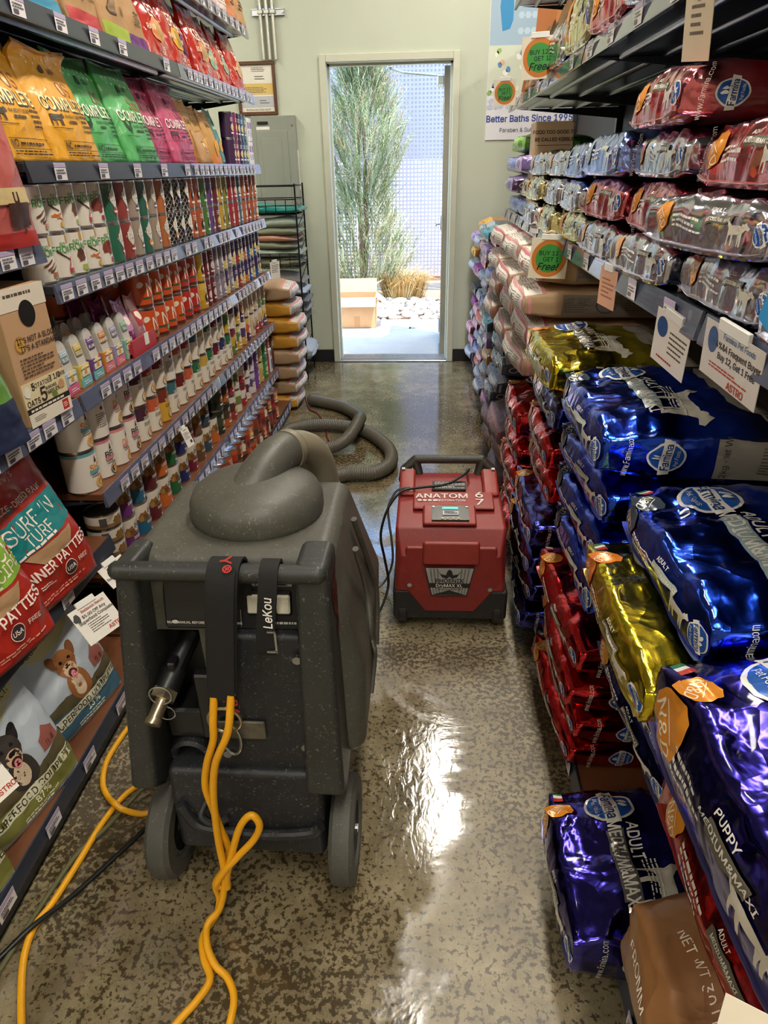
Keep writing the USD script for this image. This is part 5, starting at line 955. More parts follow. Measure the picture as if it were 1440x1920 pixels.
pile('bottom shelf by the light price rail', 3.10, .46, [('mauve', .36, .1015, .11), ('ochre', .365, .212, .11), ('mauve', .34, .323, .12)], GB, 9)
pile('bottom shelf, far red-brown pile', 3.58, .40, [('ochre', .37, .1015, .10), ('mauve', .355, .202, .10)], GB, 10)
for k, y in enumerate((2.68, 3.22, 3.74)):
    pile(f"on the {['nearest', 'middle', 'farthest'][k]} paper-bag pile", y, .49, [(['kraft', 'kraft2'][(k + q) % 2], [.36, .375, .365, .385][q], .7665 + .113 * q, .112) for q in range(4)], GB, 20 + k)
FARK = ['magenta', 'teal', 'pinkwine', 'amber', 'plum', 'bluebag', 'black', 'leaf', 'lilac', 'coral', 'slate', 'grey']
g = np.random.default_rng(12)
for k, y in enumerate((3.42, 3.74)):
    pile(f"small-bag pile under the {['middle', 'farthest'][k]} paper bags", y, .29, [(key, .375 + .01 * q, (.45 if k == 0 else .305) + .093 * q, .09) for q, key in enumerate((['grey', 'slate', 'grey'] if k == 0 else ['slate', 'grey', 'slate', 'teal']))], GB, 40 + k)
for k, y in enumerate((4.16, 4.48, 4.80, 5.12, 5.44)):
    order = [['magenta', 'teal', 'pinkwine', 'amber', 'grey', 'black', 'coral', 'slate', 'lilac', 'pinkwine', 'grey', 'bluebag'][(3 * k + 5 * q + k * k) % 12] for q in range(11)]
    pile(f"far pile {['nearest the paper bags', 'second beyond the paper bags', 'third beyond the paper bags', 'last but one before the wall', 'last before the wall'][k]}", y, .295,
         [(key, .385 + g.uniform(-.015, .025) - .02 * (k == 4), (.1015 if q < 6 else .768) + .098 * (q if q < 6 else q - 6), .095) for q, key in enumerate(order[:10 if k < 4 else 9])], GB, 50 + k)
UP = [(.74, ['silver', 'silver'], 'nearest'), (1.135, ['silver', 'silver', 'rose'], 'second'), (1.53, ['silver', 'rose', 'silver', 'rose'], 'third'), (1.92, ['silver', 'rose', 'rose', 'silver'][:2] + ['deepblue'], 'fourth'), (2.31, ['paleg', 'silver', 'deepblue'], 'fifth'), (2.70, ['paleg', 'silver', 'silver'], 'sixth'), (3.09, ['silver', 'paleg', 'silver'], 'seventh'), (3.48, ['bluebag', 'paleg', 'lilac'], 'eighth'), (3.84, ['bluebag', 'plum', 'bluebag', 'leaf'], 'ninth')]
for y, ks, nm in UP:
    z = 1.2635; its = []
    for q, key in enumerate(ks): t_ = .098 if key in ('rose', 'deepblue') else .088; its.append((key, .435 + .012 * ((q + int(y * 10)) % 3), z + .004, t_, 3.5)); z += t_ + .002
    pile(f'{nm} pile on the upper shelf', y, .36 if y < 3.3 else .34, its, 'small bags on the upper shelf', int(y * 100))
# brown bag with pale lettering laid over the nearest pile
M['f_brown'] = film('bag_brown', '#8a5f38', .42, .25, bump=.35, coat=.2)
t = thing('food_bag', 'brown bag with white serif lettering lying on the pile nearest the camera', 'bag', (.325, .44, .360), rot=(0, 0, 3)); L_, W2, T2 = .55, .38, .205
G = bag_G(L_, W2, T2, .012, 401, nose=.03); v, f = grid_box(L_, W2, T2, .014); mesh('bag_body', (G(v), f), M['f_brown'], t, smooth=True); fr = FR(L_, W2, T2)
p = Print(); p.add(at2(txt2('FROMM', .019, False), -.10, T2 * .66), '#eadfcf', fr['front'], 2, .03); p.add(at2(poly2([(-.10, 0), (.10, .0), (.11, .05), (.09, .10), (-.08, .10)]), .06, .015), '#5a4a1c', fr['front'], 1.4, .03); p.add(at2(blob2(.03, 3, 12, .3), .08, .06), '#b09a3a', fr['front'], 2.2, .03); p.build('foot_print', M['print'], t, G)
p = Print(); p.add(at2(txt2('NET WT 30 LBS (13.61 kg)', .0125, False), -.015, .042), '#eadfcf', fr['top'], 2, .03); p.add(at2(txt2('FOOD FOR DOGS', .015, False), .02, .078), '#eadfcf', fr['top'], 2, .03); p.add(at2(rect2(W2 * .96, .12), 0, .32), '#1c140e', fr['top'], 1.4, .03); p.add(at2(blob2(.05, 4, 14, .3), -.05, .32), '#c04a20', fr['top'], 2, .03); p.build('top_print', M['print'], t, G)
# top shelf: small standing bags
for k, (y, h, mt, lb) in enumerate(((3.62, .24, 'f_kraft', 'kraft pouch with a dark stripe at the far end of the top shelf opposite the cans'), (3.42, .21, 'f_brown', 'copper-brown pouch beside the kraft pouch on the top shelf opposite the cans'), (3.2, .26, 'f_kraft', 'kraft pouch with fine print in the middle of the top shelf opposite the cans'))):
    pouch('food_bag', lb, .20, h, .10, (RX - .01, y, 1.7905), -PI / 2, M[mt], [(rect2(.03, .10), '#2c2420', .02, .13), (bars2(.12, .05, 5, k, fill=.4), '#4a3a2c', 0, .05)], .04, .007, 420 + k)
for k, (y, key, t_) in enumerate(((2.86, 'silver', .13), (2.48, 'paleg', .16), (2.10, 'rose', .12), (1.72, 'silver', .10))): lay(key, .45, y, 1.7915, .34, t_, f"{KINDS[key][0]} on the top shelf opposite the cans, {ORD[k]} beside the kraft pouches", 'foil bags on the top shelf opposite the cans', 2)
carton('food_carton', 'tan carton with dark lettering standing among the upper-shelf bags', 'carton', .20, .14, .40, (.46, 3.30 - .0, 1.2635), -PI / 2, '#b59a78', [(txt2('FOOD TOO GOOD TO', .018), '#3a2e26', 0, .345), (txt2('BE CALLED KIBBLE', .018), '#3a2e26', 0, .315), (rect2(.17, .0015), '#3a2e26', 0, .292)]) if False else None
t = carton('food_carton', 'tan carton with dark lettering standing behind the upper-shelf bags', 'carton', .165, .14, .385, (.545, 3.285, 1.2635), 0, '#b59a78', [(txt2('FOOD TOO GOOD TO', .013), '#3a2e26', .0, .345), (txt2('BE CALLED KIBBLE', .013), '#3a2e26', .0, .318), (rect2(.14, .0015), '#3a2e26', 0, .296)])
# round offer signs and hanging cards
def offer(label, s, loc, rot):
    pr = [(ell2(.46 * s, n=36), '#c9772f', 0, -.5 * s), (ell2(.35 * s, n=36), '#3d8f3f', 0, -.5 * s), (txt2('BUY 12', .105 * s), '#1d2a1d', -.02 * s, -.37 * s), (txt2('GET 1', .105 * s), '#1d2a1d', .05 * s, -.52 * s), (poly_shear(txt2('Free!', .17 * s)), '#16261a', .0, -.70 * s)]
    return card('offer_sign', label, s, s, loc, rot, pr, '#e2d8c4', 'round offer signs')
def poly_shear(s): return np.column_stack([s[0][:, 0] + .3 * s[0][:, 1], s[0][:, 1]]), s[1]
offer('square sign with orange and green disc at the upper-shelf rail', .128, (.418, 2.40, 1.270), (0, 3, 4))
offer('square sign with orange and green disc, larger one on the top rail', .132, (.408, 2.95, 1.90), (2, -3, 3))
offer('square sign with orange and green disc, farther one on the top rail', .112, (.392, 3.98, 1.868), (0, -2, 2))
offer('square sign with orange disc at the lower right corner, on the nearest pile', .14, (.330, .305, .84), (-24, 0, -28))
small = lambda k: [(ell2(.018, .022), '#2f4f86', -.012, -.035), (bars2(.055, .03, 4, k, fill=.4), '#5a5048', .005, -.075), (txt2('ASTRO', .008), '#b5402f', .01, -.105)]
M['cardclear'] = cdmat('card_sleeve', .12, coat_weight=.6)
card('shelf_card', 'peach card hanging from the upper rail, middle of the three', .115, .09, (.448, 1.735, 1.258), (0, 0, -84), [(bars2(.08, .05, 5, 3, fill=.35), '#a8604a', 0, -.045)], '#dba584', 'cards hanging from the upper rail')
card('shelf_card', 'white card with a blue oval hanging from the upper rail', .105, .105, (.446, 1.24, 1.238), (10, 14, -72), [(ell2(.016, .02), '#2f4f86', -.03, -.03), (bars2(.05, .05, 5, 4, fill=.35), '#5a5048', .02, -.05), (bars2(.07, .008, 1, 3), '#b5402f', 0, -.09)], '#e6ded4', 'cards hanging from the upper rail')
card('shelf_card', 'printed card in a clear sleeve, nearest on the upper rail', .18, .085, (.446, .995, 1.265), (4, 4, -86), [(ell2(.016, .02), '#39598c', -.06, -.026), (txt2('Farmina Pet Foods', .008), '#5a7a9c', .02, -.012), (txt2('4%&4 Frequent Buyer', .0095), '#3a3a3e', .02, -.028), (txt2('Buy 12, Get 1 Free', .0095), '#3a3a3e', .02, -.043), (bars2(.12, .01, 2, 3), '#b5402f', 0, -.062), (txt2('ASTRO', .011), '#b5402f', .03, -.076)], '#ddd6d0', 'cards hanging from the upper rail', mt='cardclear')
card('shelf_card', 'tall cream card hanging from the top rail at the right', .10, .16, (.449, 1.41, 1.80), (8, 6, -82), [(ell2(.022, .03), '#8a8a86', -.0, -.045), (bars2(.05, .05, 4, 6, fill=.4), '#6a6258', .0, -.10)], '#d9ccb0', 'cards hanging from the upper rail')
card('shelf_card', 'small white card folded over the far upper rail', .07, .07, (.44, 2.95, 1.31), (0, 0, -70), [(bars2(.05, .04, 4, 6, fill=.4), '#6a6a70', 0, -.035)], '#e6e4e6', 'cards hanging from the upper rail')
t = thing('shelf_tab', 'bright blue plastic shelf tab at the right edge', 'tab', (.44, .86, 1.30)); mesh('tab', rotm(box(-.002, .002, -.06, .06, -.02, .02, .002), 20, 'x'), pm('tab_blue', '#1c8fd0', .3), t)
# ================================================================ END OF THE LEFT SHELVES, WALL THINGS
KINDS['yellowpaper'] = ('yellow paper bag with white foot and pink trim', kraft_bag(.46, .40, .10, 501, '#d98a84', film('paper_yellow', '#c78f2a', .6, bump=.3, coat=.1)))
KINDS['tanpaper'] = ('tan paper bag with white foot and pink trim', kraft_bag(.46, .40, .10, 507, '#d9837c', M['paperbag']))
DIM['yellowpaper'] = DIM['tanpaper'] = (.46, .40, .10)
_was = thing
for k, key in enumerate(['yellowpaper', 'tanpaper', 'tanpaper', 'tanpaper', 'yellowpaper', 'yellowpaper', 'yellowpaper', 'tanpaper']):
    x = [-.885, -.87, -.865, -.85, -.84, -.835, -.865, -.875][k]; z = .004 + .104 * k; lb = f"{KINDS[key][0]}, {['lowest', 'second', 'third', 'fourth', 'fifth', 'sixth', 'seventh', 'topmost'][k]} of the pile by the wire rack"
    d_ = DIM[key]
    if key not in PROTO:
        o = thing('paper_bag', lb, 'bag', (x, 4.56, z), group='paper bags piled beyond the can shelves', rot=(0, 0, 180 + [2, -3, 1, 3, -2, 2, -4, 3][k]), scale=(1, .9, 1.0)); PROTO[key] = o; KINDS[key][1](o)
    else: dup(PROTO[key], (x, 4.56, z), label=lb, group='paper bags piled beyond the can shelves', rot=(0, 0, 180 + [2, -3, 1, 3, -2, 2, -4, 3][k]), scale=(1, .9, 1.0))
# wire rack with folded pet beds
rk = thing('wire_rack', 'black wire display rack stacked with folded pet beds, in the corner by the door', 'rack', (0, 0, 0))
rx0, rx1, ry0, ry1 = -1.36, -.925, 5.16, 5.50
for x in (rx0, rx1):
    for y in (ry0, ry1): mesh('upright', rod((x, y, 0), (x, y, 1.40), .006, 8), M['wire'], rk)
for z in (.12, .42, .84, 1.20):
    w = [rod((rx0, y, z), (rx1, y, z), .0035, 6) for y in np.linspace(ry0, ry1, 6)] + [rod((x, ry0, z), (x, ry1, z), .003, 6) for x in np.linspace(rx0, rx1, 9)]
    w += [rod((rx0, ry0, z + h_), (rx1, ry0, z + h_), .0035, 6) for h_ in (.06, .10)] + [rod((rx1, ry0, z + h_), (rx1, ry1, z + h_), .0035, 6) for h_ in (.06, .10)] + [rod((x, ry0, z), (x, ry0, z + .10), .003, 6) for x in np.linspace(rx0, rx1, 7)]
    tag(mesh('wire_shelf', join(*w), M['wire'], rk), kind='stuff')
for z in (1.30, 1.385): mesh('top_rail', join(rod((rx0, ry0, z), (rx1, ry0, z), .004, 6), rod((rx1, ry0, z), (rx1, ry1, z), .004, 6), rod((rx0, ry1, z), (rx1, ry1, z), .004, 6)), M['wire'], rk)
mesh('side_truss', tube([(rx1, ry0 if k % 2 else ry1, .12 + .09 * k) for k in range(14)], .003, 6), M['wire'], rk)
def bed(label, z, t_, col, x1, seed, w=.33):
    g_ = np.random.default_rng(seed); L_ = .42
    def G(p):
        x, y, zz = p.T; u, v, q = 2 * x / L_ - 1, 2 * y / w, 2 * zz / t_ - 1; e = (1 - .55 * np.abs(u) ** 5) * (1 - .55 * np.abs(v) ** 5)
        return np.stack([x * (1 + .03 * (1 - q * q)) + .01 * crease(p, 7, seed), y * (1 + .03 * (1 - q * q)) + .006 * crease(p, 7, seed + 2), t_ / 2 + (zz - t_ / 2) * e + .010 * np.sin(u * 2.6 + seed) * (1 + q) / 2 + .010 * crease(p * [1, 1, 1.5], 8, seed + 4) * (1 + q) / 2], 1)
    v, f = grid_box(L_, w, t_, .022); o = mesh('pet_bed', move(rotm((G(v), f), 180), (x1, 5.33, z)), col, smooth=True); tag(o, label, 'pet bed', 'folded pet beds on the wire rack')
fab = lambda n, c_: pm(n, c_, .9, var=.12, vscale=30, bump=.4, bscale=200, sheen_weight=.3)
B = {'olive': fab('fleece_olive', '#7c8068'), 'sage': fab('fleece_sage', '#8d9a8a'), 'peach': fab('fleece_peach', '#b5826a'), 'grey': fab('fleece_grey', '#6d6a66'), 'slate': fab('fleece_slate', '#555458'), 'ice': fab('fleece_ice', '#a3aebb'), 'dark': fab('fleece_dark', '#45434a')}
for k, (z, t_, m, x1, lb) in enumerate(((.846, .065, 'olive', -.93, 'olive folded pet bed at the bottom of the upper stack'), (.911, .055, 'sage', -.92, 'sage-grey folded pet bed, second in the upper stack'), (.966, .05, 'olive', -.935, 'olive folded pet bed under the peach one'), (1.016, .045, 'peach', -.94, 'peach folded pet bed in the upper stack'), (1.061, .05, 'olive', -.925, 'olive folded pet bed on the peach one'), (1.111, .06, 'sage', -.93, 'sage folded pet bed on top of the upper stack'),
                                        (.426, .07, 'dark', -.92, 'dark grey folded pet bed at the bottom of the lower stack'), (.496, .07, 'grey', -.90, 'grey folded pet bed, second in the lower stack'), (.566, .07, 'slate', -.89, 'slate folded pet bed, third in the lower stack'), (.636, .065, 'ice', -.895, 'ice-blue folded pet bed, fourth in the lower stack'), (.701, .08, 'grey', -.915, 'grey folded pet bed on top of the lower stack'), (.126, .15, 'ice', -.88, 'crumpled ice-blue pet bed on the lowest wire shelf'))): bed(lb, z, t_, B[m], x1, 520 + k)
o = None
bed('teal rolled mat lying on the top wire shelf', 1.206, .055, film('teal_mat', '#138f86', .3, coat=.5), -.90, 540)
# wall things: electrical panel, certificate, conduits, poster
ep = thing('electrical_panel', 'grey electrical panel with a door on the back wall', 'electrical panel', (-1.135, WY, 1.0)); M['panelgrey'] = pm('panel_grey', '#8f9489', .45, var=.04)
mesh('cabinet', box(-.165, .165, -.055, 0, 0, .845, .004), M['panelgrey'], ep); mesh('panel_door', box(-.135, .10, -.060, -.055, .10, .75, .003), M['panelgrey'], ep); mesh('inner_door', join(box(-.10, .055, -.062, -.060, .15, .70, .001)), M['panelgrey'], ep)
mesh('latch', box(-.12, -.04, -.064, -.055, .79, .808, .002), M['black'], ep); mesh('danger_label', box(-.13, -.03, -.0568, -.0552, .755, .775), M['paper'], ep); mesh('side_label', box(.1652, .1664, -.045, -.01, .35, .62), M['paper'], ep); mesh('screw', rod((.14, -.058, .78), (.14, -.052, .78), .006), M['steel'], ep)
cf = thing('certificate_frame', 'brown wooden frame with a paper certificate on the back wall', 'picture frame', (-1.245, WY, 1.852)); M['framewood'] = pm('frame_walnut', '#5d3a22', .45, var=.25, vscale=20)
w_, h_ = .145, .335
for q in (box(-w_, w_, -.02, 0, 0, .022, .003), box(-w_, w_, -.02, 0, h_ - .022, h_, .003), box(-w_, -w_ + .022, -.02, 0, .022, h_ - .022, .003), box(w_ - .022, w_, -.02, 0, .022, h_ - .022, .003)): mesh('frame_rail', q, M['framewood'], cf)
colored('certificate', [(box(-w_ + .02, w_ - .02, -.008, -.004, .02, h_ - .02), '#e3dfd2'), (box(-w_ + .02, w_ - .02, -.0086, -.008, .13, .20), '#d8b968'), (box(-w_ + .02, w_ - .02, -.0086, -.008, .05, .12), '#b9bcc0')], M['card'], cf, smooth=False)
p = Print()
for k, (x, z, w2, h2, n) in enumerate(((.02, .285, .10, .03, 3), (.03, .235, .08, .03, 2), (0, .16, .17, .04, 4), (.05, .085, .07, .03, 2), (0, .035, .18, .015, 2))): p.add(at2(bars2(w2, h2, n, k, fill=.35), x, z), '#5f5a50', ((0, -.0088, 0), (1, 0, 0), (0, 0, 1)), .5, 0)
p.build('printing', M['card'], cf)
for k, x in enumerate((-1.17, -1.125, -1.082)):
    t = thing('conduit', f"thin grey metal conduit running up the back wall, {['left', 'middle', 'right'][k]} of the three", 'conduit', (x, WY, 1.846), group='wall conduits')
    mesh('pipe', rod((0, -.022, .345 if k < 2 else .345), (0, -.022, CEIL - 1.85), .0135), M['galv'], t); mesh('coupling', rod((0, -.022, .62), (0, -.022, .66), .017), M['steel'], t)
sp = thing('strut_bracket', 'slotted steel strut bracket holding the conduits to the wall', 'bracket', (-1.13, WY, 2.47)); mesh('channel', join(box(-.10, .13, -.012, 0, -.02, .02, .001), box(-.10, .13, -.02, -.008, .014, .02), box(-.10, .13, -.02, -.008, -.02, -.014)), M['steel'], sp); mesh('bolt', rod((.115, -.02, 0), (.115, -.008, 0), .01), M['steel'], sp)
for x in (-.04, .005, .048): mesh('pipe_clamp', box(x - .018, x + .018, -.040, -.020, -.012, .012, .003), M['galv'], sp)
po = thing('poster', 'shampoo poster with a tan dog leg, flowers and a line of blue lettering', 'poster', (.75, WY - .002, 1.655)); pw, ph = .63, 1.0
colored('board', [(box(-pw / 2, pw / 2, -.006, 0, 0, ph), '#e4e4ea')], M['card'], po, smooth=False); p = Print(); fr = ((0, -.0062, 0), (1, 0, 0), (0, 0, 1))
def padd(s, c_, x, z, l=1): p.add(at2(s, x, z), c_, fr, l * .4, 0)
padd(rect2(pw * .99, .30), '#cfd6c2', 0, .43); padd(rect2(pw * .99, .42), '#9fb8cc', 0, .79)
for k in range(40): padd(blob2(.018, k, 7, .3), ['#8fb56a', '#e6ead2', '#d9b090', '#5f8ac0', '#f0efe8'][k % 5], -.3 + (k * 37 % 100) / 165, .30 + (k * 53 % 100) / 360, 2)
padd(blob2(.05, 3, 12, .15, 3.), '#2f8cc4', -.20, .80, 3); padd(rect2(.03, .03), '#1f6aa0', -.20, .97, 4)
for k in range(14): padd(ell2(.022, n=6), '#b9cfdf', -.10 + (k % 4) * .045, .66 + (k // 4) * .09, 2)
padd(poly2([(.0, .26), (.10, .26), (.13, .5), (.2, .62), (.25, 1.0), (.05, 1.0), (.03, .6), (-.01, .4)]), '#b06a34', -.03, 0, 3); padd(poly2([(-.05, .30), (.0, .27), (.02, .38), (-.03, .42)]), '#a05c2c', -.02, 0, 4); padd(poly2([(.10, .26), (.3, .26), (.3, 1.0), (.16, 1.0)]), '#c07c42', 0, 0, 3.5)
for k in range(30): padd(at2(blob2(.02, k, 8, .5), 0, 0), '#c3c8dc', -.29 + (k % 15) * .042, .215 + (k // 15) * .03, 4)
padd(txt2('Better Baths Since 1995', .040), '#3a4a9a', 0, .135, 5); padd(txt2('Paraben & Sulfate Free', .026, False), '#3f4456', -.02, .062, 5)
p.build('printing', M['card'], po)
# rubber stop and light switch are not seen; the setting ends here

# ================================================================ FLOOR MACHINES
def worn(name, col, rough, dust=.25):
    n = {'g': ('texture_coordinate', {}), 'n': ('noise_texture', {'scale': 14., 'detail': 6., 'roughness': .7}), 's': ('noise_texture', {'scale': 90., 'detail': 2., 'distortion': 2.}), 'sr': ('rgb_ramp', {'ramp': [(.64, (0, 0, 0)), (.70, (1, 1, 1))]}), 'r': ('rgb_ramp', {'ramp': [(.3, C(col) * .8), (.6, C(col)), (.78, C(col) * 1.25)]}),
         'm': ('mix', {'color2': C('#9b988a')}), 'f': ('math', {'math_type': 'multiply', 'value2': dust}), 'bn': ('noise_texture', {'scale': 500.}), 'b': ('bump', {'strength': .18, 'distance': .001}), 'rr': ('map_range', {'to_min': rough - .1, 'to_max': rough + .18}), 'p': ('principled_bsdf', {})}
    return mat(name, n, [('g.object', 'n.vector'), ('g.object', 's.vector'), ('g.object', 'bn.vector'), ('n.fac', 'r.fac'), ('s.fac', 'sr.fac'), ('sr.color', 'f.value1'), ('r.color', 'm.color1'), ('f.value', 'm.fac'), ('m.color', 'p.base_color'), ('n.fac', 'rr.value'), ('rr.result', 'p.roughness'), ('bn.fac', 'b.height'), ('b.normal', 'p.normal')])
M['ext'] = worn('extractor_plastic', '#54534a', .42, .4); M['extf'] = worn('extractor_fin_plastic', '#303230', .42, .35); M['extd'] = worn('extractor_dark_plastic', '#24262a', .42, .3); M['tyre'] = worn('tyre_rubber', '#4e4d47', .6, .3); M['cuff'] = pm('cuff_tan_plastic', '#837b66', .4, var=.1); M['brass'] = pm('brass_fitting', '#b8aa8a', .28, .9); M['webbing'] = pm('black_webbing', '#0f0f10', .75, var=.2, vscale=200, bump=.5, bscale=400, bdist=.001)
ex = thing('carpet_extractor', 'worn dark grey carpet extractor with round lid, standing in the aisle', 'extractor', (0, 0, 0))
body = m3.Manifold.batch_hull([hullM([(x, y, .36) for x in (-.578, -.157) for y in (1.09, 1.50)], .035, 24), hullM([(x, y, .56) for x in (-.585, -.150) for y in (1.09, 1.49)], .035, 24), hullM([(x, y, .82) for x in (-.528, -.198) for y in (1.075, 1.36)], .033, 24)])
body = body - m3.Manifold.hull_points(np.array([(x, y, z) for x in (-.555, -.445) for y in (1.0, 1.13) for z in (.34, .675)]))                     # hose bay
mesh('body', mf(body), M['ext'], ex, smooth=35)
for s, (t0, t1, b0, b1) in (('l', (-.545, -.530, -.600, -.572)), ('r', (-.215, -.180, -.225, -.172))):
    mesh('side_fin', hull([(t0, 1.000, .852), (t1, 1.000, .852), (t0, 1.075, .85), (t1, 1.075, .85), (b0, .962, .335), (b1, .962, .335), (b0, 1.12, .335), (b1, 1.12, .335), (b0, 1.0, .30), (b1, 1.0, .30)], .014, 16), M['extf'], ex, smooth=40)
mesh('handle_bar', hull([(-.552, .992, .848), (-.188, .992, .845), (-.552, 1.002, .840), (-.188, 1.002, .838)], .018, 18), M['extf'], ex, smooth=50)
cp = mesh('control_panel', rotm(box(-.50, -.222, 1.022, 1.034, .695, .822, .004), -13, 'x', (0, 1.028, .70)), pm('panel_black', '#1d1c1d', .45, var=.15), ex)
pf_ = ((-.36, 1.0195, .70), (1, 0, 0), (0, math.sin(math.radians(13)), math.cos(math.radians(13))))
p = Print(); p.add(at2(txt2('READ MANUAL BEFORE OPERATING MACHINE', .0048), -.06, .012), '#c9c7c2', pf_, 1, 0); p.add(at2(ell2(.006, .004), -.118, .013), '#c9c7c2', pf_, 1, 0); p.add(at2(txt2('HEAT', .006), .045, .092), '#c9c7c2', pf_, 1, 0); p.add(at2(txt2('VACUUM', .006), .095, .092), '#c9c7c2', pf_, 1, 0); p.add(at2(rect2(.001, .09), .012, .05), '#a9a8a4', pf_, 1, 0); p.add(at2(bars2(.07, .006, 1, 2, fill=.8), .10, .014), '#b5b3ae', pf_, 1, 0); p.build('panel_lettering', M['print'], cp)
sw = rotm(join(box(-.335, -.248, 1.016, 1.024, .728, .778, .003)), -13, 'x', (0, 1.028, .70)); mesh('switch_plate', sw, M['black'], cp)
for x in (-.318, -.262): mesh('rocker_switch', rotm(box(x - .014, x + .012, 1.008, 1.018, .734, .772, .003), -13, 'x', (0, 1.028, .70)), pm('switch_ivory', '#ddd8c4', .3), cp)
rp = mesh('rear_panel', hull([(-.425, 1.0, .36), (-.228, 1.0, .36), (-.405, 1.012, .685), (-.228, 1.012, .685), (-.425, 1.1, .36), (-.228, 1.1, .36), (-.405, 1.1, .685), (-.228, 1.1, .685)], .012, 14), M['extd'], ex, smooth=40)
for x, z in ((-.238, .655), (-.238, .425), (-.405, .40)): mesh('panel_screw', lathe([(0, -.004), (.008, -.003), (.010, 0), (.012, .001), (.012, .003), (0, .003)], 14, 'y') if False else rod((x, .990, z), (x, .982, z), .009), M['steel'], rp)
mesh('latch_recess', box(-.455, -.395, .996, 1.02, .43, .60, .004), M['black'], ex); mesh('hour_meter_plate', box(-.415, -.318, .983, .990, .445, .492, .002), pm('dirty_steel_plate', '#6d675a', .5, .4, var=.3, vscale=40), rp)
mesh('hasp_loop', tube([(-.385 + .018 * math.sin(a), .975 - .004, .455 + .04 * math.cos(a)) for a in np.linspace(0, 2 * PI, 24)], .0035, 8, False), M['steel'], ex)
hb = mesh('hose_bay', box(-.545, -.452, 1.10, 1.125, .35, .67), M['black'], ex)
cpl = mesh('quick_coupler', join(rod((-.485, 1.10, .625), (-.505, 1.03, .585), .022), rod((-.505, 1.03, .585), (-.512, .995, .562), .026, 14), box(-.505, -.488, 1.0, 1.03, .61, .625, .003)), M['black'], ex)
mesh('brass_nut', tube([(-.513, .995, .562), (-.517, .978, .552)], .027, 6), M['brass'], cpl); mesh('brass_nipple', join(rod((-.517, .978, .552), (-.526, .935, .527), .014, 14), rod((-.524, .945, .533), (-.526, .935, .527), .0165, 14)), M['brass'], cpl)
for c0, r_ in (((-.512, .965, .575), .022), ((-.512, .975, .520), .017)): mesh('key_ring', tube([(c0[0] + r_ * math.cos(a), c0[1], c0[2] + r_ * math.sin(a)) for a in np.linspace(0, 2 * PI, 24)], .0016, 6, False), M['steel'], cpl)
mesh('valve_block', box(-.54, -.455, 1.02, 1.10, .405, .485, .006), M['black'], ex); mesh('drain_port', join(lathe([(.045, 0), (.045, .03), (.036, .034), (.034, .03), (.033, 0)], 22, 'y')), M['extd'], None) if False else None
dpv, dpf = lathe([(.030, 0), (.030, -.05), (.036, -.058), (.044, -.052), (.044, 0)], 24, 'y'); mesh('drain_port', move((dpv, dpf), (-.497, 1.06, .365)), M['extd'], ex)
lh = mesh('lower_housing', hull([(-.525, .985, .345), (-.225, .985, .345), (-.525, .975, .14), (-.225, .975, .13), (-.535, 1.46, .33), (-.215, 1.46, .33), (-.5, 1.46, .14), (-.24, 1.46, .14)], .016, 14), M['extd'], ex, smooth=40)
mesh('bumper_ridge', tube(spline([(-.52, .962, .27), (-.49, .955, .215), (-.43, .951, .20), (-.33, .950, .195), (-.24, .951, .205), (-.215, .953, .225)], 6), .012, 10), M['extd'], lh); mesh('cord_hook', tube(spline([(-.46, .97, .28), (-.47, .945, .255), (-.44, .938, .24), (-.41, .945, .255)], 6), .008, 8), M['extd'], lh)
for x in (-.580, -.172):
    w = mesh('rear_wheel', move(lathe([(.062, -.022), (.075, -.020), (.080, -.027), (.112, -.027), (.121, -.018), (.122, 0), (.121, .018), (.112, .027), (.080, .027), (.075, .020), (.062, .022)], 40, 'x'), (x, 1.03, .1225)), M['tyre'], ex)
    mesh('hub', move(lathe([(0, -.016), (.016, -.020), (.02, -.014), (.055, -.010), (.066, -.016), (.066, .016), (.055, .010), (.02, .014), (.016, .020), (0, .016)], 24, 'x'), (x, 1.03, .1225)), M['black'], w); mesh('axle_nut', rod((x - .027, 1.03, .1225), (x + .027, 1.03, .1225), .010, 10), M['steel'], w)
for x in (-.50, -.26):
    w = mesh('front_caster', move(lathe([(0, -.014), (.035, -.014), (.048, -.010), (.05, 0), (.048, .010), (.035, .014), (0, .014)], 24, 'x'), (x, 1.42, .0505)), M['tyre'], ex); mesh('caster_fork', join(box(x - .022, x - .018, 1.40, 1.44, .04, .13), box(x + .018, x + .022, 1.40, 1.44, .04, .13), box(x - .022, x + .022, 1.39, 1.45, .115, .135, .003)), M['steel'], w)
dm_ = mesh('tank_lid', move(lathe([(.125, -.012), (.134, -.006), (.138, .010), (.137, .032), (.128, .052), (.105, .068), (.07, .078), (.03, .082), (0, .083)], 56), (-.345, 1.225, .855)), M['ext'], ex, smooth=60)
mesh('lid_gasket', move(lathe([(.0, -.004), (.128, -.004), (.130, .004), (0, .004)], 40), (-.345, 1.225, .851)), M['black'], dm_)
nk = spline([(-.375, 1.15, .868), (-.352, 1.205, .898), (-.334, 1.245, .926), (-.312, 1.295, .944), (-.294, 1.335, .945)], 6); mesh('lid_neck', tube(nk, np.linspace(.050, .043, len(nk)), 22), M['ext'], dm_, smooth=50)
ck = spline([(-.298, 1.325, .945), (-.282, 1.362, .940), (-.260, 1.402, .915), (-.246, 1.432, .868), (-.240, 1.446, .80)], 6); mesh('hose_cuff', tube(ck, np.r_[np.full(4, .046), np.full(len(ck) - 4, .0385)], 20), M['cuff'], ex, smooth=50)
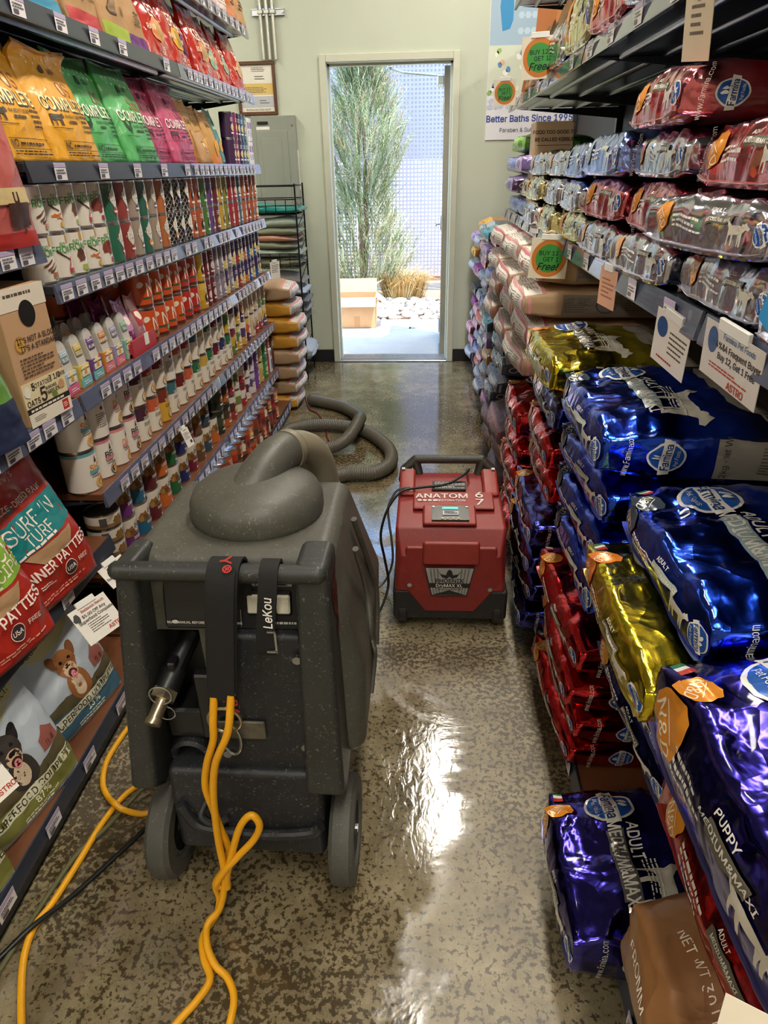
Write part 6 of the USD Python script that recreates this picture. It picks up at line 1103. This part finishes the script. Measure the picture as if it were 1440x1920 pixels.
# faded red decal and moulded groove on the right flank
p = Print(); fx = -.1205
fr = ((-.1145, 1.06, .35), (0, 1, 0), (-.082, 0, .997)) if False else None
fm = ((-.158, .985, .80), (0, 1, .0), (.0, -.07, -1.0))
for k in range(9): pass
def flank(y, z): t_ = (z - .335) / .515; return (-.172 + .014) * 1 + (-.180 + .172) * t_
pts = []
gg = np.random.default_rng(5); vs, fs, cs = [], [], []
for k in range(26):
    z0 = .70 + .11 * gg.random(); y0 = 1.005 + .05 * gg.random() + (.8 - z0) * .1; s = blob2(gg.uniform(.006, .014), k, 8, .5, 1.4); n0 = len(vs)
    for a, b in s[0]: vs.append((flank(0, z0 + b) + .0016, y0 + a, z0 + b))
    fs += [tuple(q + n0 for q in t3) for t3 in s[1]]; cs += [C('#6d2a24') * gg.uniform(.6, 1.1)] * len(s[0])
mesh('faded_decal', (np.array(vs), np.array(fs)), M['print'], ex, smooth=True, cd=np.array(cs))
mesh('flank_groove', tube(spline([(-.1365, 1.16, .80), (-.123, 1.22, .66), (-.1135, 1.19, .56), (-.1145, 1.27, .44), (-.122, 1.22, .36)], 6), .007, 8), M['ext'], ex); mesh('flank_groove', tube(spline([(-.150, 1.27, .81), (-.126, 1.33, .66), (-.114, 1.38, .54), (-.116, 1.36, .40)], 6), .007, 8), M['ext'], ex)

def ribbon(path, width, th, axis=(1, 0, 0)):
    p_ = np.asarray(path, float); a = np.broadcast_to(np.asarray(axis, float), p_.shape); t_ = np.gradient(p_, axis=0); n_ = np.cross(a, t_); n_ /= np.linalg.norm(n_, axis=1, keepdims=True); m = len(p_)
    v = np.stack([p_ - a * width / 2 - n_ * th / 2, p_ + a * width / 2 - n_ * th / 2, p_ + a * width / 2 + n_ * th / 2, p_ - a * width / 2 + n_ * th / 2], 1).reshape(-1, 3); f = []
    for i in range(m - 1):
        for j in range(4): a0, b0 = 4 * i + j, 4 * i + (j + 1) % 4; f += [(a0, b0, b0 + 4), (a0, b0 + 4, a0 + 4)]
    f += [(0, 2, 1), (0, 3, 2), (4 * m - 4, 4 * m - 3, 4 * m - 2), (4 * m - 4, 4 * m - 2, 4 * m - 1)]
    return v, np.array(f)
# webbing straps over the handle
st1 = thing('cord_strap', 'wide black webbing strap with red lettering hung over the extractor handle', 'strap', (0, 0, 0))
a1 = spline([(-.352, 1.030, .74), (-.350, 1.028, .81), (-.348, 1.018, .856), (-.349, .998, .872), (-.352, .975, .862), (-.356, .958, .82), (-.364, .950, .74), (-.372, .946, .66), (-.379, .943, .585), (-.380, .940, .555)], 7)
mesh('webbing', ribbon(a1, .058, .005), M['webbing'], st1, smooth=40); mesh('hook_pad', ribbon(a1[28:56] + [.0, -.006, 0], .050, .004), M['webbing'], st1, smooth=40)
p = Print(); p.add(at2(txt2('HUSKY', .026), 0, 0, -90), '#a3271f', ((-.366, .9395, .625), (1, 0, 0), (-.09, .05, 1)), 1, 0); p.build('red_lettering', M['print'], st1)
p = Print(); p.add(at2(txt2('Y®', .020), 0, 0, -80), '#a3271f', ((-.345, .975, .8735), (1, 0, 0), (0, .9, .42)), 1, 0); p.build('red_lettering', M['print'], st1)
mesh('d_ring', tube([(-.380 + .032 * math.cos(a), .936 - .012 * math.sin(a) * 0, .560 + .030 * math.sin(a) - .016) for a in np.linspace(0, 2 * PI, 32)], .0035, 8, False), M['brass'], st1)
st2 = thing('cord_strap', 'narrow black strap with white lettering and a steel buckle over the extractor handle', 'strap', (0, 0, 0))
a2 = spline([(-.272, 1.026, .80), (-.271, 1.018, .852), (-.270, .998, .868), (-.271, .976, .858), (-.274, .964, .82), (-.281, .960, .765), (-.287, .960, .715), (-.289, .965, .685)], 7); mesh('webbing', ribbon(a2, .034, .006), M['webbing'], st2, smooth=40)
p = Print(); p.add(at2(txt2('LeKou', .016), 0, 0, 82), '#e4e2dc', ((-.276, .9565, .785), (1, 0, 0), (-.1, .07, 1)), 1, 0); p.build('white_lettering', M['print'], st2); mesh('buckle', join(box(-.268, -.264, .952, .956, .70, .745), box(-.284, -.264, .952, .956, .698, .702), box(-.280, -.266, .952, .956, .743, .747)), M['steel'], st2)
# cords
M['yellow'] = pm('yellow_cord', '#e2a012', .42, var=.06, vscale=30); M['blackcord'] = pm('black_cord', '#121314', .4); M['olivecord'] = pm('olive_hose', '#5d5a3c', .4); M['redcord'] = pm('red_cord', '#6b2320', .45); M['greycord'] = pm('grey_cord', '#55585a', .4)
yc = thing('extension_cord', 'thick yellow extension cord hanging doubled from the strap ring to the floor', 'cord', (0, 0, 0)); r_ = .0078
mesh('strand', tube(spline([(-.394, .940, .600), (-.400, .928, .545), (-.405, .925, .500), (-.425, .922, .440), (-.436, .918, .38), (-.428, .916, .315), (-.420, .914, .255), (-.410, .912, .19), (-.428, .910, .13), (-.452, .905, .085), (-.445, .895, .05), (-.450, .880, .02), (-.463, .860, r_), (-.470, .83, r_), (-.455, .790, r_), (-.430, .750, r_), (-.445, .710, r_), (-.473, .667, r_), (-.49, .62, r_)], 7), r_, 12), M['yellow'], yc)
mesh('strand', tube(spline([(-.360, .940, .605), (-.366, .922, .55), (-.374, .914, .52), (-.402, .908, .455), (-.416, .902, .37), (-.422, .898, .25), (-.420, .892, .16), (-.426, .885, .095), (-.440, .872, .045), (-.462, .85, .018 + r_), (-.452, .81, .012 + r_), (-.425, .775, r_ + .004), (-.395, .755, r_), (-.372, .720, r_), (-.368, .674, r_), (-.375, .62, r_)], 7), r_, 12), M['yellow'], yc)
mesh('loop', tube(spline([(-.424, .893, .10), (-.440, .884, .112), (-.420, .884, .155), (-.382, .890, .205), (-.345, .898, .25), (-.330, .90, .292), (-.345, .902, .318), (-.370, .898, .288), (-.394, .892, .215), (-.414, .888, .14), (-.418, .888, .10)], 7), r_, 12), M['yellow'], yc)
yf = thing('extension_cord', 'yellow extension cord looping on the floor along the can shelves', 'cord', (0, 0, 0))
mesh('cord', tube(spline([(-.74, .60, r_), (-.778, .653, r_), (-.835, .76, r_), (-.852, .835, r_), (-.838, .896, r_), (-.825, 1.0, r_), (-.815, 1.10, r_), (-.79, 1.19, r_), (-.752, 1.227, r_), (-.702, 1.213, r_), (-.682, 1.17, r_), (-.715, 1.135, r_), (-.772, 1.140, r_ + .004), (-.800, 1.150, r_ + .017), (-.832, 1.18, r_), (-.866, 1.222, r_), (-.888, 1.294, r_), (-.886, 1.373, r_), (-.872, 1.45, r_), (-.82, 1.60, r_), (-.74, 1.8, r_)], 7), r_, 12), M['yellow'], yf)
oh = thing('thin_hose', 'thin olive-grey hose lying beside the yellow floor cord', 'hose', (0, 0, 0)); mesh('hose', tube(spline([(-.885, .70, .006), (-.868, .84, .006), (-.856, .93, .006), (-.838, 1.02, .006), (-.800, 1.09, .006), (-.770, 1.17, .006), (-.735, 1.205, .026), (-.67, 1.27, .006), (-.66, 1.5, .006), (-.70, 1.8, .006)], 7), .006, 10), M['olivecord'], oh)
bc = thing('power_cord', 'black power cord crossing the floor towards the extractor wheel', 'cord', (0, 0, 0)); mesh('cord', tube(spline([(-.93, .70, .006), (-.888, .775, .010), (-.850, .830, .021), (-.80, .915, .006), (-.741, 1.015, .006), (-.71, 1.07, .006), (-.675, 1.14, .006), (-.645, 1.25, .006), (-.66, 1.6, .006)], 7), .006, 10), M['blackcord'], bc)
# ribbed vacuum hose on the floor
M['hose'] = pm('hose_grey', '#5e5a4e', .42, var=.08, vscale=20)
hp = spline([(-.80, 4.50, .04), (-.563, 4.348, .04), (-.425, 4.10, .06), (-.398, 3.85, .115), (-.455, 3.66, .07), (-.56, 3.585, .04), (-.719, 3.54, .04), (-.83, 3.69, .04), (-.84, 3.90, .04), (-.66, 3.985, .04), (-.40, 3.91, .04), (-.222, 3.64, .04), (-.181, 3.40, .04), (-.255, 3.245, .04), (-.42, 3.215, .04), (-.55, 3.05, .04), (-.56, 2.75, .04), (-.47, 2.35, .04), (-.34, 1.95, .05), (-.26, 1.70, .17), (-.245, 1.60, .42), (-.242, 1.56, .62), (-.240, 1.47, .79)], 60)
seg = np.r_[0, np.cumsum(np.linalg.norm(np.diff(hp, axis=0), axis=1))]; sN = np.arange(0, seg[-1], .0042); hp = np.stack([np.interp(sN, seg, hp[:, k]) for k in range(3)], 1)
vh = thing('vacuum_hose', 'ribbed grey vacuum hose coiled on the wet floor behind the extractor', 'hose', (0, 0, 0)); mesh('ribbed_hose', tube(hp, .0365 + .0022 * np.where(np.arange(len(hp)) % 3 == 0, 1, -.6), 14), M['hose'], vh, smooth=True)
t = thing('power_cord', 'thin dark red cord on the floor inside the hose coil', 'cord', (0, 0, 0)); mesh('cord', tube(spline([(-.88, 4.72, .005), (-.80, 4.41, .005), (-.725, 4.306, .005), (-.650, 4.10, .005), (-.60, 3.86, .005), (-.55, 3.72, .005)], 7), .005, 8), M['redcord'], t)

# dehumidifier
M['dred'] = worn('dehumidifier_red', '#8e2a26', .40, .12); M['dredl'] = worn('dehumidifier_red_panel', '#96322a', .40, .1); M['dblk'] = worn('dehumidifier_black', '#242323', .45, .15); M['dolive'] = worn('handle_olive_black', '#35332b', .45, .3)
dh = thing('dehumidifier', 'red dehumidifier with a black handle standing in the aisle beyond the extractor', 'dehumidifier', (0, 0, 0))
x0, x1 = -.098, .290; S0, SU = np.array([.096, 1.995, .395]), np.array([0, .988, .156])
db = mesh('body', mf(m3.Manifold.batch_hull([hullM([(x, 2.01, .378) for x in (x0 + .016, x1 - .016)], .012, 14), hullM([(x, 2.34, .43) for x in (x0 + .022, x1 - .022)], .012, 14), hullM([(x, 2.40, .15) for x in (x0 + .016, x1 - .016)], .012, 14), hullM([(x, 1.962, .17) for x in (x0 + .014, x1 - .014)], .012, 14), hullM([(x, 1.965, .30) for x in (x0 + .03, x1 - .03)], .012, 14)])), M['dred'], dh, smooth=35)
mesh('front_apron', mf(m3.Manifold.batch_hull([hullM([(.005, 1.952, .19), (.190, 1.952, .19)], .008, 10), hullM([(.012, 1.955, .085), (.180, 1.955, .085)], .008, 10), hullM([(-.07, 1.958, .20), (.265, 1.958, .20), (-.05, 1.962, .33), (.245, 1.962, .33)], .008, 10)])), M['dred'], dh, smooth=35)
mesh('grip_block', mf(m3.Manifold.batch_hull([hullM([(.008, 1.945, .285), (.186, 1.945, .285)], .008, 10), hullM([(.010, 1.958, .350), (.184, 1.958, .350)], .010, 10), hullM([(.008, 1.985, .30), (.186, 1.985, .30)], .008, 10)])), M['dredl'], dh, smooth=35)
sk = mesh('skirt', mf(m3.Manifold.batch_hull([hullM([(x, y, z) for x in (x0 + .006, x1 - .002) for y in (1.965, 2.40) for z in (.05, .15)], .012, 12)])), M['dblk'], dh, smooth=35)
for x in (x0 + .028, x1 - .024):
    for y in (2.005, 2.33): w = mesh('wheel', move(lathe([(0, -.018), (.05, -.018), (.058, -.012), (.059, 0), (.058, .012), (.05, .018), (0, .018)], 26, 'x'), (x, y, .0595)), M['dblk'], dh); mesh('hub', rod((x - .02, y, .0595), (x + .02, y, .0595), .014), M['steel'], w)
def hseg(a, b, r): return m3.Manifold.batch_hull([m3.Manifold.sphere(r, 14).translate(tuple(a)), m3.Manifold.sphere(r, 14).translate(tuple(b))])
hd = None
for a, b in (((-.03, 2.36, .492), (.222, 2.36, .492)), ((-.03, 2.36, .492), (-.072, 2.35, .455)), ((.222, 2.36, .492), (.264, 2.35, .455)), ((-.072, 2.35, .455), (-.078, 2.33, .42)), ((.264, 2.35, .455), (.270, 2.33, .42)), ((-.03, 2.36, .488), (-.015, 2.34, .43)), ((.222, 2.36, .488), (.207, 2.34, .43))):
    q = hseg(a, b, .017); hd = q if hd is None else hd + q
mesh('handle', mf(hd), M['dolive'], dh, smooth=40)
mesh('label_panel', mf(m3.Manifold.batch_hull([hullM([tuple(S0 + np.array([x, 0, 0]) + SU * u + [0, 0, .004]) for x in (-.125, .150) for u in (.105, .195)], .006, 8)])), M['dredl'], dh, smooth=35)
for x in (-.155, .15): mesh('corner_wedge', hull([tuple(S0 + np.array([x + d_, 0, 0]) + SU * u + [0, 0, h2]) for d_ in (-.018, .020) for u, h2 in ((.20, .0), (.33, .012))], .010, 8), M['dredl'], dh)
bz = mesh('control_bezel', mf(m3.Manifold.batch_hull([hullM([tuple(S0 + np.array([x, 0, 0]) + SU * u + [0, 0, h2]) for x in (-.088, .080) for u, h2 in ((.012, .006), (.098, .012))], .008, 10)])), M['dredl'], dh, smooth=35)
def slab(xa, xb, ua, ub, h, th=.003): return hull([tuple(S0 + np.array([x, 0, 0]) + SU * u + [0, 0, h + d_]) for x in (xa, xb) for u in (ua, ub) for d_ in (0, th)])
mesh('control_face', slab(-.066, .062, .010, .090, .0185), pm('control_olive', '#34342a', .3), bz); mesh('status_light', slab(-.028, .026, .074, .080, .0215), mat('green_light', {'e': ('emission', {'color': (.12, .95, .55), 'strength': 2.2})}, surface='e.emission'), bz); mesh('display', slab(-.028, .026, .036, .058, .0215), pm('lcd_grey', '#9aa0a8', .2), bz)
for x in (-.03, -.012, .008, .026): mesh('button', slab(x - .004, x + .004, .014, .019, .0215), pm('button_cream', '#cfc3a0', .4) if x == -.03 else UsdShade.Material.Get(stage, '/World/Looks/button_cream'), bz)
for x in (-.06, .056): mesh('bezel_screw', slab(x - .003, x + .003, .080, .086, .0215), M['steel'], bz)
sf = (S0, (1, 0, 0), SU); p = Print()
def dadd(s, c_, x, u, l=1, fr=sf, h=0): p.add(at2(s, x, u), c_, ((np.asarray(fr[0]) + [0, 0, h]), fr[1], fr[2]), l, 0)
WHT = '#d9cfc8'
dadd(at2(txt2('ANATOM', .026), 0, 0, 0, 1.2, 1), WHT, -.030, .168, 1, h=.0115); dadd(txt2('RESTORATION', .0105), WHT, .003, .140, 1, h=.0115)
for k in range(4): dadd(ell2(.0075, .006), WHT, -.108 + .018 * k, .140, 1, h=.0115)
dadd(at2(txt2('6', .034), 0, 0, 0, 1.2, 1), WHT, .105, .176, 1, h=.0115); dadd(at2(txt2('7', .034), 0, 0, 0, 1.2, 1), WHT, .105, .132, 1, h=.0115)
p.build('white_lettering', M['print'], dh)
p = Print(); dadd(rect2(.125, .055), '#1b1a1a', 0, .235, 1, h=.012); dadd(bars2(.11, .045, 5, 3, fill=.4), '#c9c5bf', .002, .235, 2, h=.012); dadd(bars2(.045, .024, 3, 5), '#4a4846', .0, .052, 1, h=.0252); p.build('warning_label', M['print'], dh)
ff = ((.093, 1.9425, .0), (1, 0, 0), (0, -.02, 1)); p = Print()
def fadd(s, c_, x, z, l=1): p.add(at2(s, x, z), c_, ff, l, 0)
fadd(poly2([(-.086, .272), (.086, .272), (.062, .152), (-.062, .152)]), '#151414', 0, 0, 1); fadd(poly2([(-.082, .268), (.082, .268), (.059, .156), (-.059, .156)]), '#a7a5a0', 0, 0, 2)
for x in (-.066, -.054, -.042, .042, .054, .066): fadd(poly2([(x - .003, .266), (x + .003, .266), (x * .8 + .002, .16), (x * .8 - .002, .16)]), '#77746f', 0, 0, 3)
fadd(poly2([(-.042, .262), (-.026, .232), (-.010, .226), (0, .234), (.010, .226), (.026, .232), (.042, .262), (.030, .244), (.012, .24), (.008, .256), (.0, .264), (-.008, .256), (-.012, .24), (-.030, .244)]), '#141313', 0, 0, 4); fadd(txt2('PHOENIX', .0155), '#171616', 0, .217, 4); fadd(poly2([(-.0735, .207), (.0735, .207), (.071, .188), (-.071, .188)]), '#141313', 0, 0, 4); fadd(txt2('DryMAX XL', .0125), '#e0ddd8', 0, .198, 5); fadd(txt2('80 LGR DEHUMIDIFIER', .0052), '#2a2826', 0, .181, 4); fadd(poly2([(-.058, .158), (0, .178), (.058, .158)]), '#1a1918', 0, 0, 4)
p.build('badge', M['printg'], dh)
for x, z in ((-.045, .19), (.235, .175)): mesh('front_bolt', rod((x, 1.952, z), (x, 1.944, z), .008), M['steel'], dh)
for x in (-.075, .262): mesh('top_bolt', slab(x - S0[0] - .006, x - S0[0] + .006, .318, .332, .024), M['steel'], dh)
dc = thing('power_cord', 'black power cord draped over the dehumidifier and down to the floor', 'cord', (0, 0, 0))
mesh('cord', tube(spline([(.165, 2.335, .455), (.170, 2.30, .475), (.150, 2.27, .468), (.085, 2.23, .447), (-.01, 2.20, .447), (-.075, 2.18, .442), (-.120, 2.15, .40), (-.145, 2.13, .34), (-.155, 2.13, .27), (-.140, 2.12, .18), (-.128, 2.10, .09), (-.150, 2.04, .03), (-.185, 1.95, .006), (-.20, 1.80, .006)], 8), .0048, 10), M['blackcord'], dc)
gc = thing('power_cord', 'grey cord curving along the left side of the dehumidifier', 'cord', (0, 0, 0)); mesh('cord', tube(spline([(-.05, 2.20, .446), (-.095, 2.21, .43), (-.128, 2.20, .37), (-.126, 2.19, .30), (-.118, 2.18, .24), (-.118, 2.20, .12), (-.16, 2.2, .02), (-.26, 2.1, .005), (-.30, 1.9, .005)], 8), .0045, 10), M['greycord'], gc)
